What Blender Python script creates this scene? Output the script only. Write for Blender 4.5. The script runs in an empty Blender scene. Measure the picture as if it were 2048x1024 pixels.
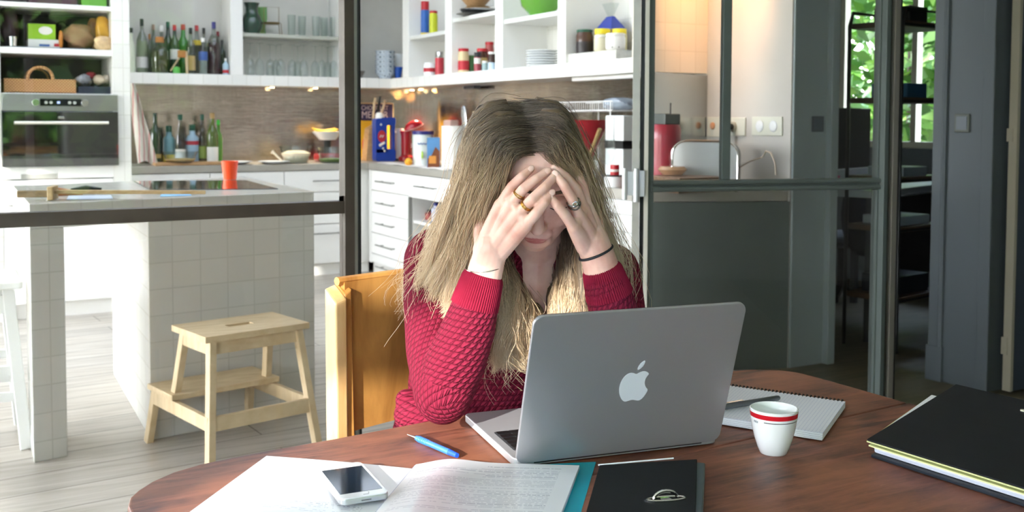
import bpy, bmesh, math, random
from math import sin, cos, pi, radians, sqrt, atan2, hypot
from mathutils import Vector, Matrix
SC = bpy.context.scene
COL = SC.collection
R_ = random.Random(7)

# ---------------------------------------------------------------- camera
FPX, CX, CY = 2062.28, 1024.0, 341.0
def _axes():
    y, p, r = radians(28.9838), radians(2.796), radians(.1988)
    F = Vector((sin(y)*cos(p), cos(y)*cos(p), -sin(p)))
    R = Vector((cos(y), -sin(y), 0)); U = R.cross(F)
    return R*cos(r)+U*sin(r), -R*sin(r)+U*cos(r), F
RT, UP, FW = _axes()
EYE = Vector((0, 0, 1.25))
cam_data = bpy.data.cameras.new('camera'); cam = bpy.data.objects.new('camera', cam_data); COL.objects.link(cam)
M = Matrix.Identity(4)
for i in range(3):
    M[i][0] = RT[i]; M[i][1] = UP[i]; M[i][2] = -FW[i]; M[i][3] = EYE[i]
cam.matrix_world = M
cam_data.sensor_width = 36; cam_data.sensor_fit = 'HORIZONTAL'; cam_data.lens = FPX*36/2048
cam_data.shift_y = -(512-CY)/2048
cam_data.clip_start = .05; cam_data.clip_end = 200
cam_data.dof.use_dof = True; cam_data.dof.focus_distance = 1.6; cam_data.dof.aperture_fstop = 9
SC.camera = cam
def ray(x, y): return RT*((x-CX)/FPX) - UP*((y-CY)/FPX) + FW
def pz(x, y, z): d = ray(x, y); return EYE + d*((z-1.25)/d.z)          # point of height z seen at a pixel
def py_(x, y, Y): d = ray(x, y); return EYE + d*(Y/d.y)                # point of a wall Y = const
def px_(x, y, X): d = ray(x, y); return EYE + d*(X/d.x)                # point of a wall X = const
def pd(x, y, d): return EYE + ray(x, y)*d                              # point at a depth

# ---------------------------------------------------------------- world, sun, exposure
w = bpy.data.worlds.new('sky'); SC.world = w; w.use_nodes = True
nt = w.node_tree; nt.nodes.clear()
wo = nt.nodes.new('ShaderNodeOutputWorld'); bg = nt.nodes.new('ShaderNodeBackground')
tc = nt.nodes.new('ShaderNodeTexCoord'); sx = nt.nodes.new('ShaderNodeSeparateXYZ'); cr = nt.nodes.new('ShaderNodeValToRGB')
nt.links.new(tc.outputs['Generated'], sx.inputs[0]); nt.links.new(sx.outputs['Z'], cr.inputs[0])
cr.color_ramp.elements[0].position = .0; cr.color_ramp.elements[0].color = (.16, .17, .12, 1)
cr.color_ramp.elements[1].position = .06; cr.color_ramp.elements[1].color = (.95, .97, 1, 1)
e = cr.color_ramp.elements.new(.7); e.color = (.5, .64, .9, 1)
nt.links.new(cr.outputs[0], bg.inputs[0]); bg.inputs[1].default_value = 5.8; nt.links.new(bg.outputs[0], wo.inputs[0])

SUN = Vector((.79, .533, -.309)).normalized()                          # the way the sunlight travels
sd = bpy.data.lights.new('sun', 'SUN'); sd.energy = 3.1; sd.angle = radians(.6); sd.color = (1, .965, .91)
so = bpy.data.objects.new('sun', sd); COL.objects.link(so)
so.rotation_euler = SUN.to_track_quat('-Z', 'Y').to_euler(); so.location = (-6, -4, 6)

def portal(name, c, n, sx_, sy_):
    """a sky portal that fills one window opening"""
    l = bpy.data.lights.new(name, 'AREA'); l.shape = 'RECTANGLE'; l.size = sx_; l.size_y = sy_; l.cycles.is_portal = True
    o = bpy.data.objects.new(name, l); COL.objects.link(o); o.location = c
    n = Vector(n); zz = -n; yy = Vector((0, 0, 1)); xx = yy.cross(zz); m = Matrix((xx, yy, zz)).transposed(); o.rotation_euler = m.to_euler()
portal('daylight_kitchen', (-1.6, 5.7, 1.48), (1, 0, 0), 5.0, 2.8)
portal('daylight_dining', (.7, -1.3, 1.48), (0, 1, 0), 1.6, 2.0)
portal('daylight_sun_slot', (-3.6, -1.3, 2.57), (0, 1, 0), 1.4, .76)
portal('daylight_office', (6.4, 5.6, 1.7), (-1, 0, 0), 2.4, 1.5)
portal('daylight_side', (-4.8, .75, 1.5), (1, 0, 0), 3.9, 2.2)

SC.view_settings.view_transform = 'Standard'; SC.view_settings.look = 'None'; SC.view_settings.gamma = 1
SC.view_settings.use_curve_mapping = False; SC.view_settings.exposure = 2.1
cy = SC.cycles
cy.use_denoising = True; cy.max_bounces = 9; cy.diffuse_bounces = 5; cy.glossy_bounces = 4; cy.transmission_bounces = 6
cy.transparent_max_bounces = 14; cy.caustics_reflective = False; cy.caustics_refractive = False; cy.sample_clamp_indirect = 6

# ---------------------------------------------------------------- materials
def lin(c):
    if isinstance(c, str): c = tuple(int(c[i:i+2], 16) for i in (0, 2, 4))
    return tuple(((v/255)/12.92 if v/255 <= .04045 else ((v/255+.055)/1.055)**2.4) for v in c)+(1,)
MATS = {}
def node(nt, t, **k):
    n = nt.nodes.new('ShaderNode'+t)
    for a, b in k.items():
        if a.startswith('i_'): n.inputs[a[2:].replace('_', ' ')].default_value = b
        else: setattr(n, a, b)
    return n
def mat(name, col='cccccc', rough=.5, metal=0, var=.06, scale=6, bump=0, bscale=60, trans=0, coat=0, emit=None, estr=1, sss=0, alpha=1, stretch=(1, 1, 1), sheen=0, ior=1.45, aniso=0):
    if name in MATS: return MATS[name]
    m = bpy.data.materials.new(name); m.use_nodes = True; nt = m.node_tree; b = nt.nodes['Principled BSDF']
    c = lin(col); b.inputs['Base Color'].default_value = c
    b.inputs['Roughness'].default_value = rough; b.inputs['Metallic'].default_value = metal; b.inputs['IOR'].default_value = ior
    b.inputs['Transmission Weight'].default_value = trans; b.inputs['Coat Weight'].default_value = coat; b.inputs['Coat Roughness'].default_value = .05
    b.inputs['Alpha'].default_value = alpha; b.inputs['Sheen Weight'].default_value = sheen
    if aniso: b.inputs['Anisotropic'].default_value = aniso
    if sss: b.inputs['Subsurface Weight'].default_value = sss; b.inputs['Subsurface Radius'].default_value = (.012, .005, .003); b.inputs['Subsurface Scale'].default_value = 1
    if emit: b.inputs['Emission Color'].default_value = lin(emit); b.inputs['Emission Strength'].default_value = estr
    tcn = node(nt, 'TexCoord'); mp = node(nt, 'Mapping'); mp.inputs['Scale'].default_value = stretch; nt.links.new(tcn.outputs['Object'], mp.inputs[0])
    if var:
        n = node(nt, 'TexNoise', i_Scale=scale, i_Detail=3.0); nt.links.new(mp.outputs[0], n.inputs['Vector'])
        mx = node(nt, 'Mix', data_type='RGBA'); mx.inputs['A'].default_value = tuple(v*(1-var*1.6) for v in c[:3])+(1,); mx.inputs['B'].default_value = tuple(min(1, v*(1+var)) for v in c[:3])+(1,)
        nt.links.new(n.outputs['Fac'], mx.inputs['Factor']); nt.links.new(mx.outputs['Result'], b.inputs['Base Color'])
    if bump:
        n2 = node(nt, 'TexNoise', i_Scale=bscale, i_Detail=4.0); nt.links.new(mp.outputs[0], n2.inputs['Vector'])
        bp = node(nt, 'Bump', i_Strength=bump, i_Distance=.002); nt.links.new(n2.outputs['Fac'], bp.inputs['Height']); nt.links.new(bp.outputs[0], b.inputs['Normal'])
    MATS[name] = m; return m
def bsdf(m): return m.node_tree.nodes['Principled BSDF']

def mapped(nt, loc=(0, 0, 0), rot=(0, 0, 0), scale=(1, 1, 1), out='Object'):
    t = node(nt, 'TexCoord'); m = node(nt, 'Mapping'); m.inputs['Location'].default_value = loc; m.inputs['Rotation'].default_value = rot; m.inputs['Scale'].default_value = scale
    nt.links.new(t.outputs[out], m.inputs[0]); return m.outputs[0]
def ramp(nt, fac, stops):
    r = node(nt, 'ValToRGB'); el = r.color_ramp.elements
    el[0].position, el[0].color = stops[0][0], lin(stops[0][1]); el[1].position, el[1].color = stops[-1][0], lin(stops[-1][1])
    for p, c in stops[1:-1]: x = el.new(p); x.color = lin(c)
    nt.links.new(fac, r.inputs[0]); return r.outputs[0]
def mixc(nt, f, a, b, mode='MIX'):
    m = node(nt, 'Mix', data_type='RGBA', blend_type=mode)
    for s, v in (('Factor', f), ('A', a), ('B', b)):
        if isinstance(v, (int, float)): m.inputs[s].default_value = v
        elif isinstance(v, (tuple, str)): m.inputs[s].default_value = lin(v) if isinstance(v, str) else v
        else: nt.links.new(v, m.inputs[s])
    return m.outputs['Result']

def tile_mat(name, col, grout, tw, th, axis, off=(0, 0), rough=.22, mortar=.003):
    """square tiles: brick texture on the plane that faces `axis`; 'box' picks the plane by the face normal"""
    m = bpy.data.materials.new(name); m.use_nodes = True; nt = m.node_tree; b = nt.nodes['Principled BSDF']
    geo = node(nt, 'NewGeometry'); sp = node(nt, 'SeparateXYZ'); nt.links.new(geo.outputs['Position'], sp.inputs[0])
    sn = node(nt, 'SeparateXYZ'); nt.links.new(geo.outputs['True Normal'], sn.inputs[0])
    def ab(o): a = node(nt, 'Math', operation='ABSOLUTE'); nt.links.new(o, a.inputs[0]); g = node(nt, 'Math', operation='GREATER_THAN'); g.inputs[1].default_value = .6; nt.links.new(a.outputs[0], g.inputs[0]); return g.outputs[0]
    nx, nz = ab(sn.outputs['X']), ab(sn.outputs['Z'])
    u = node(nt, 'Mix', data_type='FLOAT'); nt.links.new(nx, u.inputs['Factor']); nt.links.new(sp.outputs['X'], u.inputs['A']); nt.links.new(sp.outputs['Y'], u.inputs['B'])
    v = node(nt, 'Mix', data_type='FLOAT'); nt.links.new(nz, v.inputs['Factor']); nt.links.new(sp.outputs['Z'], v.inputs['A']); nt.links.new(sp.outputs['Y'], v.inputs['B'])
    cb = node(nt, 'CombineXYZ'); nt.links.new(u.outputs['Result'], cb.inputs[0]); nt.links.new(v.outputs['Result'], cb.inputs[1])
    mp = node(nt, 'Mapping'); mp.inputs['Location'].default_value = (off[0], off[1], 0); nt.links.new(cb.outputs[0], mp.inputs[0])
    br = node(nt, 'TexBrick', offset=0.0, squash=1.0); br.inputs['Scale'].default_value = 1; br.inputs['Brick Width'].default_value = tw; br.inputs['Row Height'].default_value = th
    br.inputs['Mortar Size'].default_value = mortar; br.inputs['Mortar Smooth'].default_value = .3; br.inputs['Bias'].default_value = 0
    c = lin(col); br.inputs['Color1'].default_value = c; br.inputs['Color2'].default_value = tuple(v*.93 for v in c[:3])+(1,); br.inputs['Mortar'].default_value = lin(grout)
    nt.links.new(mp.outputs[0], br.inputs['Vector']); nt.links.new(br.outputs['Color'], b.inputs['Base Color'])
    b.inputs['Roughness'].default_value = rough
    inv = node(nt, 'Math', operation='SUBTRACT'); inv.inputs[0].default_value = 1; nt.links.new(br.outputs['Fac'], inv.inputs[1])
    bp = node(nt, 'Bump', i_Strength=.25, i_Distance=.001); nt.links.new(inv.outputs[0], bp.inputs['Height']); nt.links.new(bp.outputs[0], b.inputs['Normal'])
    MATS[name] = m; return m

def wood_mat(name, dark, light, grain=(1.5, 22, 22), rough=.45, rot=0, scale=3, bump=.15, coat=0):
    if name in MATS: return MATS[name]
    m = bpy.data.materials.new(name); m.use_nodes = True; nt = m.node_tree; b = nt.nodes['Principled BSDF']
    v = mapped(nt, rot=(0, 0, rot), scale=grain)
    n = node(nt, 'TexNoise', i_Scale=scale, i_Detail=6.0, i_Roughness=.6, i_Distortion=.6); nt.links.new(v, n.inputs['Vector'])
    c = ramp(nt, n.outputs['Fac'], [(.3, dark), (.7, light)]); nt.links.new(c, b.inputs['Base Color'])
    b.inputs['Roughness'].default_value = rough; b.inputs['Coat Weight'].default_value = coat
    bp = node(nt, 'Bump', i_Strength=bump, i_Distance=.001); nt.links.new(n.outputs['Fac'], bp.inputs['Height']); nt.links.new(bp.outputs[0], b.inputs['Normal'])
    MATS[name] = m; return m

def glass_mat(name, tint=(1, 1, 1), refl=1.0, rough=.0):
    """thin pane: lets light straight through, mirrors by Fresnel"""
    if name in MATS: return MATS[name]
    m = bpy.data.materials.new(name); m.use_nodes = True; nt = m.node_tree; nt.nodes.clear()
    o = node(nt, 'OutputMaterial'); t = node(nt, 'BsdfTransparent'); g = node(nt, 'BsdfGlossy'); g.inputs['Roughness'].default_value = rough
    t.inputs[0].default_value = tuple(tint)+(1,); fr = node(nt, 'Fresnel'); fr.inputs[0].default_value = 1.45
    ge = node(nt, 'NewGeometry'); ib = node(nt, 'Math', operation='SUBTRACT'); ib.inputs[0].default_value = 1; nt.links.new(ge.outputs['Backfacing'], ib.inputs[1])
    mu = node(nt, 'Math', operation='MULTIPLY'); nt.links.new(fr.outputs[0], mu.inputs[0]); nt.links.new(ib.outputs[0], mu.inputs[1])
    m2 = node(nt, 'Math', operation='MULTIPLY'); m2.inputs[1].default_value = refl; nt.links.new(mu.outputs[0], m2.inputs[0]); mu = m2
    mx = node(nt, 'MixShader'); nt.links.new(mu.outputs[0], mx.inputs[0]); nt.links.new(t.outputs[0], mx.inputs[1]); nt.links.new(g.outputs[0], mx.inputs[2]); nt.links.new(mx.outputs[0], o.inputs[0])
    MATS[name] = m; return m

# ---------------------------------------------------------------- mesh builder
def wmat(o):
    m = o.matrix_basis.copy()
    while o.parent: o = o.parent; m = o.matrix_basis @ m
    return m
class MB:
    def __init__(s): s.v = []; s.f = []; s.mi = []; s.cur = 0
    def add(s, vs, fs):
        k = len(s.v); s.v += [tuple(p) for p in vs]; s.f += [tuple(i+k for i in f) for f in fs]; s.mi += [s.cur]*len(fs); return s
    def hexa(s, b, t):
        """b, t: four bottom and four top corners, anticlockwise"""
        return s.add(list(b)+list(t), [(3, 2, 1, 0), (4, 5, 6, 7), (0, 1, 5, 4), (1, 2, 6, 5), (2, 3, 7, 6), (3, 0, 4, 7)])
    def box(s, x0, x1, y0, y1, z0, z1):
        if x0 > x1: x0, x1 = x1, x0
        if y0 > y1: y0, y1 = y1, y0
        return s.hexa([(x0, y0, z0), (x1, y0, z0), (x1, y1, z0), (x0, y1, z0)], [(x0, y0, z1), (x1, y0, z1), (x1, y1, z1), (x0, y1, z1)])
    def beam(s, a, b, wd, ht, up=(0, 0, 1)):
        """a straight bar from a to b, wd wide, ht high"""
        a, b = Vector(a), Vector(b); d = (b-a).normalized(); u = Vector(up); r = d.cross(u).normalized(); u = r.cross(d)
        q = [(-wd/2, -ht/2), (wd/2, -ht/2), (wd/2, ht/2), (-wd/2, ht/2)]
        A = [a+r*x+u*z for x, z in q]; B = [b+r*x+u*z for x, z in q]
        return s.add(A+B, [(0, 1, 2, 3), (7, 6, 5, 4), (0, 4, 5, 1), (1, 5, 6, 2), (2, 6, 7, 3), (3, 7, 4, 0)])
    def tube(s, pts, rad, n=10, caps=True, closed=False, flat=1):
        pts = [Vector(p) for p in pts]; N = len(pts)
        if not hasattr(rad, '__len__'): rad = [rad]*N
        t0 = (pts[1]-pts[0]).normalized(); ref = Vector((0, 0, 1)) if abs(t0.z) < .9 else Vector((1, 0, 0))
        u = (ref-t0*ref.dot(t0)).normalized(); vs = []
        for i, p in enumerate(pts):
            if closed: t = pts[(i+1) % N]-pts[i-1]
            else: t = pts[min(i+1, N-1)]-pts[max(i-1, 0)]
            t = t.normalized() if t.length > 1e-9 else t0
            u = (u-t*u.dot(t)).normalized(); w_ = t.cross(u)
            for k in range(n): a = 2*pi*k/n; vs.append(p+(u*cos(a)*flat+w_*sin(a))*rad[i])
        fs = []
        for i in range(N if closed else N-1):
            j = (i+1) % N
            for k in range(n): fs.append((i*n+k, i*n+(k+1) % n, j*n+(k+1) % n, j*n+k))
        if caps and not closed: fs.append(tuple(range(n-1, -1, -1))); fs.append(tuple((N-1)*n+k for k in range(n)))
        return s.add(vs, fs)
    def cyl(s, a, b, r0, r1=None, n=16): return s.tube([a, b], [r0, r0 if r1 is None else r1], n)
    def lathe(s, prof, c=(0, 0, 0), n=24, sx=1, sy=1):
        """prof: (radius, height) pairs from bottom to top; closed where the radius is 0"""
        vs = []; fs = []; rows = []
        for r, z in prof:
            if r < 1e-6: rows.append([len(vs)]); vs.append((c[0], c[1], c[2]+z))
            else:
                rows.append(list(range(len(vs), len(vs)+n)))
                for k in range(n): a = 2*pi*k/n; vs.append((c[0]+r*cos(a)*sx, c[1]+r*sin(a)*sy, c[2]+z))
        for a, b in zip(rows, rows[1:]):
            for k in range(n):
                q = (k+1) % n
                if len(a) == 1 and len(b) == 1: continue
                if len(a) == 1: fs.append((a[0], b[q], b[k])) 
                elif len(b) == 1: fs.append((a[k], a[q], b[0]))
                else: fs.append((a[k], a[q], b[q], b[k]))
        return s.add(vs, fs)
    def prism(s, poly, z0, z1):
        n = len(poly); vs = [(x, y, z0) for x, y in poly]+[(x, y, z1) for x, y in poly]
        return s.add(vs, [tuple(range(n-1, -1, -1)), tuple(range(n, 2*n))]+[(i, (i+1) % n, n+(i+1) % n, n+i) for i in range(n)])
    def ell(s, c, r, n=16, m=10):
        if not hasattr(r, '__len__'): r = (r, r, r)
        vs = [(c[0], c[1], c[2]-r[2])]; fs = []
        for i in range(1, m):
            a = pi*i/m
            for k in range(n): b = 2*pi*k/n; vs.append((c[0]+r[0]*sin(a)*cos(b), c[1]+r[1]*sin(a)*sin(b), c[2]-r[2]*cos(a)))
        vs.append((c[0], c[1], c[2]+r[2])); T = len(vs)-1
        for k in range(n): fs.append((0, 1+(k+1) % n, 1+k)); fs.append((T, T-n+k, T-n+(k+1) % n))
        for i in range(m-2):
            for k in range(n): a = 1+i*n+k; b = 1+i*n+(k+1) % n; fs.append((a, b, b+n, a+n))
        return s.add(vs, fs)
    def grid(s, fn, nu, nv, thick=0):
        """surface fn(u, v) -> point; closed into a slab when thick is given"""
        P = [[Vector(fn(i/nu, j/nv)) for j in range(nv+1)] for i in range(nu+1)]
        vs = [p for r in P for p in r]; W = nv+1
        fs = [(i*W+j, (i+1)*W+j, (i+1)*W+j+1, i*W+j+1) for i in range(nu) for j in range(nv)]
        if thick:
            K = len(vs); nr = []
            for i in range(nu+1):
                for j in range(nv+1):
                    a = P[min(i+1, nu)][j]-P[max(i-1, 0)][j]; b = P[i][min(j+1, nv)]-P[i][max(j-1, 0)]; nn = a.cross(b); nr.append(nn.normalized() if nn.length > 1e-12 else Vector((0, 0, 1)))
            vs = vs+[p-q*thick for p, q in zip(vs, nr)]
            fs += [tuple(K+i for i in reversed(f)) for f in fs[:nu*nv]]
            ed = [(i*W, (i+1)*W) for i in range(nu)]+[(nu*W+j, nu*W+j+1) for j in range(nv)]+[((i+1)*W+nv, i*W+nv) for i in range(nu)]+[(j+1, j) for j in range(nv)]
            fs += [(b, a, a+K, b+K) for a, b in ed]
        return s.add(vs, fs)
    def move(s, fn, k0=0): s.v = s.v[:k0]+[tuple(fn(Vector(p))) for p in s.v[k0:]]; return s
    def build(s, name, m, parent=None, local=False, smooth=False, bev=0, seg=2, sub=0, ang=40):
        me = bpy.data.meshes.new(name); v = s.v
        if parent is not None and not local: iv = wmat(parent).inverted(); v = [tuple(iv @ Vector(p)) for p in v]
        me.from_pydata(v, [], s.f); ms = m if isinstance(m, (list, tuple)) else [m]
        for x in ms: me.materials.append(x)
        if len(ms) > 1: me.polygons.foreach_set('material_index', s.mi)
        me.validate(); me.update()
        o = bpy.data.objects.new(name, me); COL.objects.link(o)
        if parent is not None: o.parent = parent
        if smooth: me.polygons.foreach_set('use_smooth', [True]*len(me.polygons)); me.set_sharp_from_angle(angle=radians(ang))
        if bev: b = o.modifiers.new('bevel', 'BEVEL'); b.width = bev; b.segments = seg; b.limit_method = 'ANGLE'; b.angle_limit = radians(40); b.harden_normals = False
        if sub: b = o.modifiers.new('sub', 'SUBSURF'); b.levels = b.render_levels = sub
        return o
def tag(o, label=None, cat=None, group=None, kind=None):
    for k, v in (('label', label), ('category', cat), ('group', group), ('kind', kind)):
        if v: o[k] = v
    return o
def thing(name, label, cat, loc=(0, 0, 0), rz=0, group=None):
    o = bpy.data.objects.new(name, None); COL.objects.link(o); o.location = loc; o.rotation_euler = (0, 0, rz); o.empty_display_size = .05
    return tag(o, label, cat, group)
def struct(name, mb, m, **k): return tag(mb.build(name, m, **k), kind='structure')
def copy_tree(o, parent=None):
    c = o.copy(); COL.objects.link(c)
    if parent: c.parent = parent
    for ch in list(o.children): copy_tree(ch, c)
    return c
def text_mesh(name, s, size, m, parent, loc, rot, depth=.0006, align='CENTER', font_scale=(1, 1)):
    cu = bpy.data.curves.new(name, 'FONT'); cu.body = s; cu.size = size; cu.extrude = depth; cu.align_x = align; cu.align_y = 'CENTER'; cu.resolution_u = 3
    t = bpy.data.objects.new(name, cu); COL.objects.link(t)
    dg = bpy.context.evaluated_depsgraph_get(); me = bpy.data.meshes.new_from_object(t.evaluated_get(dg)); bpy.data.objects.remove(t)
    for v in me.vertices: v.co.x *= font_scale[0]; v.co.y *= font_scale[1]
    o = bpy.data.objects.new(name, me); COL.objects.link(o); me.materials.clear(); me.materials.append(m)
    o.parent = parent; o.location = loc; o.rotation_euler = rot; return o

# ================================================================ the setting
def floor_material():
    m = bpy.data.materials.new('floor_boards'); m.use_nodes = True; nt = m.node_tree; b = nt.nodes['Principled BSDF']
    v = mapped(nt, rot=(0, 0, radians(-5.2)), loc=(0, .045, 0))
    br = node(nt, 'TexBrick', offset=.37, squash=1.0); nt.links.new(v, br.inputs['Vector'])
    br.inputs['Scale'].default_value = 1; br.inputs['Brick Width'].default_value = 2.3; br.inputs['Row Height'].default_value = .197
    br.inputs['Mortar Size'].default_value = .0035; br.inputs['Mortar Smooth'].default_value = .4
    br.inputs['Color1'].default_value = (.8, .8, .8, 1); br.inputs['Color2'].default_value = (1, 1, 1, 1); br.inputs['Mortar'].default_value = (.22, .19, .16, 1)
    v2 = mapped(nt, rot=(0, 0, radians(-5.2)), scale=(1.2, 14, 1)); n = node(nt, 'TexNoise', i_Scale=2.2, i_Detail=6.0, i_Distortion=.7); nt.links.new(v2, n.inputs['Vector'])
    c = ramp(nt, n.outputs['Fac'], [(.25, 'a09789'), (.5, 'bab2a6'), (.75, 'ccc6bc')])
    c = mixc(nt, 1.0, c, br.outputs['Color'], 'MULTIPLY'); nt.links.new(c, b.inputs['Base Color'])
    b.inputs['Roughness'].default_value = .38
    bp = node(nt, 'Bump', i_Strength=.25, i_Distance=.002); nt.links.new(br.outputs['Color'], bp.inputs['Height']); nt.links.new(bp.outputs[0], b.inputs['Normal'])
    return m
FLOOR = floor_material(); FLOOR2 = wood_mat('shade_toned_hall_boards', '4a4434', '6a624c', grain=(1, 12, 1), rough=.45, rot=radians(-5), scale=2)  # hall boards darkened in colour to stand in for dim light
PLASTER = mat('white_plaster', 'c9c5bd', .75, var=.03, bump=.1, bscale=30)
WHITE = mat('white_lacquer', 'f0efeb', .35, var=.015)
GREYWALL = mat('grey_blue_paint', '596064', .55, var=.03, bump=.08)
DARKSTEEL = mat('aged_dark_steel', '4c443c', .5, .35, var=.25, scale=12, bump=.2)
GREENSTEEL = mat('painted_green_grey_steel', '59625f', .4, .2, var=.12, scale=10)
PALESTEEL = mat('pale_worn_steel', 'a8a79f', .45, .3, var=.15, scale=14)
BLACKSTEEL = mat('black_steel', '1d1e1e', .4, .3, var=.05)
PANE = glass_mat('window_glass', (.98, .98, .98), 1.1)
TILE = tile_mat('white_tiles', 'f2f1ec', 'dcdad2', .112, .103, 'box', off=(.0, .03))
TILE_ISL = tile_mat('island_tiles', 'c2c0b8', 'b3b0a7', .112, .103, 'box', off=(.0, .03))
TILE_BIG = tile_mat('white_wall_tiles', 'e6e4de', 'cfccc4', .15, .15, 'box', off=(.02, .075), rough=.25, mortar=.0025)

b = MB().box(-4.8, 3.30, -1.4, 9, -.06, 0).box(3.30, 3.9, 3.9, 9, -.06, 0); struct('floor', b, FLOOR)
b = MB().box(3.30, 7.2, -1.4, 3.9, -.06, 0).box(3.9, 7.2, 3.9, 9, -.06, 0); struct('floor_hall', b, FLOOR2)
SKL = (.2, 2.9, 4.6, 7.4)
b = MB().box(-4.8, SKL[0], -1.4, 9, 3.0, 3.06).box(SKL[1], 7.2, -1.4, 9, 3.0, 3.06).box(SKL[0], SKL[1], -1.4, SKL[2], 3.0, 3.06).box(SKL[0], SKL[1], SKL[3], 9, 3.0, 3.06); struct('ceiling', b, mat('ceiling_paint', 'ecebe6', .8, var=.01))
def frosted():
    m = bpy.data.materials.new('added_skylight_glass'); m.use_nodes = True; nt = m.node_tree; nt.nodes.clear()
    o = node(nt, 'OutputMaterial'); t = node(nt, 'BsdfTranslucent'); t.inputs[0].default_value = (.43, .42, .40, 1); nt.links.new(t.outputs[0], o.inputs[0]); return m
struct('added_skylight', MB().box(SKL[0], SKL[1], SKL[2], SKL[3], 3.058, 3.06), frosted())  # skylight added out of view to brighten the kitchen
struct('added_eaves_side', MB().box(-6.8, -4.8, -2.0, 3.4, 2.70, 2.76), mat('added_eaves_paint', 'd8d8d4', .6))  # unseen overhang added to shield the side window from direct sun
struct('added_eaves_kitchen', MB().box(-2.6, -1.6, 2.6, 8.7, 2.80, 2.86), mat('added_eaves_paint', 'd8d8d4', .6))  # added overhang, out of view, stops sun entering high on the kitchen window
YB, XR = 8.51, 3.73
struct('wall_back', MB().box(-1.6, 4.0, YB, YB+.1, 0, 3), PLASTER)
struct('wall_right', MB().prism([(XR, 3.85), (4.0, 3.85), (4.0, 8.61), (XR, 8.61)], 0, 3), [PLASTER])
struct('trim_1', MB().box(3.735, 4.006, 3.835, 3.849, 0, 3).box(3.96, 4.012, 3.80, 3.849, 0, 3), mat('light_grey_green_paint', '98a3a2', .5, var=.03), bev=.004)
# kitchen window wall on the left
def window_wall(name, axis, pos, a0, a1, th, holes, m, z1=3.0):
    """wall across `axis` at pos, between a0 and a1 on the other axis; holes: (a, b, z0, z1)"""
    mb = MB(); xs = sorted({a0, a1} | {h[0] for h in holes} | {h[1] for h in holes})
    for p, q in zip(xs, xs[1:]):
        hs = [h for h in holes if h[0] <= p+1e-6 and h[1] >= q-1e-6]; zz = [0]
        for h in sorted(hs, key=lambda h: h[2]): zz += [h[2], h[3]]
        zz.append(z1)
        for i in range(0, len(zz), 2):
            if zz[i+1]-zz[i] > 1e-4:
                if axis == 'x': mb.box(pos, pos+th, p, q, zz[i], zz[i+1])
                else: mb.box(p, q, pos, pos+th, zz[i], zz[i+1])
    return struct(name, mb, m)
WFRAME = mat('white_window_frame', 'e8e8e4', .4, var=.02)
def window(name, axis, pos, a0, a1, z0, z1, nm, fw=.045, m=None, rails=()):
    """frame with nm panes; a window is part of the room"""
    fr = MB(); gl = MB()
    def bx(B, p, q, u, v, t): B.box(pos-t, pos+t, p, q, u, v) if axis == 'x' else B.box(p, q, pos-t, pos+t, u, v)
    bx(fr, a0, a1, z0, z0+fw, .03); bx(fr, a0, a1, z1-fw, z1, .03)
    for i in range(nm+1):
        c = a0+(a1-a0)*i/nm; p, q = (a0, a0+fw) if i == 0 else (a1-fw, a1) if i == nm else (c-fw/2, c+fw/2); bx(fr, p, q, z0+fw, z1-fw, .03)
    for z in rails: bx(fr, a0, a1, z-fw/2, z+fw/2, .025)
    o = struct(name, fr, m or WFRAME, bev=.003); bx(gl, a0+fw/2, a1-fw/2, z0+fw/2, z1-fw/2, .002); gl.build('pane', PANE, o); return o
window_wall('wall_left', 'x', -1.6, 2.86, 8.61, .1, [(3.15, 8.2, .06, 2.9)], PLASTER)
window('window_1', 'x', -1.55, 3.15, 8.2, .06, 2.9, 4)
window_wall('wall_front', 'y', -1.3, -4.7, 4.7, .1, [(-4.3, -3.76, 2.68, 2.94), (-4.3, -2.93, 2.204, 2.575), (-2.6, 1.5, .45, 2.5)], PLASTER)  # the two high slots are placed so the sunbeam lands on table and chair
window('window_2', 'y', -1.25, -2.6, 1.5, .45, 2.5, 4)
def sheer():
    m = bpy.data.materials.new('sheer_curtain'); m.use_nodes = True; nt = m.node_tree; nt.nodes.clear()
    o = node(nt, 'OutputMaterial'); t = node(nt, 'BsdfTranslucent'); t.inputs[0].default_value = (.86, .93, 1.0, 1); d_ = node(nt, 'BsdfDiffuse'); d_.inputs[0].default_value = (.8, .8, .8, 1); mx = node(nt, 'MixShader'); mx.inputs[0].default_value = .12
    nt.links.new(t.outputs[0], mx.inputs[1]); nt.links.new(d_.outputs[0], mx.inputs[2]); nt.links.new(mx.outputs[0], o.inputs[0]); return m
cu = MB().grid(lambda u, v: (-2.7+2.65*u, -1.16+.02*sin(u*95), .03+2.52*v), 200, 2, .002); tag(cu.build('curtain', sheer(), smooth=True), 'sheer white curtain drawn over the left half of the window behind the camera', 'curtain')
tag(MB().cyl((-2.8, -1.16, 2.56), (1.6, -1.16, 2.56), .012, n=10).cyl((-2.7, -1.2, 2.56), (-2.7, -1.16, 2.56), .01, n=8).cyl((1.5, -1.2, 2.56), (1.5, -1.16, 2.56), .01, n=8).build('curtain_rail', BLACKSTEEL, smooth=True), 'black rail above the window behind the camera', 'rail')
struct('trim_2', MB().box(-3.80, -3.66, -1.258, -1.242, 2.204, 2.575), WFRAME)
struct('sun_slot_panes', MB().box(-4.3, -2.93, -1.252, -1.248, 2.204, 2.575).box(-4.3, -3.76, -1.252, -1.248, 2.68, 2.94), PANE)  # high openings invented behind the camera to shape the sun patches
window_wall('wall_far_left', 'x', -4.8, -1.3, 2.96, .1, [(-1.2, 2.7, .4, 2.6)], PLASTER)
window('window_4', 'x', -4.75, -1.2, 2.7, .4, 2.6, 3)
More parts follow.
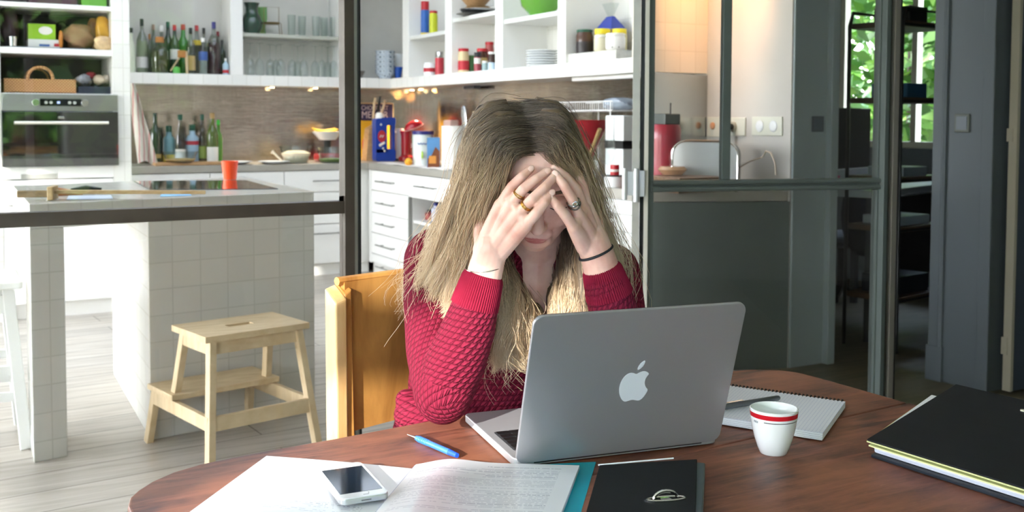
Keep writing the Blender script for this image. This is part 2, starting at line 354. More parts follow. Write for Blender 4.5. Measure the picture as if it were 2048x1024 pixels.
struct('wall_middle', MB().box(-4.7, -1.5, 2.80, 2.86, 0, 3), PLASTER)
struct('wall_far_right', MB().box(4.7, 4.8, -1.3, 3.06, 0, 3), GREYWALL)
# thick wall whose end faces the kitchen doorway, with its casing
e = MB().box(4.2, 7.0, 3.06, 3.34, 0, 3); struct('wall_office', e, GREYWALL)
e = MB().box(4.186, 4.2, 3.05, 3.34, 0, 3).box(4.172, 4.19, 3.285, 3.36, 0, 3).box(4.178, 4.192, 3.04, 3.10, 0, 3).cyl((4.178, 3.30, 0), (4.178, 3.30, 3), .011, n=8).box(4.168, 4.192, 3.28, 3.37, 0, .17)
struct('trim_3', e, GREYWALL, bev=.004)
window_wall('wall_office_window', 'x', 6.3, 3.34, 8.6, .12, [(4.55, 6.0, 1.05, 2.5)], GREYWALL)
window('window_5', 'x', 6.36, 4.55, 6.0, 1.05, 2.5, 2, .05, mat('cream_window_frame', 'c9c7b4', .5, var=.05))
struct('wall_office_back', MB().box(4.0, 6.4, 8.5, 8.6, 0, 3), GREYWALL)

# door leaf standing open at the right edge, beige edge and dark blue face
d = MB().box(4.285, 5.12, 2.985, 3.02, .012, 2.3); DL = tag(d.build('door_2', mat('dark_blue_door_paint', '39414c', .5, var=.05), bev=.002), kind='structure')
MB().box(4.268, 4.287, 2.982, 3.023, .012, 2.3).box(4.262, 4.27, 3.0, 3.03, 1.16, 1.22).box(4.262, 4.27, 3.0, 3.03, .18, .26).build('door_edge', mat('beige_door_edge', 'a39c8a', .6, var=.05), DL)

# ---- glazed partition in old steel, between the dining table and the kitchen
YP = 2.84
xa, xb, xc, xd = (py_(q, 300, YP).x for q in (684, 703, 711, 714.5))
f = MB()
f.box(-1.5, xb, YP-.02, YP+.02, .980, 1.0155); f.box(xa, xb, YP-.025, YP+.025, 0, 2.99); f.box(-1.5, -1.46, YP-.02, YP+.02, 0, 2.99)
f.box(-1.46, xa, YP-.02, YP+.02, 2.6, 2.66); f.box(-1.46, xa, YP-.02, YP+.02, 0, .10)
for sx_ in (-1, 1):
    f.prism([(xa, YP-.012), (xa-.014, YP-.012), (xa-.004, YP-.012+.001), (xa, YP+.012)], 1.0155, 1.03)
P1 = tag(f.build('trim_4', DARKSTEEL, bev=.002), kind='structure')
MB().box(xb, xc, YP-.018, YP+.03, 0, 2.99).build('steel_flange', PALESTEEL, P1, bev=.001)
MB().box(xc, xd, YP-.03, YP+.03, 0, 2.99).build('rubber_seal', BLACKSTEEL, P1)
g = MB().box(-1.46, xa, YP-.003, YP+.003, .10, .98); tag(g.build('window_6', PANE), kind='structure')
g = MB().box(-1.46, xa, YP-.003, YP+.003, 1.0155, 2.6); tag(g.build('window_7', PANE), kind='structure')

# ---- folding door: near leaf swung a little into the kitchen, second leaf folded behind its hinge
A, B = Vector((2.294, 3.118, 0)), Vector((3.262, 2.842, 0)); D = (B-A).normalized(); N = Vector((D.y, -D.x, 0)); LEN = (B-A).length
door = thing('folding_door', 'green-grey steel framed glass folding door leaf standing open between kitchen and dining table', 'door', A, atan2(D.y, D.x))
ZT = 2.6
f = MB(); f.box(0, .028, -.02, .02, .03, ZT).box(LEN-.05, LEN-.012, -.02, .02, .03, ZT).box(.028, LEN-.05, -.018, .018, .03, .13).box(.028, LEN-.05, -.018, .018, ZT-.05, ZT)
f.box(.028, LEN-.05, -.016, .016, .985, 1.028); f.build('door_frame', GREENSTEEL, door, local=True, bev=.002)
MB().tube([(.02, -.022, 1.019), (LEN-.03, -.022, 1.019)], .010, 8).tube([(.02, -.022, .994), (LEN-.03, -.022, .994)], .010, 8).build('transom_moulding', GREENSTEEL, door, local=True, smooth=True)
def along(px):  # where the view through a pixel meets the leaf
    r = ray(px, 300); k = (A.x*D.y-A.y*D.x)/(r.x*D.y-r.y*D.x); p = Vector((r.x*k, r.y*k, 0)); return (p-A).dot(D)
m0, m1 = along(1441), along(1458)
MB().box(m0, m1, -.014, .014, 1.028, ZT-.05).build('mullion', GREENSTEEL, door, local=True, bev=.002)
MB().box(.028, LEN-.05, -.0025, .0025, .13, .985).build('lower_pane', PANE, door, local=True)
for p, q in ((.028, m0), (m1, LEN-.05)): MB().box(p, q, -.0025, .0025, 1.028, ZT-.05).build('upper_pane', PANE, door, local=True)
L2 = thing('folding_door', 'pale worn steel door leaf folded away behind the white hinge, seen edge-on', 'door', A)
rv = ray(1272, 300); rv.z = 0; rv.normalize(); sd_ = Vector((rv.y, -rv.x, 0))
def at_px(px, k): r = ray(px, 300); p = Vector((r.x, r.y, 0)).normalized()*k; return p
k0 = at_px(1290, 1)*0 ; dist = hypot(A.x, A.y)
def upright(p0, p1, near, far, z0, z1):
    a, b_, c, d_ = at_px(p0, dist+near), at_px(p1, dist+near), at_px(p1, dist+far), at_px(p0, dist+far)
    return MB().hexa([(q.x, q.y, z0) for q in (a, b_, c, d_)], [(q.x, q.y, z1) for q in (a, b_, c, d_)])
upright(1264.5, 1279.5, -.03, 1.0, .03, 2.6).build('stile', PALESTEEL, L2, bev=.001)
upright(1280, 1288, -.01, .03, .03, 2.6).build('black_strip', BLACKSTEEL, L2)  # black strip stands in for the dark gap between the stiles
upright(1288.5, 1297, -.03, .01, .03, 2.6).build('stile', mat('cream_steel', 'b9b6ab', .5, .1, var=.1), L2, bev=.001)
hz0, hz1 = 1.25-(398-246)/FPX*3.80, 1.25-(346-246)/FPX*3.80
HW = mat('white_painted_hinge', 'c9cbcc', .3, .4, var=.05)
h = MB(); 
for pxl, rr in ((1250, .010), (1273, .011)):
    q = at_px(pxl, dist-.05); h.cyl((q.x, q.y, hz0-(.012 if pxl < 1260 else .02)), (q.x, q.y, hz1), rr, n=12); h.cyl((q.x, q.y, hz1), (q.x, q.y, hz1+.008), rr*.8, n=12)
q0, q1 = at_px(1253, dist-.045), at_px(1270, dist-.045); h.beam((q0.x, q0.y, (hz0+hz1)/2), (q1.x, q1.y, (hz0+hz1)/2), .006, hz1-hz0-.008)
q0, q1 = at_px(1274, dist-.04), at_px(1290, dist-.04); h.beam((q0.x, q0.y, (hz0+hz1)/2), (q1.x, q1.y, (hz0+hz1)/2), .006, hz1-hz0)
h.build('hinge', HW, L2, bev=.001, smooth=True)
# jamb post at the right end of the partition
j = MB(); X0 = B.x
def Xp(px): return py_(px, 300, YP).x
j.box(Xp(1757), Xp(1765), YP-.03, YP-.005, 0, 2.99); j1 = tag(j.build('trim_5', GREENSTEEL, bev=.001), kind='structure')
MB().box(Xp(1765), Xp(1774), YP-.01, YP+.03, 0, 2.99).build('rebate', BLACKSTEEL, j1)
MB().box(Xp(1774), Xp(1784), YP-.03, YP+.03, 0, 2.99).build('post', mat('warm_grey_steel', '7d7870', .5, .2, var=.1), j1, bev=.001)
MB().box(Xp(1784), Xp(1791), YP-.02, YP+.05, 0, 2.99).build('black_strip', BLACKSTEEL, j1)
struct('trim_6', MB().box(-1.5, Xp(1791), YP-.03, YP+.03, 2.68, 2.99), DARKSTEEL)

# ================================================================ kitchen carcasses
YT = 7.0                                                               # front of the oven tower
def TX(px): return py_(px, 250, YT).x
def TZ(y, px=120): return py_(px, y, YT).z
x0, x1, x2 = TX(-70), TX(226), TX(262)
CONC = mat('brushed_grey_worktop', 'a9a59b', .35, .25, var=.08, scale=8)
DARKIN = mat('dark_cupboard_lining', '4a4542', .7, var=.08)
tw = thing('oven_tower', 'tall white tiled oven housing with open cubbyholes above the oven', 'cupboard', ((x0+x2)/2, YT+.3, 0))
c = MB(); c.box(x1, x2, YT, YT+.6, 0, 2.9).box(x0, TX(3), YT, YT+.6, 0, 2.9)
c.build('side_column', TILE_BIG, tw, bev=.003)
xl = TX(3)
z_ov0, z_ov1 = TZ(332), TZ(188)
s1a, s1b = TZ(109), TZ(97); s2a, s2b = TZ(17), TZ(8)
MB().box(xl, x1, YT+.005, YT+.5, s1a, s1b).build('shelf', WHITE, tw, bev=.002)
MB().box(xl, x1, YT+.005, YT+.5, s2a, s2b).build('shelf', WHITE, tw, bev=.002)
MB().box(xl, x1, YT+.01, YT+.5, z_ov1, z_ov1+.004).build('shelf', WHITE, tw)
MB().box(xl, x1, YT+.5, YT+.6, z_ov1, 2.9).build('back_panel', DARKIN, tw)
MB().box(xl+.001, xl+.004, YT+.02, YT+.5, z_ov1, 2.9).build('lining', DARKIN, tw)
z_d = TZ(357)
MB().box(xl, x1, YT, YT+.6, z_d, z_ov0-.002).build('plinth_panel', WHITE, tw, bev=.002)
dr = MB().box(xl, x1-.002, YT+.002, YT+.58, TZ(411, 20), z_d-.006).build('drawer_front', WHITE, tw, bev=.002)
MB().box(TX(40), TX(112), YT-.004, YT+.004, TZ(357), TZ(347)).build('recessed_grip', mat('grey_grip', 'b3b2aa', .4, .3), tw)
MB().box(xl, x1, YT+.002, YT+.58, .10, TZ(411, 20)-.006).build('door', WHITE, tw, bev=.002)
MB().box(xl, x1, YT+.05, YT+.5, 0, .10).build('kickboard', WHITE, tw)

# oven
STEEL = mat('brushed_steel', 'a4a4a0', .32, .9, var=.06, stretch=(1, 40, 40), scale=8)
CHROME = mat('chrome', 'd8d8d6', .12, 1, var=0)
OVGLASS = mat('black_oven_glass', '0c0f10', .03, 0, var=0, coat=1, ior=1.9)
ox0, ox1 = TX(3), TX(235)
ov = thing('built_in_oven', 'built-in steel and black glass oven with two round knobs and long bar handle', 'oven', ((ox0+ox1)/2, YT-.01, z_ov0))
MB().box(ox0, x1-.001, YT-.001, YT+.45, z_ov0+.002, z_ov1-.004).build('body', mat('dark_metal', '333333', .5, .5), ov)
zc = TZ(222)
MB().box(ox0, ox1, YT-.028, YT-.001, zc, z_ov1).build('control_panel', STEEL, ov, bev=.003)
MB().box(ox0, ox1, YT-.032, YT-.001, z_ov0, zc-.003).build('glass_door', OVGLASS, ov, bev=.002)
MB().box(TX(80), TX(163), YT-.031, YT-.027, TZ(212), TZ(198)).build('display', mat('display_black', '15181c', .15), ov)
for q in (71, 169): MB().cyl((TX(q), YT-.028, TZ(205.5)), (TX(q), YT-.055, TZ(205.5)), .024, .021, 24).build('knob', CHROME, ov, smooth=True, bev=.001)
for q in (92, 102, 139, 149): MB().cyl((TX(q), YT-.031, TZ(205.5)), (TX(q), YT-.037, TZ(205.5)), .010, .009, 16).build('button', mat('silver_button', 'e4e4e0', .25, .6), ov, smooth=True)
MB().box(TX(114), TX(120), YT-.0315, YT-.031, TZ(207.5), TZ(203)).build('clock_digits', mat('clock_blue', '8fa0c8', .5, emit='8fa0c8', estr=.4), ov)
b = MB().tube([(TX(27), YT-.075, TZ(245.5)), (TX(214), YT-.075, TZ(245.5))], .0095, 10)
for q in (33, 208): b.cyl((TX(q), YT-.03, TZ(245.5)), (TX(q), YT-.075, TZ(245.5)), .007, n=10)
b.build('bar_handle', mat('cream_handle', 'e6e2d4', .3, .5), ov, smooth=True)
MB().box(TX(116), TX(128), YT-.034, YT-.031, TZ(238), TZ(233)).build('badge', CHROME, ov, bev=.001)

# base units along the back wall
YC, ZC, ZL = 7.9, .90, .848
XC = 3.04
def CXx(px): return py_(px, 345, YC).x
def CZ(px, y): return py_(px, y, YC).z
bu = thing('base_cabinet', 'run of white drawers under the long back worktop beside the oven tower', 'cabinet', (2.0, YC+.3, 0))
MB().box(x2+.002, XC+.2, YC+.03, YB-.002, .09, ZL-.002).build('carcass', mat('white_carcass', 'dedcd6', .5), bu)
xs = [x2+.004, CXx(420), CXx(569), CXx(716)]
HND = mat('steel_handle', '8f8f8a', .35, .8, var=0)
zl = CZ(650, 384)
for i, (p, q) in enumerate(zip(xs, xs[1:])):
    for za, zb in ((zl+.004, ZL-.006), (.42, zl-.004), (.10, .412)):
        dd = MB().box(p+.003, q-.003, YC+.008, YC+.028, za, zb).build('drawer_front', WHITE, bu, bev=.002)
        zc_ = CZ(650, 361.5) if zb > .8 else zb-.07; cxm = (p+q)/2+ (.05 if i == 2 else 0); hw = .13
        hb = MB().tube([(cxm-hw, YC-.025, zc_), (cxm+hw, YC-.025, zc_)], .005, 8)
        for s_ in (-.08, .08): hb.cyl((cxm+s_, YC+.01, zc_), (cxm+s_, YC-.025, zc_), .004, n=8)
        hb.build('handle', HND, dd, smooth=True)
MB().box(x2+.004, XC+.02, YC+.06, YC+.3, 0, .09).build('kickboard', WHITE, bu)

# worktop: one L of grey slab
wt = MB().prism([(x2+.002, YC), (XC, YC), (XC, 4.108), (XR-.002, 3.858), (XR-.002, YB-.002), (x2+.002, YB-.002)], ZL, ZC)
tag(wt.build('worktop', CONC, bev=.003), 'long grey L-shaped kitchen worktop running under the open shelves', 'worktop')

# base units of the right wing
def WY(px): return px_(px, 380, XC).y
def WZ(px, y): return px_(px, y, XC).z
rb = thing('base_cabinet', 'white drawer stack with five slim bar handles at the corner of the right worktop', 'cabinet', (XC+.3, 7.4, 0))
yA, yB_, yC_ = WY(741), WY(815.5), WY(823)
MB().box(XC+.03, XR-.01, yB_+.02, YC+.02, .09, ZL-.002).build('carcass', MATS['white_carcass'], rb)
MB().box(XC+.006, XC+.03, yA+.004, YC+.005, .09, ZL-.004).build('corner_filler', WHITE, rb)
rows = [(ZL-.006, WZ(750, 381)+.003), (WZ(750, 381)-.003, WZ(750, 425)), (WZ(750, 425)-.004, WZ(750, 466)+.003), (WZ(750, 466)-.003, WZ(750, 508)+.003), (WZ(750, 508)-.003, .10)]
for k, (zb, za) in enumerate(rows):
    dd = MB().box(XC+.006, XC+.028, yB_, yA, za, zb).build('drawer_front', WHITE, rb, bev=.002)
    hy = (WY(757), WY(790)); hz = (WZ(772, 364.5), WZ(770, 408), WZ(775, 451), WZ(775, 494.5), WZ(775, 538))[k]
    hb = MB().tube([(XC-.028, hy[0], hz), (XC-.028, hy[1], hz)], .005, 8)
    for yy in (hy[0]-.08, hy[1]+.03): hb.cyl((XC+.01, yy, hz), (XC-.028, yy, hz), .004, n=8)
    hb.build('handle', HND, dd, smooth=True)
MB().box(XC+.05, XC+.3, yB_, YC+.02, 0, .09).build('kickboard', WHITE, rb)
yD = 6.35
r2 = thing('base_cabinet', 'open white base unit under one wide drawer, bottles standing inside', 'cabinet', (XC+.3, 6.7, 0))
dd = MB().box(XC+.006, XC+.028, yD, yB_-.006, WZ(830, 396), ZL-.006).build('drawer_front', WHITE, r2, bev=.002)
hb = MB().tube([(XC-.028, WY(834), WZ(855, 375)), (XC-.028, WY(874), WZ(855, 375))], .005, 8)
for q in (846, 872): hb.cyl((XC+.01, WY(q), WZ(855, 375)), (XC-.028, WY(q), WZ(855, 375)), .004, n=8)
hb.build('handle', HND, dd, smooth=True)
MB().box(XC+.03, XR-.01, yD, yD+.02, .09, ZL-.002).box(XC+.03, XR-.01, yB_-.02, yB_+.015, .09, ZL-.002).box(XR-.03, XR-.01, yD, yB_, .09, ZL-.002).box(XC+.03, XR-.01, yD, yB_, .07, .09).build('carcass', MATS['white_carcass'], r2)
MB().box(XC+.04, XR-.03, yD+.02, yB_-.02, .48, .50).build('shelf', WHITE, r2)
MB().box(XC+.0, XC+.025, yB_-.018, yB_-.006, .12, WZ(830, 396)).build('edge_strip', mat('grey_edge', '8d8c86', .5), r2)
r3 = thing('base_cabinet', 'white unit of shallow drawers behind the folding door, right of the woman', 'cabinet', (XC+.3, 5.2, 0))
MB().prism([(XC+.03, yD-.003), (XC+.03, 4.12), (XR-.01, 3.868), (XR-.01, yD-.003)], .09, ZL-.002).build('carcass', MATS['white_carcass'], r3)
for yy0, yy1 in ((4.125, 5.2), (5.206, yD-.006)):
    zt = ZL-.006
    for k, hh in enumerate((.075, .088, .093, .095, .10, .12, .14)):
        MB().box(XC+.006, XC+.028, yy0, yy1, zt-hh+.004, zt).build('drawer_front', WHITE, r3, bev=.003); zt -= hh
MB().prism([(XC-.002, 4.118), (XC, 4.096), (XR-.002, 3.846), (XR-.002, 3.866)], 0, ZL-.002).build('end_panel', mat('dark_green_grey_panel', '646d69', .5, var=.06), r3)
MB().box(XC+.05, XR-.02, 4.2, yD, 0, .09).build('kickboard', WHITE, r3)

# splashbacks
def steel_splash():
    m = bpy.data.materials.new('stainless_splashback'); m.use_nodes = True; nt = m.node_tree; b = nt.nodes['Principled BSDF']
    v = mapped(nt, scale=(30, 30, .6)); n = node(nt, 'TexNoise', i_Scale=4.0, i_Detail=3.0); nt.links.new(v, n.inputs['Vector'])
    nt.links.new(ramp(nt, n.outputs['Fac'], [(.2, 'aa9e92'), (.8, 'bfb3a6')]), b.inputs['Base Color']); b.inputs['Metallic'].default_value = 1.0
    b.inputs['Roughness'].default_value = .075
    v2 = mapped(nt, scale=(3, 3, 420)); n2 = node(nt, 'TexNoise', i_Scale=1.0, i_Detail=2.0); nt.links.new(v2, n2.inputs['Vector']); bp = node(nt, 'Bump', i_Strength=.55, i_Distance=.0011); nt.links.new(n2.outputs['Fac'], bp.inputs['Height']); nt.links.new(bp.outputs[0], b.inputs['Normal']); return m
SPL = steel_splash()
ZS, ZS2 = 1.516, 1.5995
struct('trim_7', MB().box(x2+.002, XR-.006, YB-.006, YB-.001, ZC, ZS+.02), SPL)
struct('trim_8', MB().box(XR-.006, XR-.001, 4.6, YB-.006, ZC, ZS+.02), SPL)

# open shelving over the back worktop and over the right wing
YS, XS = 8.186, 3.357
def SX(px): return py_(px, 100, YS).x
def SZ(px, y): return py_(px, y, YS).z
def VY(px): return px_(px, 100, XS).y
def VZ(px, y): return px_(px, y, XS).z
ZTOP = 2.55
sb = thing('open_shelf_unit', 'white tiled open shelving above the back worktop, holding bottles and glasses', 'shelf', (2.2, YS+.16, ZS))
MB().box(x2, XR-.002, YS, YB-.002, ZS, ZS2).build('bottom_board', TILE, sb, bev=.002)
for p, q in ((x2, x2+.03), (SX(462), SX(486)), (SX(682), SX(706))): MB().box(p, q, YS, YB-.002, ZS2, ZTOP).build('upright', TILE_BIG if p < 2 else WHITE, sb, bev=.002)
MB().box(SX(486)+.001, SX(682)-.001, YS+.02, YB-.03, SZ(580, 73)-.012, SZ(580, 66)-.012).build('shelf_board', mat('pale_glass_shelf', 'b9bbb0', .2), sb, bev=.002)
MB().box(x2, XR-.002, YB-.02, YB-.002, ZS2, ZTOP).build('back_panel', mat('white_shelf_back', 'd3d1ca', .5), sb)
MB().box(x2, XR-.002, YS, YB-.002, ZTOP, ZTOP+.04).build('top_board', WHITE, sb)
sr = thing('open_shelf_unit', 'white tiled open shelving along the right wall, holding jars, plates and cartons', 'shelf', (XS+.18, 6.2, ZS))
y0 = 4.60
MB().box(XS, XR-.002, y0, YS-.001, ZS, ZS2).build('bottom_board', TILE, sr, bev=.002)
for a, b_ in ((805, 817), (890, 903), (990, 1005), (1115, 1131)): MB().box(XS, XR-.02, VY(b_), VY(a), ZS2, ZTOP).build('upright', WHITE, sr, bev=.002)
MB().box(XS+.0, XR-.02, y0, y0+.02, ZS2, ZTOP).build('upright', WHITE, sr, bev=.002)
SHZ = [VZ(850, 67), VZ(950, 28), VZ(1060, 30)]
for (a, b_), z in zip(((817, 890), (903, 990), (1005, 1115)), SHZ): MB().box(XS+.01, XR-.022, VY(b_)+.001, VY(a)-.001, z-.03, z).build('shelf_board', mat('white_shelf_board', 'e2e2dd', .4), sr, bev=.002)
MB().box(XR-.02, XR-.002, y0, YS-.001, ZS2, ZTOP).build('back_panel', TILE_BIG, sr)
MB().box(XS, XR-.002, y0, YS-.001, ZTOP, ZTOP+.04).build('top_board', WHITE, sr)
# end of the wing: tiled above, polished steel sheet below
ye = px_(1414, 200, XR).y
def EZ(px, y): return py_(px, y, ye).z
xe0 = py_(1300, 200, ye).x
struct('wall_return', MB().box(xe0-.05, XR-.001, ye, y0-.002, ZS-.004, 3.0), tile_mat('cream_wall_tiles', 'ece3d6', 'd8cdbd', .105, .15, 'box', off=(.03, .02), rough=.3, mortar=.002))
struct('trim_9', MB().hexa([(xe0-.05, ye-.004, ZC), (XR-.002, ye-.004, ZC), (XR-.002, ye, ZC), (xe0-.05, ye, ZC)], [(xe0-.05, ye-.004, EZ(1300, 143)), (XR-.002, ye-.004, EZ(1412, 151)), (XR-.002, ye, EZ(1412, 151)), (xe0-.05, ye, EZ(1300, 143))]), mat('polished_steel_sheet', 'b0b2b0', .15, 1.0, var=.04, bump=.12, bscale=5))

# island
ISZ = .943
FL, FR, BL, BR = (.272, 4.07), (1.392, 4.262), (.281, 5.21), (1.412, 5.49)
def lerp(a, b, t): return (a[0]+(b[0]-a[0])*t, a[1]+(b[1]-a[1])*t)
fP, fQ = lerp(FL, FR, .103), lerp(FL, FR, .375); bP, bQ = lerp(BL, BR, .103), lerp(BL, BR, .385)
isl = thing('kitchen_island', 'white tiled kitchen island with an open passage under its left half and a black hob', 'kitchen island', (.85, 4.7, 0))
MB().prism([FL, FR, BR, BL], .852, ISZ).build('top_slab', TILE_ISL, isl, bev=.004)
MB().prism([fQ, FR, BR, bQ], 0, .852).build('tiled_block', TILE_ISL, isl, bev=.003)
MB().prism([FL, fP, (fP[0]+.003, fP[1]+.28), (FL[0]+.003, FL[1]+.28)], 0, .852).build('tiled_pier', TILE_ISL, isl, bev=.003)

# ================================================================ dining table and what lies on it
def table_wood():
    m = bpy.data.materials.new('worn_red_brown_wood'); m.use_nodes = True; nt = m.node_tree; b = nt.nodes['Principled BSDF']
    v = mapped(nt, rot=(0, 0, radians(-3.8)), scale=(2.2, 16, 4)); n = node(nt, 'TexNoise', i_Scale=3.5, i_Detail=8.0, i_Roughness=.62, i_Distortion=.5); nt.links.new(v, n.inputs['Vector'])
    c = ramp(nt, n.outputs['Fac'], [(.36, '4c2a1f'), (.5, '70402f'), (.66, '945a44')])
    v2 = mapped(nt, scale=(1, 1.6, 1)); n2 = node(nt, 'TexNoise', i_Scale=5.5, i_Detail=5.0, i_Roughness=.6); nt.links.new(v2, n2.inputs['Vector'])
    f2 = ramp(nt, n2.outputs['Fac'], [(.42, '000000'), (.68, 'ffffff')]); c = mixc(nt, f2, c, '9c6248'); 
    n3 = node(nt, 'TexNoise', i_Scale=14.0, i_Detail=6.0, i_Roughness=.7); nt.links.new(v2, n3.inputs['Vector'])
    f3 = ramp(nt, n3.outputs['Fac'], [(.60, '000000'), (.78, 'bbbbbb')]); c = mixc(nt, f3, c, '3c241a')
    v4 = mapped(nt, rot=(0, 0, .5), scale=(6, 40, 4)); n4 = node(nt, 'TexNoise', i_Scale=6.0, i_Detail=2.0); nt.links.new(v4, n4.inputs['Vector'])
    f4 = ramp(nt, n4.outputs['Fac'], [(.70, '000000'), (.76, 'aaaaaa')]); c = mixc(nt, f4, c, 'b98c6c')
    nt.links.new(c, b.inputs['Base Color'])
    r = node(nt, 'MapRange'); r.inputs['To Min'].default_value = .36; r.inputs['To Max'].default_value = .6; nt.links.new(n2.outputs['Fac'], r.inputs['Value']); nt.links.new(r.outputs[0], b.inputs['Roughness'])
    bp = node(nt, 'Bump', i_Strength=.12, i_Distance=.001); nt.links.new(n.outputs['Fac'], bp.inputs['Height']); nt.links.new(bp.outputs[0], b.inputs['Normal'])
    return m
TW = table_wood(); ZTB = .75
tb = thing('dining_table', 'worn reddish-brown wooden dining table with rounded corners and a seam across it', 'table', (.85, .6, 0))
def seam(x): return 1.147+.0655*x
far = [(.207, seam(.207)), (.2, 1.30), (.2015, 1.387), (.209, 1.418), (.222, 1.440), (.245, 1.467), (.278, 1.492), (.318, 1.508), (.37, 1.517), (.423, 1.523), (.534, 1.531), (.7, 1.548), (.9, 1.562), (1.1, 1.574), (1.3, 1.579), (1.381, 1.574), (1.42, 1.563), (1.45, 1.547), (1.474, 1.525), (1.487, 1.50), (1.492, 1.45), (1.494, 1.38), (1.497, seam(1.497))]
near = [(.207, seam(.207)-.0022), (.25, .6), (.33, -.42), (1.6, -.34), (1.54, .5), (1.497, seam(1.497)-.0022)]
MB().prism(list(reversed(far)), ZTB-.026, ZTB).build('tabletop', TW, tb, bev=.004, seg=3)
MB().prism(near, ZTB-.026, ZTB).build('table_leaf', TW, tb, bev=.0012)
MB().prism([(.30, 1.40), (.38, -.30), (1.50, -.22), (1.40, 1.46)], ZTB-.10, ZTB-.027).build('apron', TW, tb)
for x, y in ((.36, 1.34), (1.38, 1.40), (.44, -.26), (1.46, -.2)): MB().lathe([(0, 0), (.022, 0), (.03, .06), (.024, .12), (.034, .3), (.028, .5), (.04, .64), (.04, .645), (0, .645)], (x, y, 0), 16).build('leg', TW, tb, smooth=True)

# laptop
ALU = mat('brushed_aluminium', 'a2a2a6', .36, .45, var=.02)
ALU2 = mat('silver_aluminium', 'b2b2b5', .38, .4, var=.02)
BLK = mat('black_plastic', '141416', .4, var=0)
lp = thing('laptop', 'open silver laptop on the table, lid back toward the camera with a white fruit emblem', 'laptop', (.7105, 1.2695, ZTB), radians(-9))
LW, LL, LD, TILT = .335, .239, .25, radians(18)
def rrect(x0, x1, y0, y1, r, n=6):
    P = []
    for cx_, cy_, a0 in ((x1-r, y1-r, 0), (x0+r, y1-r, 90), (x0+r, y0+r, 180), (x1-r, y0+r, 270)):
        for k in range(n+1): a = radians(a0+90*k/n); P.append((cx_+r*cos(a), cy_+r*sin(a)))
    return P
MB().prism(rrect(0, LW, .004, LD, .012), .002, .0135).build('base', ALU2, lp, local=True, bev=.0015)
MB().prism(rrect(.013, LW-.02, .04, .135, .004), .0132, .0139).build('keyboard_tray', mat('dark_tray', '4d4e52', .5, .5), lp, local=True)
kb = MB(); KX = .012
for r in range(6):
    n = 14; kw = (LW-.038)/n; kh = .0155 if r else .009; yy = .042+(0 if r == 0 else .010+(r-1)*.0166)
    for k in range(n): kb.prism(rrect(.015+k*kw+.001, .015+(k+1)*kw-.001, yy+.001, yy+kh-.001, .0015, 2), .0136, .0149)
kb.build('keys', BLK, lp, local=True)
MB().prism(rrect(LW/2-.055, LW/2+.055, .15, .235, .004), .0132, .0138).build('touchpad', mat('pad_grey', '9c9ca0', .3, .5), lp, local=True)
MB().cyl((.03, .006, .010), (LW-.03, .006, .010), .006, n=10).build('hinge', BLK, lp, local=True, smooth=True)
for x in (.02, LW-.02):
    for y in (.02, LD-.02): MB().cyl((x, y, 0), (x, y, .003), .006, n=10).build('foot', BLK, lp, local=True)
def lid(P):  # x along hinge, y up the lid, z out of its back
    return Vector((P.x, .003-sin(TILT)*P.y-cos(TILT)*P.z, .0075+cos(TILT)*P.y-sin(TILT)*P.z))
L_ = MB().prism(rrect(0, LW, 0, LL, .015, 8), -.003, .0025); L_.move(lid); LID = L_.build('lid', ALU, lp, local=True, bev=.0012)
L_ = MB().prism(rrect(.001, LW-.001, .001, LL-.001, .014), -.0045, -.0031); L_.move(lid); L_.build('screen_bezel', BLK, lp, local=True)
L_ = MB().prism(rrect(.012, LW-.012, .016, LL-.016, .002), -.0051, -.0046); L_.move(lid); L_.build('screen', mat('screen_lit', '6b7682', .1, emit='9fb4c8', estr=.6), lp, local=True)
# the fruit emblem, 56 px wide at its place
def emblem():
    R = [(0.0, .60), (.10, .66), (.24, .70), (.38, .66), (.47, .58), (.40, .50), (.345, .38), (.36, .23), (.43, .11), (.53, .03), (.47, -.12), (.38, -.26), (.26, -.34), (.14, -.32), (.0, -.28)]
    Lf = [(-.14, -.31), (-.27, -.34), (-.40, -.24), (-.51, -.05), (-.56, .18), (-.52, .42), (-.40, .60), (-.24, .68), (-.10, .655)]
    body = R+Lf
    def smooth(P, it=2):
        for _ in range(it):
            Q = []
            for i in range(len(P)):
                a, b_ = P[i], P[(i+1) % len(P)]; Q += [(a[0]*.75+b_[0]*.25, a[1]*.75+b_[1]*.25), (a[0]*.25+b_[0]*.75, a[1]*.25+b_[1]*.75)]
            P = Q
        return P
    leaf = []
    for k in range(13): t = k/12; leaf.append((.0+.30*t*0+.02+.26*sin(t*pi/2)*1.0, .74+.30*t))
    lf = [(0.0, .76), (.02, .88), (.10, 1.0), (.24, 1.08), (.24, .96), (.17, .84), (.06, .76)]
    return smooth(body), smooth(lf)
bo, lf = emblem(); sc_ = .0232*1.95; ex, ey = LW*.5+.0035, LL*.5-.013
L_ = MB()
for P in (bo, lf): L_.prism([(ex+x*sc_*1.0*.98, ey+y*sc_*1.06-.002) for x, y in P][::-1], .0026, .0030)
L_.move(lid); L_.build('emblem', mat('white_emblem', 'e3e6ee', .25, var=0), lp, local=True)

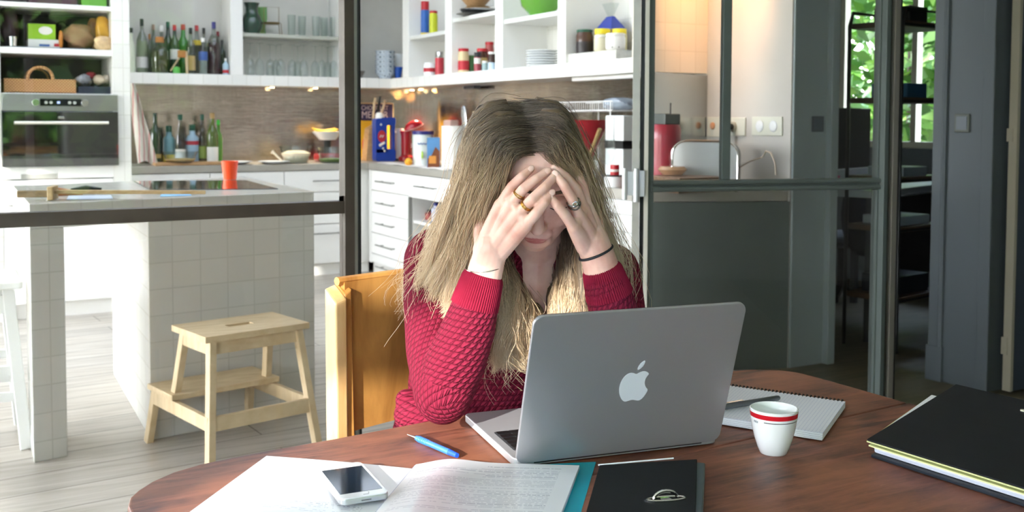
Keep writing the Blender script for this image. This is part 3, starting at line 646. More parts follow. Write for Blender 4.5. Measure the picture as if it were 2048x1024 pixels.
# phone
def frame_of(px0, px1, px2, z):  # bottom-left, bottom-right, top-left pixels -> origin, angle, width, length
    a, b_, c = pz(*px0, z), pz(*px1, z), pz(*px2, z); u = b_-a; v = c-a; ang = atan2(u.y, u.x); ang2 = atan2(v.y, v.x)-pi/2
    return a, (ang+ang2)/2, u.length, v.length
a, ang, wd, ln = frame_of((681, 1000), (775, 981), (655, 932), .768)
ph = thing('smartphone', 'white smartphone lying face up on the white sheets at the near left', 'phone', (a.x, a.y, .7595), ang)
MB().prism(rrect(0, wd, 0, ln, .009), 0, .0075).build('case', mat('pale_silver_case', 'c9c9cb', .3, .6, var=0), ph, local=True, bev=.0012)
MB().prism(rrect(.0012, wd-.0012, .0012, ln-.0012, .008), .0075, .0085).build('front', mat('white_gloss', 'eef0f4', .12, var=0), ph, local=True)
MB().box(.0045, wd-.0045, ln*.135, ln*.86, .0085, .0088).build('screen', mat('dark_blue_screen', '1b2838', .06, var=.1), ph, local=True)
MB().cyl((wd/2, ln*.93, .0085), (wd/2, ln*.93, .0087), .0048, n=20).build('home_button', mat('button_ring', 'cfd1d6', .3, .2), ph, local=True)
MB().box(wd*.55-.004, wd*.55+.004, ln*.05, ln*.057, .0085, .0087).cyl((wd*.62, ln*.09, .0085), (wd*.62, ln*.09, .0087), .0009, n=8).build('earpiece', BLK, ph, local=True)
MB().box(wd*.42, wd*.62, -.0003, .0002, .003, .0045).build('card_slot', mat('slot_grey', '77777a', .5), ph, local=True)

# pages with printed lines (set in the page's own coordinates)
def print_mat(name, paper='eceef6', ink='9599b2', y0=.06, y1=.97, x0=.06, x1=.94, row=.0052, W=.21, H=.297, dens=.44):
    m = bpy.data.materials.new(name); m.use_nodes = True; nt = m.node_tree; b = nt.nodes['Principled BSDF']; b.inputs['Roughness'].default_value = .28
    uv = node(nt, 'UVMap'); sp = node(nt, 'SeparateXYZ'); nt.links.new(uv.outputs[0], sp.inputs[0])
    def M(op, a, b_=None, c=None):
        n = node(nt, 'Math', operation=op)
        for i, v in enumerate((a, b_, c)):
            if v is None: continue
            if isinstance(v, (int, float)): n.inputs[i].default_value = v
            else: nt.links.new(v, n.inputs[i])
        return n.outputs[0]
    u, v = sp.outputs['X'], sp.outputs['Y']; q = M('DIVIDE', M('MULTIPLY', v, H), row); r = M('FLOOR', q); fy = M('FRACT', q)
    band = M('MULTIPLY', M('GREATER_THAN', fy, .34), M('LESS_THAN', fy, .66))
    def noise(x, y, s=1):
        cb = node(nt, 'CombineXYZ'); 
        for i, w_ in enumerate((x, y)):
            if isinstance(w_, (int, float)): cb.inputs[i].default_value = w_
            else: nt.links.new(w_, cb.inputs[i])
        n = node(nt, 'TexNoise', i_Scale=s, i_Detail=1.0); nt.links.new(cb.outputs[0], n.inputs['Vector']); return n.outputs['Fac']
    wordx = noise(M('MULTIPLY', u, W*260), M('MULTIPLY', r, 7.7)); word = M('GREATER_THAN', wordx, dens)
    rr = node(nt, 'TexWhiteNoise', noise_dimensions='1D'); nt.links.new(r, rr.inputs['W'])
    para = M('GREATER_THAN', rr.outputs['Value'], .16)
    r2 = node(nt, 'TexWhiteNoise', noise_dimensions='1D'); nt.links.new(M('ADD', r, 91.3), r2.inputs['W'])
    start = M('ADD', x0, M('MULTIPLY', M('MULTIPLY', M('GREATER_THAN', r2.outputs['Value'], .55), r2.outputs['Value']), .55))
    ins = M('MULTIPLY', M('GREATER_THAN', u, start), M('LESS_THAN', u, x1)); ins = M('MULTIPLY', ins, M('MULTIPLY', M('GREATER_THAN', v, y0), M('LESS_THAN', v, y1)))
    f = M('MULTIPLY', M('MULTIPLY', band, word), M('MULTIPLY', para, ins))
    bold = node(nt, 'TexWhiteNoise', noise_dimensions='1D'); nt.links.new(M('ADD', r, 13.1), bold.inputs['W'])
    f = M('MULTIPLY', f, M('ADD', .55, M('MULTIPLY', M('GREATER_THAN', bold.outputs['Value'], .88), .45)))
    nt.links.new(mixc(nt, f, paper, ink), b.inputs['Base Color']); b.inputs['Coat Weight'].default_value = .5; b.inputs['Coat Roughness'].default_value = .15
    return m
def sheet(name, m, parent, fn, nu, nv, thick=.0006):
    mb = MB().grid(fn, nu, nv, thick); o = mb.build(name, m, parent, smooth=True, ang=30); me = o.data
    uvl = me.uv_layers.new(name='UVMap'); W = nv+1; K = (nu+1)*W
    for lo in me.loops: i = lo.vertex_index % K; uvl.data[lo.index].uv = ((i//W)/nu, (i % W)/nv)
    return o
PAPER = mat('white_paper', 'eef0f5', .6, var=.01); TURQ = mat('turquoise_plastic', '00a3b8', .3, var=.03)
S = pz(832, 932, .7575); Sd = (pz(755, 1024, .7575)-S).normalized(); T = pz(1159, 926, .7645); Td = (pz(1121, 1024, .7645)-T).normalized()
bk = thing('display_book', 'turquoise clear-sleeve display book lying open, printed page on its right half', 'folder', (S.x, S.y, ZTB))
q0, q1 = pz(1192, 922, .7535), pz(1161, 1024, .7535); qd = (q1-q0).normalized(); s0 = Vector((S.x+.02, S.y-.01, 0))
cv = [(s0.x, s0.y), (s0.x+Sd.x*.31, s0.y+Sd.y*.31), (q0.x+qd.x*.31, q0.y+qd.y*.31), (q0.x, q0.y)]
MB().prism(cv, .7505, .7525).build('cover', TURQ, bk, bev=.0005)
def rp(u, v, dz=0):
    a = S+Sd*(.297*v); b_ = T+Td*(.297*v); p = a.lerp(b_, u); w_ = (b_-a)
    up = (.0065*sin(min(1, u*2.4)*pi/2)+.006*math.exp(-((u-.2)/.16)**2))
    return Vector((p.x-.0*w_.x, p.y+.012*sin(pi*min(1, u*2.2))*0, .7580+up*1.0-.004*u+dz))
for k in range(5): sheet('plastic_sleeve', mat('milky_sleeve', 'd5dcea', .15, var=0), bk, lambda u, v, k=k: rp(u, v, -.0012*(k+1))+Vector((.001*k, .0012*k, 0)), 16, 6, .0003)
sheet('printed_page', print_mat('printed_page', x0=.05, x1=.90, y0=.05), bk, lambda u, v: rp(u, v), 24, 12)
sp_ = MB()
sp_.tube([S+Vector((0, .0, -.001))+Sd*(.295*t) for t in (0, .5, 1)], .0028, 8); sp_.build('spine_fold', mat('lilac_plastic', '8f9ac2', .3), bk, smooth=True)  # fold along the spine in an even lilac tone
# white sheets at the left
a0, a1, a2 = pz(533, 909, .757), pz(829, 935, .757), pz(375, 1024, .757)
ws = thing('paper_sheets', 'loose white sheets fanned out under the smartphone at the near left of the table', 'paper', (a0.x, a0.y, ZTB))
ld = (a2-a0).normalized(); mid = pz(757, 932, .757)
wsm = print_mat('sparse_print', x0=.12, x1=.9, y0=.50, y1=.80, dens=.5, ink='9a9db0')
def wl(dx, dz):
    def f(u, v):
        a = a0.lerp(a1, u)+ld*(.297*v)*(1-u)+Sd*(.297*v)*u; return Vector((a.x+dx, a.y+dx*.3, .7545+dz+.0014*sin(u*pi)*.8))
    return f
sheet('sheet', PAPER, ws, wl(.001, -.0018), 10, 4); sheet('sheet', wsm, ws, wl(0, 0), 10, 6)
g1, g2, g3 = pz(757, 928, .759), pz(822, 930, .759), pz(700, 1010, .759)
MB()

# black ring binder under the display book
a, b_, c_, d_ = pz(1150, 938, .775), pz(1394, 918, .775), pz(1391, 1024, .775), pz(1100, 1060, .775)
dn = (c_-b_).normalized(); c2 = b_+dn*.26; lft = (a-b_).normalized(); a2_ = b_+lft*.235; d2 = a2_+dn*.26
bi = thing('ring_binder', 'black ring binder lying at the near table edge with a metal finger ring', 'binder', (b_.x, b_.y, ZTB))
BKB = mat('black_board', '1b1d21', .55, var=.15, scale=25, bump=.05)
zt = .7750
bsdf(BKB).inputs['Specular IOR Level'].default_value = .22; bsdf(BKB).inputs['Roughness'].default_value = .65
def quadz(P, z0, z1): return MB().prism([(p.x, p.y) for p in P], z0, z1)
off = Vector((0, 0, 0))
quadz([a2_+lft*-.03, d2+lft*-.03, c2, b_], zt-.0025, zt).build('cover', BKB, bi, bev=.0008) if False else None
sh = -lft
# the binder only shows right of the display book; its cover starts there so that the two do not run through each other
e0 = pz(1199, 930, zt); e1 = pz(1172, 1024, zt); ed_ = (e1-e0).normalized()
quadz([e0, e0+ed_*.27, c2, b_], zt-.0025, zt).build('cover', BKB, bi, bev=.0008)
quadz([e0, e0+ed_*.27, c2, b_], .7505, .753).build('cover', BKB, bi, bev=.0008)
q = [e0-ed_*-.004, e0+ed_*.26, c2+lft*.006, b_+lft*.006]
w0, w1 = e0+Vector((0, .0035, 0)), pz(1347, 916.5, zt)
quadz([e0+ed_*.002, e0+ed_*.26, c2+lft*.02, pz(1347, 918, zt)], .7535, zt-.003).build('paper_block', PAPER, bi)
MB().tube([w0+Vector((0, 0, -.001)), pz(1240, 926.5, zt)+Vector((0, .001, 0)), w1], .0011, 6).build('page_edge', PAPER, bi, smooth=True)
quadz([b_+lft*.002, c2+lft*.002, c2-lft*.0085, b_-lft*.0085-Vector((0, .006, 0))], .7505, zt-.004).build('spine', mat('blue_grey_spine', '4d5a62', .35), bi, bev=.002)
r0 = pz(1332, 998, zt+.001); uR = (pz(1370, 995, zt)-pz(1294, 1000, zt)); rw = uR.length/2; uR.normalize(); vR = Vector((-uR.y, uR.x, 0))
ring = MB(); N_ = 20
ring.tube([r0+uR*(rw*cos(2*pi*k/N_))+vR*(rw*.28*sin(2*pi*k/N_)) for k in range(N_)], .0018, 6, closed=True)
ring.tube([r0+uR*(rw*.62*cos(pi*k/10))+Vector((0, 0, .010*sin(pi*k/10)))+vR*.001 for k in range(11)], .0022, 8)
ring.build('finger_ring', CHROME, bi, smooth=True)
MB().cyl((r0.x, r0.y, zt-.0001), (r0.x, r0.y, zt+.0012), rw*.28, n=16).build('ring_plate', CHROME, bi)

# blue pen beside the display book
p0, p1, p2 = pz(815, 869, .7545), pz(833, 876, .755), pz(905, 907, .756)
dpen = (p2-p1).normalized()
pn = thing('ballpoint_pen', 'bright blue ballpoint pen on the table left of the laptop', 'pen', (p1.x, p1.y, ZTB))
MB().tube([p1, p1+dpen*.006, p1+dpen*.09], [.0038, .0047, .0047], 12).build('barrel', mat('blue_plastic', '3a76cf', .3, var=.02), pn, smooth=True)
MB().tube([p1+dpen*.09, p1+dpen*.11], [.0047, .0036], 12).build('end_cap', mat('deep_blue_plastic', '2858d8', .25), pn, smooth=True)
MB().tube([p0-dpen*0, p0+(p1-p0)*.4, p1], [.0007, .0012, .0030], 10).build('tip', CHROME, pn, smooth=True)
gr = MB()
for k in range(6): q = p1+dpen*(.008+.0045*k); gr.tube([q, q+dpen*.0016], .0051, 12)
gr.build('grip_rings', mat('blue_grip', '3f7fd0', .4), pn, smooth=True)

# spiral notebook with a pen on it
zt = .763
tr, br_, tl = pz(1691, 803, zt), pz(1646, 866, zt), pz(1455, 770, zt)
u = (tl-tr).normalized(); v = (br_-tr); vl = v.length; v.normalize(); tl2 = tr+u*.235; bl2 = br_+u*.235
nb = thing('spiral_notebook', 'open ruled spiral notebook with wire binding behind the cup', 'notebook', (tr.x, tr.y, ZTB))
def nbf(u_, v_): p = tr.lerp(tl2, u_)+(br_-tr)*v_; return Vector((p.x, p.y, zt-.003*max(0, v_-.85)/.15*0))
RULED = bpy.data.materials.new('ruled_paper'); RULED.use_nodes = True; nt = RULED.node_tree; b = nt.nodes['Principled BSDF']; b.inputs['Roughness'].default_value = .55
uvn = node(nt, 'UVMap'); sp2 = node(nt, 'SeparateXYZ'); nt.links.new(uvn.outputs[0], sp2.inputs[0])
def fm(o, k):
    a_ = node(nt, 'Math', operation='MULTIPLY'); a_.inputs[1].default_value = k; nt.links.new(o, a_.inputs[0]); f_ = node(nt, 'Math', operation='FRACT'); nt.links.new(a_.outputs[0], f_.inputs[0]); l_ = node(nt, 'Math', operation='LESS_THAN'); l_.inputs[1].default_value = .14; nt.links.new(f_.outputs[0], l_.inputs[0]); return l_.outputs[0]
mxx = node(nt, 'Math', operation='MAXIMUM'); nt.links.new(fm(sp2.outputs['X'], 42), mxx.inputs[0]); nt.links.new(fm(sp2.outputs['Y'], 36), mxx.inputs[1])
sc2 = node(nt, 'Math', operation='MULTIPLY'); sc2.inputs[1].default_value = .5; nt.links.new(mxx.outputs[0], sc2.inputs[0])
nt.links.new(mixc(nt, sc2.outputs[0], 'e9eaf3', 'a9aed0'), b.inputs['Base Color'])
sheet('page', RULED, nb, nbf, 4, 4)
for k in range(4):
    o_ = Vector((0, 0, 0))+(v*.0014*(k+1)); z1 = zt-.0008-.0025*k
    quadz([tr+v*.001, tl2+v*.001, bl2+o_, br_+o_], z1-.0023, z1).build('page_block', PAPER, nb, bev=.0004)
wr = MB()
for k in range(34):
    c0 = tr+u*(.005+.0068*k); 
    for s_ in (0, .0013):
        wr.tube([c0+u*s_+v*.0065*cos(a_)-v*.001+Vector((0, 0, -.0035+.006*sin(a_))) for a_ in [pi*2*j/10 for j in range(10)]], .0006, 5, closed=True)
wr.build('wire_binding', BLACKSTEEL, nb, smooth=True)
p0, p1 = pz(1440, 815, .769), pz(1558, 795.5, .769); dn_ = (p1-p0).normalized()
pn = thing('ballpoint_pen', 'slim grey metal pen lying across the spiral notebook', 'pen', (p0.x, p0.y, zt))
MB().tube([p0, p1-dn_*.004, p1], [.0048, .0048, .0036], 12).build('barrel', mat('grey_metal_pen', '7c7f86', .3, .7), pn, smooth=True)
MB().beam(p0+Vector((0, 0, .006)), p0+dn_*.05+Vector((0, 0, .006)), .003, .001).build('clip', CHROME, pn)

# cup
c0 = pz(1546.5, 905, ZTB); cup = thing('espresso_cup', 'small white cup with red band standing before the spiral notebook', 'cup', (c0.x, c0.y, ZTB))
CER = mat('white_glazed_ceramic', 'f1f3f3', .12, var=0, coat=.4)
def prof(r, z): return (r, z)
outer = [(.0, .0), (.0195, .0), (.0205, .0015), (.024, .010), (.0285, .024), (.0322, .040), (.0348, .056), (.0358, .068)]
def rad(z):
    for (r0_, z0_), (r1_, z1_) in zip(outer[1:], outer[2:]):
        if z0_ <= z <= z1_: return r0_+(r1_-r0_)*(z-z0_)/(z1_-z0_)
    return .0358
inner = [(.0345, .0688), (.0335, .068), (.0322, .055), (.0295, .038), (.025, .020), (.017, .006), (0, .0045)]
MB().lathe(outer+inner, (0, 0, 0), 48).build('bowl', CER, cup, local=True, smooth=True, ang=60)
MB().lathe([(rad(.0575)+.0002, .0575), (rad(.060)+.0003, .060), (rad(.0645)+.0003, .0645), (rad(.0645)-.001, .0645), (rad(.0575)-.001, .0575)], (0, 0, 0), 48).build('red_band', mat('red_glaze', 'c81e2a', .15), cup, local=True, smooth=True)
vd = atan2(-c0.y, -c0.x)                                                # toward the camera side
def arc(z, a0_, a1_, th): 
    mb = MB(); n = 20; vs = []
    for k in range(n+1):
        a_ = vd+a0_+(a1_-a0_)*k/n
        for zz in (z, z+th): vs.append(((rad(zz)+.0003)*cos(a_), (rad(zz)+.0003)*sin(a_), zz))
    return mb.add(vs, [(2*k, 2*k+2, 2*k+3, 2*k+1) for k in range(n)])
arc(.0528, -.42, 1.25, .0011).build('black_line', BLK, cup, local=True)
for i, ch in enumerate('moi'):
    a_ = vd-.92+(0, .115, .185)[i]; rr_ = rad(.0525)+.0002
    text_mesh('lettering', ch, .0068, mat('grey_lettering', '6d7a80', .5), cup, (rr_*cos(a_), rr_*sin(a_), .0525), (pi/2-.12, 0, a_+pi/2), depth=.0001)

# black folder stuffed with yellow and white sheets
zt = .792
f0, f1 = pz(1734, 878, zt), pz(1912, 768, zt); fr_ = pz(2048, 975, zt); fu = (f1-f0); fv = (fr_-f0).normalized()
g0, g1_ = f0, f1; g3 = f0+fv*.33; g2_ = f1+fv*.36
fo = thing('document_folder', 'thick black folder at the right table edge, pale yellow and white sheets spilling out', 'folder', (f0.x, f0.y, ZTB))
def slab(P, z0, z1, name, m, bev=.0008): return MB().prism([(p.x, p.y) for p in P][::-1], z0, z1).build(name, m, fo, bev=bev)
slab([f0, f1, g2_, g3], zt-.0025, zt, 'cover', BKB)
b0 = pz(1742, 911, .753); b1 = b0+fu; 
slab([b0, b0+fu, b0+fu+fv*.36, b0+fv*.33], .7505, .7545, 'cover', mat('navy_black_board', '1f2833', .35))
YEL = mat('pale_yellow_paper', 'e3e6a8', .6)
fn_ = fu.normalized()
y0_, y1_ = pz(1733, 882, .786), pz(1861, 792, .786)
slab([y0_, y1_, y1_+fv*.3, y0_+fv*.33], .7845, .7865, 'yellow_sheet', YEL, .0003)
slab([y0_+fn_*.0+fv*.004, y1_+fv*.002, y1_+fv*.3, y0_+fv*.33], .7870, .7885, 'white_sheet', PAPER, .0003)
y2 = pz(1737, 889, .783); slab([y2, y2+fn_*.24, y2+fn_*.24+fv*.3, y2+fv*.33], .7805, .7825, 'yellow_sheet', YEL, .0003)
for k in range(9):
    z_ = .7555+k*.0026; s_ = pz(1752+R_.uniform(-4, 6), 905-k*1.2, z_)
    slab([s_, s_+fn_*.28, s_+fn_*.28+fv*.32, s_+fv*.32], z_, z_+.0022, 'sheet', mat('translucent_sheet', 'cfd8e6', .35) if k % 2 else PAPER, .0003)
pk = pz(2046, 822, zt); MB().cyl((pk.x, pk.y, zt), (pk.x, pk.y, zt+.002), .004, n=12).build('snap', mat('cream_snap', 'd9d6c0', .4), fo)

# ================================================================ chair, step stool, bar stool
VARN = wood_mat('amber_varnished_wood', '94602c', 'd49b52', grain=(4, 4, 1.2), rough=.32, scale=3, bump=.1)
VARN2 = wood_mat('pale_varnished_wood', 'c79656', 'e8c48c', grain=(6, 6, .8), rough=.35, scale=3)
cl = pd(686, 568, 1.93); cr_ = pd(808, 550, 2.02); cu_ = (cr_-cl); cu_.z = 0; cu_.normalize(); cn = Vector((cu_.y, -cu_.x, 0))      # cn points to the table
CW = .44
ch = thing('wooden_chair', 'old varnished wooden chair with a scuffed panel back that the woman sits on', 'chair', (cl.x+cu_.x*CW/2, cl.y+cu_.y*CW/2, 0))
zt0 = cl.z
def cp(s, n, z): return Vector((cl.x, cl.y, 0))+cu_*s+cn*n+Vector((0, 0, z))
def backf(u_, v_):
    s = .012+(CW-.024)*u_; lean = (v_-.0)*.02; return cp(s, -.014*sin(pi*u_)-.010-.004*v_, .655+(zt0-.655)*v_+.0*sin(pi*u_))
MB().grid(backf, 16, 6, .012).build('back_panel', VARN, ch, smooth=True)
MB().tube([cp(.0+CW*t, -.014*sin(pi*t)-.022, zt0+.002) for t in [k/12 for k in range(13)]], .0085, 8).build('top_rail', VARN, ch, smooth=True)
for s_, sg in ((0, 1), (CW, -1)):
    st = MB()
    st.hexa([tuple(cp(s_+sg*a, n, 0.0)) for a, n in ((-.012, .004), (.012, .004), (.012, -.04), (-.012, -.04))], [tuple(cp(s_+sg*a, n, zt0+zz)) for a, n, zz in ((-.018, .004, -.035), (.006, .004, -.028), (.008, -.04, -.005), (-.016, -.04, -.012))])
    st.build('leg', VARN2, ch, bev=.003)
    st = MB().hexa([tuple(cp(s_+sg*a, n, .45)) for a, n in ((.012, .0), (.030, .0), (.030, -.04), (.012, -.04))], [tuple(cp(s_+sg*a, n, zt0+zz)) for a, n, zz in ((.006, -.004, -.022), (.022, -.004, -.012), (.024, -.04, -.004), (.008, -.04, -.004))])
    st.build('back_stile', VARN, ch, bev=.003)
MB().prism([tuple(cp(s, n, 0))[:2] for s, n in ((.0, .40), (CW, .40), (CW, .02), (0, .02))][::-1], .415, .455).build('seat', VARN, ch, bev=.01)
for s_ in (.03, CW-.03): MB().beam(cp(s_, .37, 0), cp(s_, .37, .415), .035, .035, up=(1, 0, 0)).build('leg', VARN2, ch, bev=.003)

BIRCH = wood_mat('pale_beech', 'b8a07a', 'd2bd99', grain=(3, 12, 3), rough=.5, scale=2.5, bump=.06)
zs = .49
S1, S2, S3, S4 = [pz(*q, zs) for q in ((411, 675), (619, 645), (561, 619), (366, 647))]
ux = (S2-S1); ux.z = 0; W_ = ux.length; ux.normalize(); uy = Vector((-ux.y, ux.x, 0)); Dp = min(.30, (S4-S1).dot(uy))
st = thing('step_stool', 'pale wooden two-step stool standing against the white tiled island', 'stool', (S1.x+ux.x*W_/2, S1.y+ux.y*W_/2+.1, 0))
def sp3(a_, b_, z): q = S1+ux*a_+uy*b_; return Vector((q.x, q.y, z))
seat = MB(); hx0, hx1, hy0, hy1 = W_*.36, W_*.60, Dp*.42, Dp*.56
for a_, b_, c_, d_ in ((0, hx0, 0, Dp), (hx1, W_, 0, Dp), (hx0, hx1, 0, hy0), (hx0, hx1, hy1, Dp)):
    seat.hexa([tuple(sp3(x, y, zs-.022)) for x, y in ((a_, c_), (b_, c_), (b_, d_), (a_, d_))], [tuple(sp3(x, y, zs)) for x, y in ((a_, c_), (b_, c_), (b_, d_), (a_, d_))])
seat.build('seat', BIRCH, st)
zst, y1s = .235, Dp+.20                                                  # the lower step sticks out on the far side
def leg(x0_, y0_, z0_, x1_, y1_, z1_, name='leg', wd=.036, th=.026):
    MB().beam(sp3(x0_, y0_, z0_), sp3(x1_, y1_, z1_), th, wd, up=tuple(uy)).build(name, BIRCH, st, bev=.002)
leg(-.010, -.045, .0, .035, .03, zs-.022); leg(W_+.010, -.045, 0, W_-.035, .03, zs-.022)
leg(.018, Dp+.02, zst-.03, .035, Dp-.04, zs-.022); leg(W_-.018, Dp+.02, zst-.03, W_-.035, Dp-.04, zs-.022)
leg(-.004, y1s+.02, 0, .010, y1s-.03, zst-.022); leg(W_+.004, y1s+.02, 0, W_-.010, y1s-.03, zst-.022)
for y in (.03, Dp-.035): MB().beam(sp3(.03, y, zs-.047), sp3(W_-.03, y, zs-.047), .02, .048).build('apron', BIRCH, st, bev=.002)
for x in (.032, W_-.032): MB().beam(sp3(x, .03, zs-.047), sp3(x, Dp-.03, zs-.047), .02, .048).build('apron', BIRCH, st, bev=.002)
MB().hexa([tuple(sp3(x, y, zst-.022)) for x, y in ((-.015, Dp-.03), (W_+.015, Dp-.03), (W_+.015, y1s), (-.015, y1s))], [tuple(sp3(x, y, zst)) for x, y in ((-.015, Dp-.03), (W_+.015, Dp-.03), (W_+.015, y1s), (-.015, y1s))]).build('step', BIRCH, st, bev=.003)
for x in (.004, W_-.004): MB().beam(sp3(x, -.02, zst-.05), sp3(x, y1s-.02, zst-.05), .02, .05).build('side_rail', BIRCH, st, bev=.002)
MB().beam(sp3(.01, -.02, zst-.05), sp3(W_-.01, -.02, zst-.05), .018, .052).build('stretcher', BIRCH, st, bev=.002)

bs = thing('bar_stool', 'white painted wooden bar stool at the far left beside the tiled island', 'stool', (.075, 4.45, 0))
WP = mat('white_painted_wood', 'e6e6e2', .4, var=.02); hs = .165; zt = .637
MB().prism(rrect(-hs-.02, hs+.02, -hs-.02, hs+.02, .02), zt-.028, zt).build('seat', WP, bs, local=True, bev=.006)
for sx_ in (-1, 1):
    for sy_ in (-1, 1): MB().beam((sx_*(hs+.02), sy_*(hs+.02), 0), (sx_*(hs-.03), sy_*(hs-.03), zt-.03), .042, .042, up=(0, 1, 0)).build('leg', WP, bs, local=True, bev=.003)
for zz, k in ((.50+.05, 0), (.30, .02), (.20, .03)):
    for s_ in (-1, 1):
        e_ = hs-.02+k*.6; th = .07 if zz > .5 else .035
        MB().beam((-e_, s_*e_, zz), (e_, s_*e_, zz), .018, th).build('rail', WP, bs, local=True); MB().beam((s_*e_, -e_, zz-.02), (s_*e_, e_, zz-.02), .018, th).build('rail', WP, bs, local=True)

# ================================================================ things in the kitchen
CLEAR = glass_mat('clear_glass', (.90, .93, .92), 2.6, .03); BGL = glass_mat('bottle_glass', (.62, .66, .60), 2.2, .03)
def tinted(name, c, r=1.3): return glass_mat(name, c, r, .02)
G_GREEN = mat('dark_green_glass', '1f3a22', .08, var=0, coat=.5); G_OLIVE = mat('olive_glass', '4c5f22', .08, var=0, coat=.5); G_BRIGHT = mat('bright_green_glass', '2f7d2c', .1, var=0, coat=.4)
C_BLACK = mat('black_cap', '1c1e20', .4); C_RED = mat('red_cap', 'b8242c', .35); C_WHITE = mat('white_cap', 'eceae4', .4, var=0); C_BLUE = mat('blue_cap', '2b2c72', .35); C_CORK = mat('cork', 'b67a42', .8, var=.15, scale=40); C_GREEN = mat('dark_green_cap', '1c5540', .4)
L_WHITE = mat('paper_label', 'e4e2da', .6); L_TAN = mat('tan_label', 'b79a5c', .6); L_YEL = mat('yellow_label', 'e3c83e', .5); L_BLUE = mat('blue_label', '3e5fa0', .5); L_RED = mat('red_label', 'c0303a', .5)
def bottle(base, h, r, glass, cap, label, capc, group=None, kind='spirit', liquid=None, band=None, cat='bottle', name='bottle', fill=.6, n=18):
    t = thing(name, label, cat, base, 0, group)
    sh = {'spirit': [(r, .58), (r*.9, .66), (.36, .76), (.34, .88)], 'wine': [(r, .56), (r*.85, .66), (.42, .76), (.36, .90)], 'square': [(r, .64), (r*.8, .70), (.5, .74), (.46, .86)], 'slim': [(r, .45), (r*.85, .6), (.45, .74), (.4, .90)], 'round': [(r, .50), (r*.93, .62), (r*.6, .72), (.30, .78), (.28, .88)]}[kind]
    P = [(0, 0), (r*.92, 0), (r, h*.02)]
    for rr, zz in sh: P.append(((rr*r if rr not in (r, r*.9, r*.85, r*.8, r*.93, r*.6) else rr), zz*h))
    zc = sh[-1][1]*h; P.append((0, zc))
    MB().lathe(P, (0, 0, 0), n).build('body', glass, t, local=True, smooth=True, ang=50)
    rc = P[-2][0]*1.12
    MB().lathe([(0, zc-.004), (rc, zc-.004), (rc, h-.002), (rc*.9, h), (0, h)], (0, 0, 0), n).build('cap', cap, t, local=True, smooth=True, ang=50)
    if liquid: MB().lathe([(0, .004), (r*.93, .004), (r*.93, h*fill), (0, h*fill)], (0, 0, 0), n).build('liquid', liquid, t, local=True, smooth=True, ang=50)
    if band:
        m_, za, zb = band; MB().lathe([(r*1.0, h*za), (r*1.015, h*za), (r*1.015, h*zb), (r*1.0, h*zb)], (0, 0, 0), n).build('label', m_, t, local=True, smooth=True)
    return t
def at_y(px, ytop, Y, z0): a = py_(px, 300, Y); d = (a-EYE).dot(FW); return a.x, (py_(px, ytop, Y).z-z0), d/FPX
def at_x(px, ytop, X, z0): a = px_(px, 300, X); d = (a-EYE).dot(FW); return a.y, (px_(px, ytop, X).z-z0), d/FPX
GB = 'bottles crowded in the left open shelf'
AMBERL = mat('herb_liquor', '4c3d1c', .2, var=.35, scale=30); PURP = mat('plum_liquor', '3c0f22', .15); CREAMY = mat('creamy_bottle', 'd6dcc8', .3)
for px, yt, hw, Y, kd, gl, cp_, lq, bd, lb in (
    (266, 56, 7, 8.26, 'slim', CREAMY, C_BLACK, None, None, 'pale bottle with black cap, first from the left on the bottle shelf'),
    (287, 38, 11, 8.34, 'round', BGL, C_BLACK, CREAMY, (C_WHITE, .1, .3), 'tall clear round bottle with long black stopper on the bottle shelf'),
    (302, 68, 6, 8.42, 'spirit', BGL, C_CORK, None, None, 'slim clear bottle with cork stopper behind the herb bottle'),
    (310, 49, 7, 8.46, 'wine', BGL, mat('dusty_rose_cap', 'a8867c', .5), None, None, 'clear bottle with dusty rose cap at the back of the bottle shelf'),
    (326, 51, 9, 8.40, 'spirit', BGL, C_WHITE, None, (L_WHITE, .2, .45), 'clear bottle with tall white cap on the bottle shelf'),
    (322, 74, 16, 8.26, 'square', BGL, C_CORK, AMBERL, None, 'squat square bottle of brown herb liquor with cork stopper'),
    (339, 44, 9, 8.40, 'wine', G_GREEN, C_GREEN, None, None, 'dark bottle with round teal stopper on the bottle shelf'),
    (352, 50, 9, 8.33, 'wine', G_GREEN, C_RED, None, (L_WHITE, .3, .5), 'dark green bottle with red and black cap and white label'),
    (369, 49, 11, 8.40, 'wine', G_BRIGHT, C_RED, None, None, 'bright green bottle with red foil neck on the bottle shelf'),
    (384, 56, 9, 8.30, 'spirit', BGL, C_BLACK, None, (L_TAN, .08, .4), 'clear bottle with black cap and tan label on the bottle shelf'),
    (396, 51, 9, 8.43, 'wine', BGL, C_RED, None, (L_YEL, .6, .7), 'clear bottle with bright red cap and yellow neck label'),
    (410, 56, 8, 8.43, 'spirit', BGL, C_BLACK, None, None, 'clear bottle with black cap behind the blue label bottle'),
    (408, 76, 9, 8.26, 'slim', BGL, C_WHITE, mat('pale_water', 'aab4ba', .2), (L_BLUE, .38, .62), 'small clear bottle with white cap and blue label'),
    (430, 44, 13, 8.30, 'round', BGL, C_BLUE, PURP, None, 'big round bottle of plum coloured liquor with blue cap'),
    (438, 63, 7, 8.43, 'slim', G_GREEN, mat('wine_red_cap', '7c1d28', .4), None, None, 'thin dark bottle with wine red cap at the right end of the bottle shelf'),
    (446, 80, 7, 8.38, 'spirit', G_GREEN, C_BLACK, None, None, 'short dark bottle with black cap beside the shelf upright'),
    (453, 117, 6, 8.25, 'spirit', mat('pale_blue_flask', 'a9c4d4', .3), C_WHITE, None, (L_RED, .1, .3), 'tiny pale blue bottle at the right end of the bottle shelf')):
    x, h, k = at_y(px, yt, Y, ZS2); bottle((x, Y, ZS2), h, hw*k, gl, cp_, lb, None, GB, kd, lq, bd)
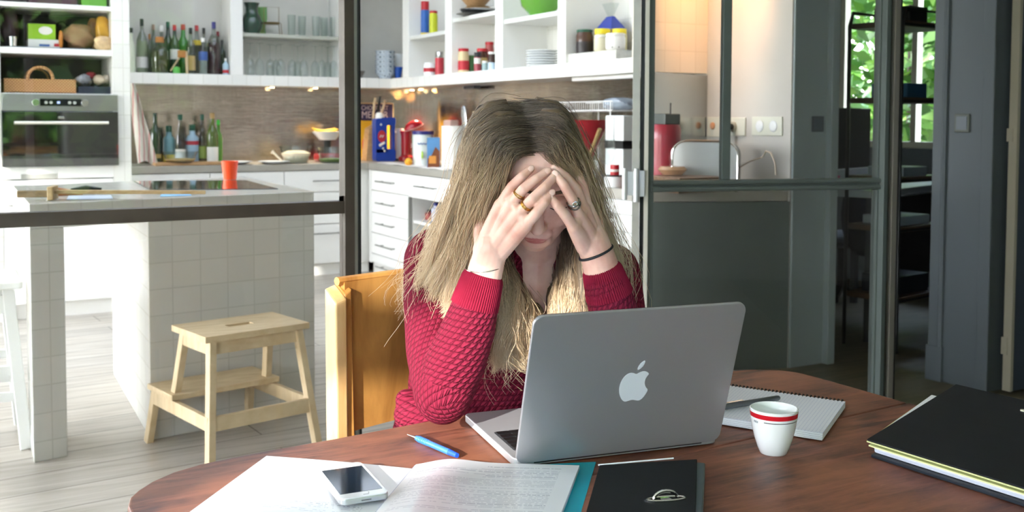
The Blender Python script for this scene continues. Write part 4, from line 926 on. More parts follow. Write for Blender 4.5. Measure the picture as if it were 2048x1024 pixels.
x, h, k = at_y(355, 133, 8.22, ZS2); t = thing('lidded_pot', 'small bright green lidded pot at the front of the bottle shelf', 'pot', (x, 8.22, ZS2))
MB().lathe([(0, 0), (7*k, 0), (7.5*k, h*.5), (6.5*k, h*.9), (0, h)], (0, 0, 0), 16).build('body', mat('bright_green', '58b04c', .4), t, local=True, smooth=True)
x, h, k = at_y(367, 100, 8.215, ZS2); t = thing('corkscrew', 'wooden corkscrew with a square head leaning on the bottle shelf front', 'corkscrew', (x, 8.215, ZS2))
MB().box(-.035, .025, -.01, .01, h*.68, h*.98).build('handle', C_CORK, t, local=True, bev=.004); MB().cyl((.035, 0, 0), (.03, 0, h*.95), .011, n=10).cyl((-.09, 0, h*.1), (-.02, 0, h*.7), .006, n=8).build('arm', BIRCH, t, local=True, smooth=True)

# glasses
def wineglass(base, h, label, group, inv=True, r=.036, name='wine_glass'):
    t = thing(name, label, 'glass', base, 0, group)
    def Z(z): return h*(1-z) if inv else h*z
    bowl = [(.9, 1.0), (1.0, .8), (.98, .66), (.7, .52), (.12, .45)]; st_ = [(.1, .45), (.09, .1), (.15, .03)]; ft = [(.15, .03), (.85, .012), (.88, 0), (0, 0)]
    for nm, P in (('bowl', bowl), ('stem', st_), ('foot', ft)): MB().lathe([(a*r, Z(b_)) for a, b_ in P], (0, 0, 0), 20).build(nm, CLEAR, t, local=True, smooth=True)
    return t
h = at_y(580, 89, 8.30, ZS2)[1]; g0 = wineglass((py_(500, 100, 8.30).x, 8.30, ZS2), h, 'first upturned wine glass from the left, beside the shelf upright', 'upturned wine glasses')
for px, Y in ((519, 8.26), (540, 8.36), (561, 8.28), (584, 8.30), (607, 8.28), (630, 8.38), (644, 8.25), (667, 8.29), (552, 8.44), (595, 8.44), (655, 8.43)):
    g = copy_tree(g0); g.location = (py_(px, 100, Y).x, Y, ZS2); g['label'] = {519: 'second', 540: 'third', 561: 'fifth', 584: 'sixth', 607: 'eighth', 630: 'ninth', 644: 'tenth', 667: 'last', 552: 'fourth', 595: 'seventh', 655: 'last but one'}[px]+' upturned wine glass from the left under the glass shelf'
zsh = SZ(580, 66)-.012
h = at_y(600, 31, 8.36, zsh)[1]; t0 = None
for i, (px, Y) in enumerate(((583, 8.34), (604, 8.40), (632, 8.34), (648, 8.42), (668, 8.36))):
    if t0 is None:
        t0 = thing('tumbler', 'plain clear tumbler nearest the brass stand on the glass shelf', 'glass', (py_(px, 50, Y).x, Y, zsh), 0, 'tumblers on the glass shelf')
        MB().lathe([(0, .004), (.028, .004), (.034, h), (.032, h), (.027, .012), (0, .012)], (0, 0, 0), 20).build('body', CLEAR, t0, local=True, smooth=True)
    else: q = copy_tree(t0); q.location = (py_(px, 50, Y).x, Y, zsh); q['label'] = ('', 'second', 'third', 'fourth', 'fifth')[i]+' clear tumbler from the left on the glass shelf'
x, h, k = at_y(506, 6, 8.30, zsh); t = thing('vase', 'dark green glazed vase with wide shoulders on the glass shelf', 'vase', (x, 8.30, zsh))
MB().lathe([(0, 0), (14*k, 0), (20*k, h*.2), (21*k, h*.38), (17*k, h*.55), (12*k, h*.68), (12*k, h*.85), (15.5*k, h), (14*k, h), (11*k, h*.8), (0, h*.3)], (0, 0, 0), 24).build('body', mat('deep_green_glaze', '123a2c', .12, coat=.6), t, local=True, smooth=True)
x, h, k = at_y(527, 15, 8.42, zsh); t = thing('green_tumbler', 'light green glass vase standing behind the dark green vase', 'vase', (x, 8.42, zsh))
MB().lathe([(0, 0), (7*k, 0), (6*k, h*.3), (9.5*k, h*.6), (9*k, h), (8*k, h), (0, h*.4)], (0, 0, 0), 20).build('body', mat('light_green_glass', '7fb56e', .15, alpha=.8), t, local=True, smooth=True)
x, h, k = at_y(545, 14, 8.32, zsh); t = thing('brass_stand', 'small brass wire stand with a square handle on the glass shelf', 'stand', (x, 8.32, zsh)); BRASS = mat('aged_brass', '8c7340', .35, .8)
b = MB()
for sx_ in (-1, 1):
    for sy_ in (-1, 1): b.tube([(sx_*19*k, sy_*.03, 0), (sx_*17*k, sy_*.03, h*.42)], .003, 6)
b.tube([(-15*k, 0, h*.42), (-15*k, 0, h*.98), (15*k, 0, h), (15*k, 0, h*.42)], .003, 6); b.build('frame', BRASS, t, local=True, smooth=True)
MB().lathe([(0, h*.36), (15*k, h*.38), (18*k, h*.44), (0, h*.42)], (0, 0, 0), 20).build('dish', BRASS, t, local=True, smooth=True)

# lamps under the shelves
LAMPM = mat('lamp_glow', 'fff0cc', .5, var=0, emit='ffe2a8', estr=8)
for i, (px, yy, wing) in enumerate(((500, 179, 0), (581, 180.5, 0), (869, 181.5, 1), (907, 179, 1), (1038, 171.5, 1))):
    p = pz(px, yy, ZS-.003); p.y = min(max(p.y, YS+.06), YB-.07); p.x = min(max(p.x, XS+.05), XR-.07) if wing else p.x
    t = thing('spot_lamp', ('small recessed spot lamp under the left shelf, left of the pair', 'small recessed spot lamp under the left shelf, right of the pair', 'round spot lamp under the right shelf nearest the corner', 'round spot lamp under the right shelf, second from the corner', 'round spot lamp under the right shelf above the woman')[i], 'lamp', (p.x, p.y, ZS-.0036), 0, 'spot lamps under the shelves')
    MB().lathe([(0, 0), (.028, 0), (.03, .0035), (0, .0035)], (0, 0, 0), 20).build('housing', CHROME, t, local=True, smooth=True)
    MB().lathe([(0, -.002), (.019, -.002), (.02, .0), (0, .0)], (0, 0, 0), 20).build('bulb', LAMPM, t, local=True, smooth=True)
    l = bpy.data.lights.new('spot_light', 'SPOT'); l.energy = 7; l.color = (1, .82, .58); l.spot_size = radians(110); l.spot_blend = .6; l.shadow_soft_size = .015
    lo = bpy.data.objects.new('spot_light', l); COL.objects.link(lo); lo.parent = t; lo.location = (0, 0, -.008)
p = pz(1100, 178, ZS-.01); p.x = min(max(p.x, XS+.05), XR-.07); t = thing('transformer_box', 'small dark grey box fixed under the right shelf', 'box', (p.x, p.y, ZS-.022)); MB().box(-.03, .03, -.09, .09, 0, .022).build('case', mat('dark_grey_box', '5c5a62', .5), t, local=True, bev=.002)
t = thing('light_strip', 'white fluorescent fitting under the right end of the shelf', 'lamp', (XS+.10, 5.05, ZS-.025)); MB().box(-.03, .03, -.38, .38, 0, .024).build('case', WHITE, t, local=True, bev=.006)
# warm lamp high on the kitchen side of the right wall, above the frame
t = thing('pendant_lamp', 'small white pendant lamp hanging above the frame near the sockets wall', 'lamp', (3.34, 4.02, 2.30)); MB().lathe([(.085, 0), (.05, .11), (.012, .14), (0, .14), (0, .13), (.045, .10), (.078, .0)], (0, 0, 0), 24).build('shade', WHITE, t, local=True, smooth=True)
MB().cyl((0, 0, .135), (0, 0, .699), .004, n=8).build('cord', BLACKSTEEL, t, local=True); MB().ell((0, 0, .05), .028).build('bulb', LAMPM, t, local=True, smooth=True)
l = bpy.data.lights.new('pendant_light', 'SPOT'); l.energy = 8; l.color = (1, .47, .17); l.shadow_soft_size = .03; l.spot_size = radians(80); l.spot_blend = .7; lo = bpy.data.objects.new('pendant_light', l); COL.objects.link(lo); lo.parent = t; lo.location = (0, 0, -.01); lo.rotation_euler = Vector((.40, .34, -.42)).to_track_quat('-Z', 'Y').to_euler()

# cubbyholes of the oven tower
def boxed(name, label, cat, x0, x1, Y, dy, z0, z1, m, rz=0, bev=.002, part='carton'):
    t = thing(name, label, cat, ((x0+x1)/2, Y+dy/2, z0), rz); MB().box(-(x1-x0)/2, (x1-x0)/2, -dy/2, dy/2, 0, z1-z0).build(part, m, t, local=True, bev=bev); return t
zc_ = z_ov1+.004; zm = s1b
def tp(px, Y): return py_(px, 100, Y).x
def tz(px, y, Y): return py_(px, y, Y).z
def weave():
    m = bpy.data.materials.new('woven_wicker'); m.use_nodes = True; nt = m.node_tree; b = nt.nodes['Principled BSDF']
    v = mapped(nt); ch_ = node(nt, 'TexChecker', i_Scale=110.0); nt.links.new(v, ch_.inputs['Vector']); n = node(nt, 'TexNoise', i_Scale=60.0); nt.links.new(v, n.inputs['Vector'])
    ch_.inputs['Color1'].default_value = lin('c39462'); ch_.inputs['Color2'].default_value = lin('8f6036'); nt.links.new(ch_.outputs['Color'], b.inputs['Base Color']); b.inputs['Roughness'].default_value = .7
    bp = node(nt, 'Bump', i_Strength=.6, i_Distance=.003); nt.links.new(ch_.outputs['Fac'], bp.inputs['Height']); nt.links.new(bp.outputs[0], b.inputs['Normal']); return m
WICK = weave(); Y = 7.06
x0_, x1_ = tp(6, Y), tp(151, Y); zt = tz(78, 158, Y)
t = thing('wicker_basket', 'flat wicker basket with tall arched handle above the oven', 'basket', ((x0_+x1_)/2, Y+.15, zc_))
hw = (x1_-x0_)/2; hb_ = zt-zc_
b = MB().box(-hw, hw, -.15, -.138, 0, hb_).box(-hw, hw, .138, .15, 0, hb_).box(-hw, -hw+.012, -.138, .138, 0, hb_).box(hw-.012, hw, -.138, .138, 0, hb_).box(-hw, hw, -.15, .15, 0, .01); b.build('body', WICK, t, local=True, bev=.003)
hx0, hx1 = tp(54, Y)-t.location.x, tp(105, Y)-t.location.x; hh = tz(80, 131, Y)-zc_
for yy in (-.146, .146): MB().tube([((hx0+hx1)/2-(hx1-hx0)/2*cos(pi*k/14), yy, hb_-.01+(hh-hb_)*sin(pi*k/14)**.8) for k in range(15)], .010 if yy < 0 else .007, 8).build('handle', WICK, t, local=True, smooth=True)
xa_, xb_ = tp(153, Y), tp(225, Y)
t = thing('dark_tray', 'dark blue tray of folded striped cloths beside the wicker basket', 'tray', ((xa_+xb_)/2, Y+.16, zc_)); hw = (xb_-xa_)/2-.004
MB().box(-hw, hw, -.14, .14, 0, tz(190, 173, Y)-zc_).build('tray', mat('dark_navy', '232a38', .5), t, local=True, bev=.006)
rr = random.Random(3); zz = tz(190, 173, Y); 
for k in range(7):
    cx_ = (xa_+xb_)/2+rr.uniform(-.07, .08); cy_ = Y+.12+rr.uniform(-.07, .06); z_ = zz+rr.uniform(.0, .05)
    col = ('c9c3b6', '8f9298', 'd8cfc0', '6f6a66', 'b5a690')[k % 5]
    tc_ = thing('folded_cloth', ('crumpled %s cloth in the heap beside the wicker basket' % ('beige', 'grey', 'cream', 'dark grey', 'sand', 'pale beige', 'slate')[k]), 'cloth', (cx_, cy_, zz-.002), rr.uniform(0, 3), 'cloths heaped in the tray')
    def cf(u, v, s=rr.random()*9, zo=z_-zz): a = 2*pi*u; r0_ = .055*(1+.2*sin(3*a+s)); b_ = pi*v; return (r0_*cos(a)*sin(b_), r0_*.6*sin(a)*sin(b_), zo*.5+.028-.028*cos(b_)*(1+.25*sin(4*a+s))*1.0)
    MB().grid(cf, 18, 8).build('cloth', mat('cloth_'+col, col, .9, var=.2, scale=50), tc_, local=True, smooth=True)
t = thing('red_hat', 'small dull red hat lying on the heap of cloths', 'hat', (tp(181, Y+.12), Y+.12, zz+.055))
MB().lathe([(0, 0), (.058, 0), (.062, .006), (.032, .012), (.028, .035), (.015, .042), (0, .043)], (0, 0, 0), 20).build('felt', mat('dull_red_felt', '8c3038', .8), t, local=True, smooth=True)
Y = 7.05; tr_ = boxed('oven_tray', 'thin dark tray under the packets on the middle cubby shelf', 'tray', tp(10, Y), tp(188, Y), Y, .30, zm, zm+.008, mat('grey_tray', '70747c', .3, .6), part='plate')
zt_ = zm+.008
Yb = 7.10
a_ = boxed('food_carton', 'flat white food carton with blue and red print, under the green carton', 'carton', tp(56, Yb), tp(122, Yb), Yb, .16, zt_, tz(90, 79, Yb), mat('white_carton', 'dcdcd8', .5, var=.04), part='carton')
MB().box(-.03, .03, -.0815, -.0805, .008, .022).build('blue_print', L_BLUE, a_, local=True); MB().box(.055, .085, -.0815, -.0805, .010, .028).build('red_print', L_RED, a_, local=True)
zg = tz(90, 79, Yb); a_ = boxed('food_carton', 'lime green and white food carton on the middle cubby shelf', 'carton', tp(57, Yb), tp(112, Yb), Yb, .13, zg+.0005, tz(85, 48, Yb), mat('lime_carton', '8fbf2c', .45, var=.15, scale=12), part='carton')
MB().prism([(.04*1.0*cos(a)+.02, .02*sin(a)) for a in [2*pi*k/16 for k in range(16)]], 0, .001).move(lambda p: Vector((p.x, -.0655-p.z, .055+p.y*1.3))).build('white_print', L_WHITE, a_, local=True)
def blob(name, label, cat, c, rx, ry, h, m, seed=1, part='bag', n=5, amp=.12, grp=None):
    t = thing(name, label, cat, c, 0, grp)
    def f(u, v): a = 2*pi*u; b_ = pi*v; w_ = 1+amp*sin(n*a+seed+4*b_); return (rx*cos(a)*sin(b_)**.6*w_, ry*sin(a)*sin(b_)**.6*w_, h*.5*(1-cos(b_)))
    MB().grid(f, 28, 12).build(part, m, t, local=True, smooth=True); return t
Yk = 7.16
blob('crisp_bag', 'tall dark plum coloured food bag with blue tip at the left of the middle cubby', 'bag', (tp(18, Yk), Yk, zt_), .055, .05, tz(20, 14, Yk)-zt_, mat('plum_bag', '3a2529', .35, bump=.3, bscale=15), 2)
x = tp(24, 7.08); t = thing('steel_cup', 'small steel cup in front of the plum coloured bag', 'cup', (x, 7.08, zt_)); MB().lathe([(0, 0), (.026, 0), (.03, .06), (.028, .06), (.024, .005), (0, .005)], (0, 0, 0), 20).build('body', CHROME, t, local=True, smooth=True)
blob('paper_bag', 'crumpled brown paper bag on the middle cubby shelf', 'bag', (tp(157, Yk), Yk-.02, zt_), .085, .06, tz(160, 49, Yk)-zt_, mat('brown_paper', '8d6c4c', .8, bump=.5, bscale=12), 4, n=3, amp=.2)
blob('snack_packet', 'orange wrapped snack packet leaning by the green carton', 'packet', (tp(118, 7.09)+.012, 7.09, zt_), .012, .02, .11, mat('orange_wrap', 'c07c34', .4), 6)
blob('snack_packet', 'green and red foil packet beside the yellow bag', 'packet', (tp(187, Yk), Yk, zt_), .035, .03, tz(187, 36, Yk)-zt_, mat('green_red_foil', '7b5a36', .35, var=.5, scale=18), 3)
blob('snack_packet', 'yellow and orange snack bag standing at the right of the middle cubby', 'packet', (tp(205, Yk-.02), Yk-.02, zm), .045, .03, tz(205, 33, Yk)-zm, mat('yellow_foil', 'd9a63c', .3, var=.3, scale=14), 5)
blob('bread_bag', 'clear bag of golden pastry in front of the yellow snack bag', 'bag', (tp(207, 7.065), 7.065, zm), .055, .035, tz(207, 72, 7.06)-zm, mat('pastry_bag', 'd8b88c', .25, var=.4, scale=20), 8)
t = thing('wire_handle', 'black curved pan handle behind the cartons on the middle cubby shelf', 'handle', (tp(125, 7.35), 7.35, zt_)); MB().tube([(-.09+.18*k/10, 0, .03+.16*sin(pi*k/10)) for k in range(11)], .006, 8).cyl((-.09, 0, 0), (-.09, 0, .04), .01).cyl((.09, 0, 0), (.09, 0, .04), .01).build('handle', BLACKSTEEL, t, local=True, smooth=True)
boxed('green_box', 'bright green box on the uppermost cubby shelf, cut by the frame', 'box', tp(165, 7.06), tp(215, 7.06), 7.06, .2, s2b, s2b+.10, mat('green_box', '5f9a3a', .5))
boxed('black_case', 'dark case on the uppermost cubby shelf left of the green box', 'box', tp(60, 7.08), tp(155, 7.08), 7.08, .2, s2b, s2b+.08, mat('dark_case', '4a3238', .5))

# back worktop
Z0 = ZC
def cz(px, yt, Y): return py_(px, yt, Y).z-Z0
GW = 'bottles on the worktop beside the tower'
WATERB = mat('blue_carton_bottle', '9db8cc', .35)
for px, yt, hw, Y, kd, gl, cp_, lq, bd, lb, fl in (
    (311, 226, 11, 8.30, 'wine', G_GREEN, G_GREEN, None, (L_TAN, .12, .2), 'black green wine bottle nearest the hanging towel', .5),
    (338, 252, 12, 8.34, 'square', mat('blue_green_bottle', '6f9aa0', .3), C_GREEN, None, (L_YEL, .05, .25), 'blue green bottle with dark green screw lid on the worktop', .5),
    (361, 229, 10, 8.28, 'slim', BGL, C_GREEN, None, (L_WHITE, .05, .3), 'tall clear water bottle with green cap and white label', .5),
    (385, 249, 12, 8.32, 'square', WATERB, C_GREEN, None, (mat('red_mark', 'b03040', .4), .48, .58), 'pale blue bottle with green lid and a red mark', .5),
    (405, 229, 9, 8.36, 'wine', BGL, C_GREEN, None, (mat('lime_label', '9cb05a', .5), .1, .35), 'clear bottle with black green neck and lime label', .5),
    (437, 240, 8, 8.36, 'wine', mat('lime_bottle', '4f8a2a', .12, coat=.4), mat('vivid_green_cap', '3fc040', .4), None, None, 'bright green bottle behind the olive wine bottle', .5),
    (425, 226, 11, 8.26, 'wine', G_OLIVE, mat('tan_foil', 'a98a58', .5), None, (L_WHITE, .05, .33), 'olive wine bottle with cream label near the orange cup', .5)):
    x, h, k = at_y(px, yt, Y, Z0); bottle((x, Y, Z0), h, hw*k, gl, cp_, lb, None, GW, kd, lq, bd)
a, b_ = py_(311, 333, 7.96).x, py_(447, 322, 7.96).x
CBW = wood_mat('chopping_wood', 'a97f52', 'cda476', grain=(3, 20, 20), rough=.5)
t = thing('chopping_board', 'long wooden chopping board at the worktop edge under the bottles', 'board', ((a+b_)/2, 8.06, Z0)); MB().box(-(b_-a)/2, (b_-a)/2, -.10, .085, 0, .024).build('board', CBW, t, local=True, bev=.004)
def glassbowl(px, yt, Y, hwpx, z0, name, label, filling=None, fm_=None, rim=1.12, h0=None, cat='dish', m=CLEAR):
    a = py_(px, 300, Y); k = ((a-EYE).dot(FW))/FPX; r = hwpx*k; h = py_(px, yt, Y).z-z0; t = thing(name, label, cat, (a.x, Y, z0))
    MB().lathe([(0, 0), (r*.8/rim, 0), (r*.96, h), (r, h), (r*.97, h-.004), (r*.78/rim, .005), (0, .005)], (0, 0, 0), 28).build('bowl', m, t, local=True, smooth=True)
    if filling: MB().lathe([(0, .006), (r*.76/rim, .006), (r*.88, h*filling*.8), (r*.5, h*filling), (0, h*filling*.93)], (0, 0, 0), 20).build('contents', fm_, t, local=True, smooth=True)
    return t
glassbowl(360, 303, 8.04, 36, Z0+.024, 'glass_dish', 'clear glass dish with pastry scraps on the chopping board', .35, mat('pastry', 'd8bb80', .6, var=.3, scale=40))
glassbowl(592, 292, 8.10, 33, Z0, 'glass_dish', 'round glass baking dish of cream coloured batter on the worktop', .72, mat('batter', 'efe2c6', .5, var=.08))
glassbowl(662, 294, 8.02, 29, Z0, 'glass_bowl', 'clear glass salad bowl with green leaves left of the steel post', .3, mat('salad', '5f7d3c', .6, var=.5, scale=50))
for px, Y, r, lb in ((470, 8.03, .135, 'white dinner plate right behind the orange cup'), (548, 7.99, .125, 'white plate in front of the glass baking dish')):
    p = py_(px, 320, Y); t = thing('plate', lb, 'plate', (p.x, Y, Z0)); MB().lathe([(0, .004), (r*.6, .004), (r, .020), (r, .024), (r*.6, .009), (0, .009)], (0, 0, 0), 32).build('plate', CER, t, local=True, smooth=True)
p0 = py_(549, 300, 8.02); t = thing('serving_spoon', 'pale ladle propped on the rim of the plate', 'spoon', (p0.x, 8.02, Z0+.02)); MB().tube([(.06, .0, .0), (.0, .0, .06), (-.02, 0, .075)], [.007, .009, .017], 10).build('handle', mat('cream_spoon', 'e9dcc2', .4), t, local=True, smooth=True)
p = py_(655, 300, 8.28); t = thing('kitchen_scale', 'red kitchen scale carrying a bowl of bananas beside the steel post', 'scale', (p.x, 8.28, Z0)); RED = mat('glossy_red', 'b51f2c', .2, coat=.5)
hs_ = py_(655, 275, 8.28).z-Z0; MB().box(-.10, .10, -.08, .08, 0, hs_*.35).build('base', RED, t, local=True, bev=.02, seg=3); MB().cyl((0, 0, hs_*.35), (0, 0, hs_*.9), .03).build('column', BLACKSTEEL, t, local=True, smooth=True)
MB().lathe([(0, hs_*.86), (.07, hs_*.9), (.13, hs_+.05), (.126, hs_+.05), (.06, hs_*.93), (0, hs_*.9)], (0, 0, 0), 28).build('pan', CER, t, local=True, smooth=True)
for k in range(4):
    bt = thing('banana', ('front', 'second', 'third', 'rearmost')[k]+' yellow banana in the bowl on the red scale', 'banana', (p.x-.02, 8.24+.028*k, Z0+hs_+.018), 0, 'bananas in the bowl')
    MB().tube([(-.10+.20*j/8, 0, .052-.035*sin(pi*j/8)+.004*k) for j in range(9)], [.004, .009, .015, .017, .018, .017, .015, .009, .004], 8).build('peel', mat('banana_yellow', 'e2b63a', .5, var=.2, scale=20), bt, local=True, smooth=True)
# kitchen towel hanging at the shelf end
xt = x2+.02; t = thing('kitchen_towel', 'crumpled cream towel with red stripes hanging beside the oven tower', 'towel', (x2+.10, YS-.06, 1.3))
def tw_(u, v):
    z_ = 1.515-(.60)*v; wdt = .05+.09*v; x_ = x2+.155+wdt*u+.06*v; return (x_, 8.13-.05*v+.018*sin(u*9+v*3)-.01*sin(v*11), z_+.02*sin(u*5)*v)
def towel_mat():
    m = bpy.data.materials.new('striped_towel'); m.use_nodes = True; nt = m.node_tree; b = nt.nodes['Principled BSDF']; v = mapped(nt, scale=(1, 1, 1)); w_ = node(nt, 'TexWave', i_Scale=9.0, i_Distortion=1.5); nt.links.new(v, w_.inputs['Vector'])
    nt.links.new(ramp(nt, w_.outputs['Fac'], [(0, 'd6d0c4'), (.86, 'd6d0c4'), (.9, 'b76a6c'), (1, 'c48a86')]), b.inputs['Base Color']); b.inputs['Roughness'].default_value = .9; return m
MB().grid(tw_, 14, 24, .004).build('cloth', towel_mat(), t, smooth=True)
MB().cyl((x2+.18, 8.14, 1.505), (x2+.18, 8.19, 1.53), .005, n=8).build('hook', CHROME, t)

# on the island: hob, orange cup, wooden sword, papers
H_ = [pz(*q, ISZ+.004) for q in ((300, 379), (556, 377), (492, 360), (268, 362))]
hob = thing('glass_hob', 'black glass hob set in the tiled island top', 'hob', (1.05, 4.95, ISZ))
MB().prism([(p.x, p.y) for p in H_], ISZ, ISZ+.004).build('glass', mat('hob_glass', '15120f', .03, var=0, coat=1), hob, bev=.001)
cx0 = sum((p.x for p in H_))/4; cy0 = sum((p.y for p in H_))/4
for dx, dy, r in ((-.14, -.12, .09), (.14, -.1, .07), (-.13, .16, .07), (.15, .18, .1)):
    mb = MB().lathe([(r, ISZ+.0041), (r+.002, ISZ+.0043), (r+.004, ISZ+.0041)], (cx0+dx, cy0+dy, 0), 32); mb.build('cooking_zone', mat('zone_ring', '4a4642', .2), hob)
p = pz(460, 359, ISZ+.004); k = (p-EYE).dot(FW)/FPX; hh = (359-322)*k*1.0
t = thing('plastic_cup', 'translucent orange-red plastic cup standing on the black hob', 'cup', (p.x, p.y, ISZ+.004)); OR = mat('orange_plastic', 'ff5a2c', .3, var=.02, sss=.3)
MB().lathe([(0, 0), (12.5*k, 0), (16.5*k, hh), (15.5*k, hh), (11.8*k, .004), (0, .004)], (0, 0, 0), 28).build('body', OR, t, local=True, smooth=True)
a, b_ = pz(34, 385, ISZ+.03), pz(411, 381, ISZ+.03); dd = (b_-a).normalized(); nn = Vector((-dd.y, dd.x, 0)); L__ = (b_-a).length
t = thing('wooden_toy_sword', 'long pale wooden toy sword lying along the front of the island top', 'toy sword', (a.x, a.y, ISZ)); WS = wood_mat('sword_wood', 'a08458', 'c4aa7c', grain=(4, 30, 30), rough=.6)
gx = (pz(102, 385, ISZ+.03)-a).length
MB().beam(a+Vector((0, 0, -.006)), a+dd*gx+Vector((0, 0, -.006)), .024, .026).build('grip', wood_mat('dark_grip', '6b5836', '8c7650', grain=(4, 30, 30)), t, bev=.005)
MB().beam(a+dd*gx-nn*.05+Vector((0, 0, -.002)), a+dd*gx+nn*.05+Vector((0, 0, -.002)), .02, .05).build('guard', WS, t, bev=.003)
e_ = a+dd*(gx+.01); MB().hexa([tuple(e_+nn*s_+Vector((0, 0, z_))) for s_, z_ in ((-.018, -.006), (-.018, .008), (.018, .008), (.018, -.006))], [tuple(b_+nn*s_+Vector((0, 0, z_-.008))) for s_, z_ in ((-.008, -.006), (-.008, .008), (.008, .008), (.008, -.006))]).build('blade', WS, t, bev=.002)
a = pz(112, 390, ISZ+.01); b_ = pz(158, 384, ISZ+.01); t = thing('wooden_wedge', 'orange-brown wooden doorstop beside the sword guard', 'wedge', ((a.x+b_.x)/2, (a.y+b_.y)/2+.05, ISZ))
MB().hexa([(-.05, -.03, 0), (.06, -.02, 0), (.06, .03, 0), (-.05, .03, 0)], [(-.05, -.03, .035), (.06, -.02, .012), (.06, .03, .012), (-.05, .03, .035)]).build('wedge', wood_mat('orange_wood', '9a5a30', 'c98852'), t, local=True, bev=.002)
a = pz(172, 377, ISZ+.012); t = thing('secateurs', 'small dark clippers lying on the island top behind the sword', 'tool', (a.x, a.y, ISZ)); MB().tube([(-.06, 0, .008), (0, .006, .014), (.05, 0, .008)], [.006, .012, .008], 8).tube([(-.05, .02, .008), (.0, .008, .014), (.06, -.012, .008)], .007, 8).build('handles', BLACKSTEEL, t, local=True, smooth=True)
def leaflet(px0, px1, y0_, y1_, m, lb, dz=0):
    P = [pz(px0, y1_, ISZ), pz(px1, y1_-2, ISZ), pz(px1-4, y0_-1, ISZ), pz(px0+4, y0_, ISZ)]; t = thing('leaflet', lb, 'paper', (P[0].x, P[0].y, ISZ)); MB().prism([(p.x, p.y) for p in P], ISZ+.0005+dz, ISZ+.0018+dz).build('sheet', m, t)
leaflet(320, 383, 388, 393.5, mat('sky_blue_card', '7fc0ee', .5), 'small sky blue card on the front edge of the island top')
leaflet(133, 226, 392, 400, mat('pale_blue_leaflet', 'c4d0e4', .5, var=.15, scale=30), 'pale blue printed leaflet on the front edge of the island top')
leaflet(92, 118, 397, 402.5, mat('white_card', 'f2f4f4', .5), 'small white card at the left of the island top')

# corner and right worktop
p = [py_(q, 300, 8.49).x for q in (713, 785)]; za, zb = py_(750, 208, 8.49).z, Z0
t = thing('tin_sign', 'yellow enamel sign with dark blue lettered header leaning in the corner', 'sign', ((p[0]+p[1])/2, 8.49, Z0)); hw = (p[1]-p[0])/2; H2 = za-zb
MB().box(-hw-.01, hw+.01, -.004, .006, 0, H2+.01).build('border', mat('cream_border', 'c8b08a', .5), t, local=True)
MB().box(-hw, hw, -.006, -.004, .01, H2*.70).build('yellow_field', mat('sign_yellow', 'd9ac2e', .4, var=.1), t, local=True)
MB().box(-hw, hw, -.006, -.004, H2*.70, H2).build('blue_header', mat('sign_navy', '221f4a', .4), t, local=True)
SW = mat('sign_letters', 'cfc4c8', .5)
text_mesh('lettering', 'CHOCOLAT', H2*.15, SW, t, (0, -.007, H2*.925), (pi/2, 0, 0), font_scale=(.62, .8)); text_mesh('lettering', 'MENIER', H2*.22, SW, t, (0, -.007, H2*.80), (pi/2, 0, 0), font_scale=(.68, .8))
MB().ell((-.09, -.008, H2*.25), (.03, .006, .08)).build('red_figure', L_RED, t, local=True, smooth=True)
def Q(px, Y): return py_(px, 300, Y).x
Yj = 8.12; zk = lambda px, y, Y=Yj: py_(px, y, Y).z
t = thing('knife_block', 'wooden knife block with handles sticking up in front of the yellow sign', 'knife block', (Q(738, 8.25), 8.25, Z0)); hk = py_(738, 248, 8.25).z-Z0
MB().hexa([(-.05, -.06, 0), (.045, -.06, 0), (.045, .06, 0), (-.05, .06, 0)], [(-.02, -.05, hk*.88), (.05, -.05, hk), (.05, .05, hk), (-.02, .05, hk*.88)]).build('block', CBW, t, local=True, bev=.004)
for px, yy, m_ in ((751, 196, BIRCH), (761, 193, BLACKSTEEL), (770, 200, BIRCH)):
    xx = Q(px, 8.25)-t.location.x; zz_ = py_(px, yy, 8.25).z-Z0; MB().tube([(.02+(xx-.02)*.35, 0, hk*.9), (xx-.01, 0, zz_*.9), (xx, 0, zz_)], [.009, .012, .009], 8).build('knife_handle', m_, t, local=True, smooth=True)
x = Q(768, Yj); k = (Vector((x, Yj, 1))-EYE).dot(FW)/FPX; hj = zk(768, 235)-Z0
t = thing('detergent_jug', 'royal blue detergent jug with white cap and looped grip near the corner', 'jug', (x, Yj, Z0)); JB = mat('royal_blue_plastic', '2344a0', .3, var=.04)
w_ = 21*k; jb = MB()
jb.prism(rrect(-w_, w_, 0, hj*.28, .02), -.045, .045).prism(rrect(-w_, w_*.12, hj*.2, hj*.98, .02), -.045, .045).prism(rrect(w_*.72, w_*.99, hj*.2, hj*.9, .012), -.03, .03).prism(rrect(-w_*.5, w_*.99, hj*.82, hj, .02), -.04, .04)
jb.move(lambda p: Vector((p.x, p.z, p.y))); jb.build('body', JB, t, local=True, bev=.008, seg=3)
MB().lathe([(0, 0), (9*k, 0), (8*k, 12*k), (5*k, 15*k), (0, 15*k)], (-w_*.45, 0, hj*.94), 20).build('cap', C_WHITE, t, local=True, smooth=True)
MB().prism([(cos(a)*w_*.42-w_*.42, hj*.57+sin(a)*hj*.14) for a in [2*pi*j/20 for j in range(20)]], 0, .001).move(lambda p: Vector((p.x, -.046-p.z, p.y))).build('red_label', L_RED, t, local=True)
for (u_, v_) in ((-.5, .84), (-.6, .36), (-.3, .30), (-.15, .24)): MB().ell((w_*u_, -.046, hj*v_), (.009, .002, .009)).build('star_print', L_WHITE, t, local=True)
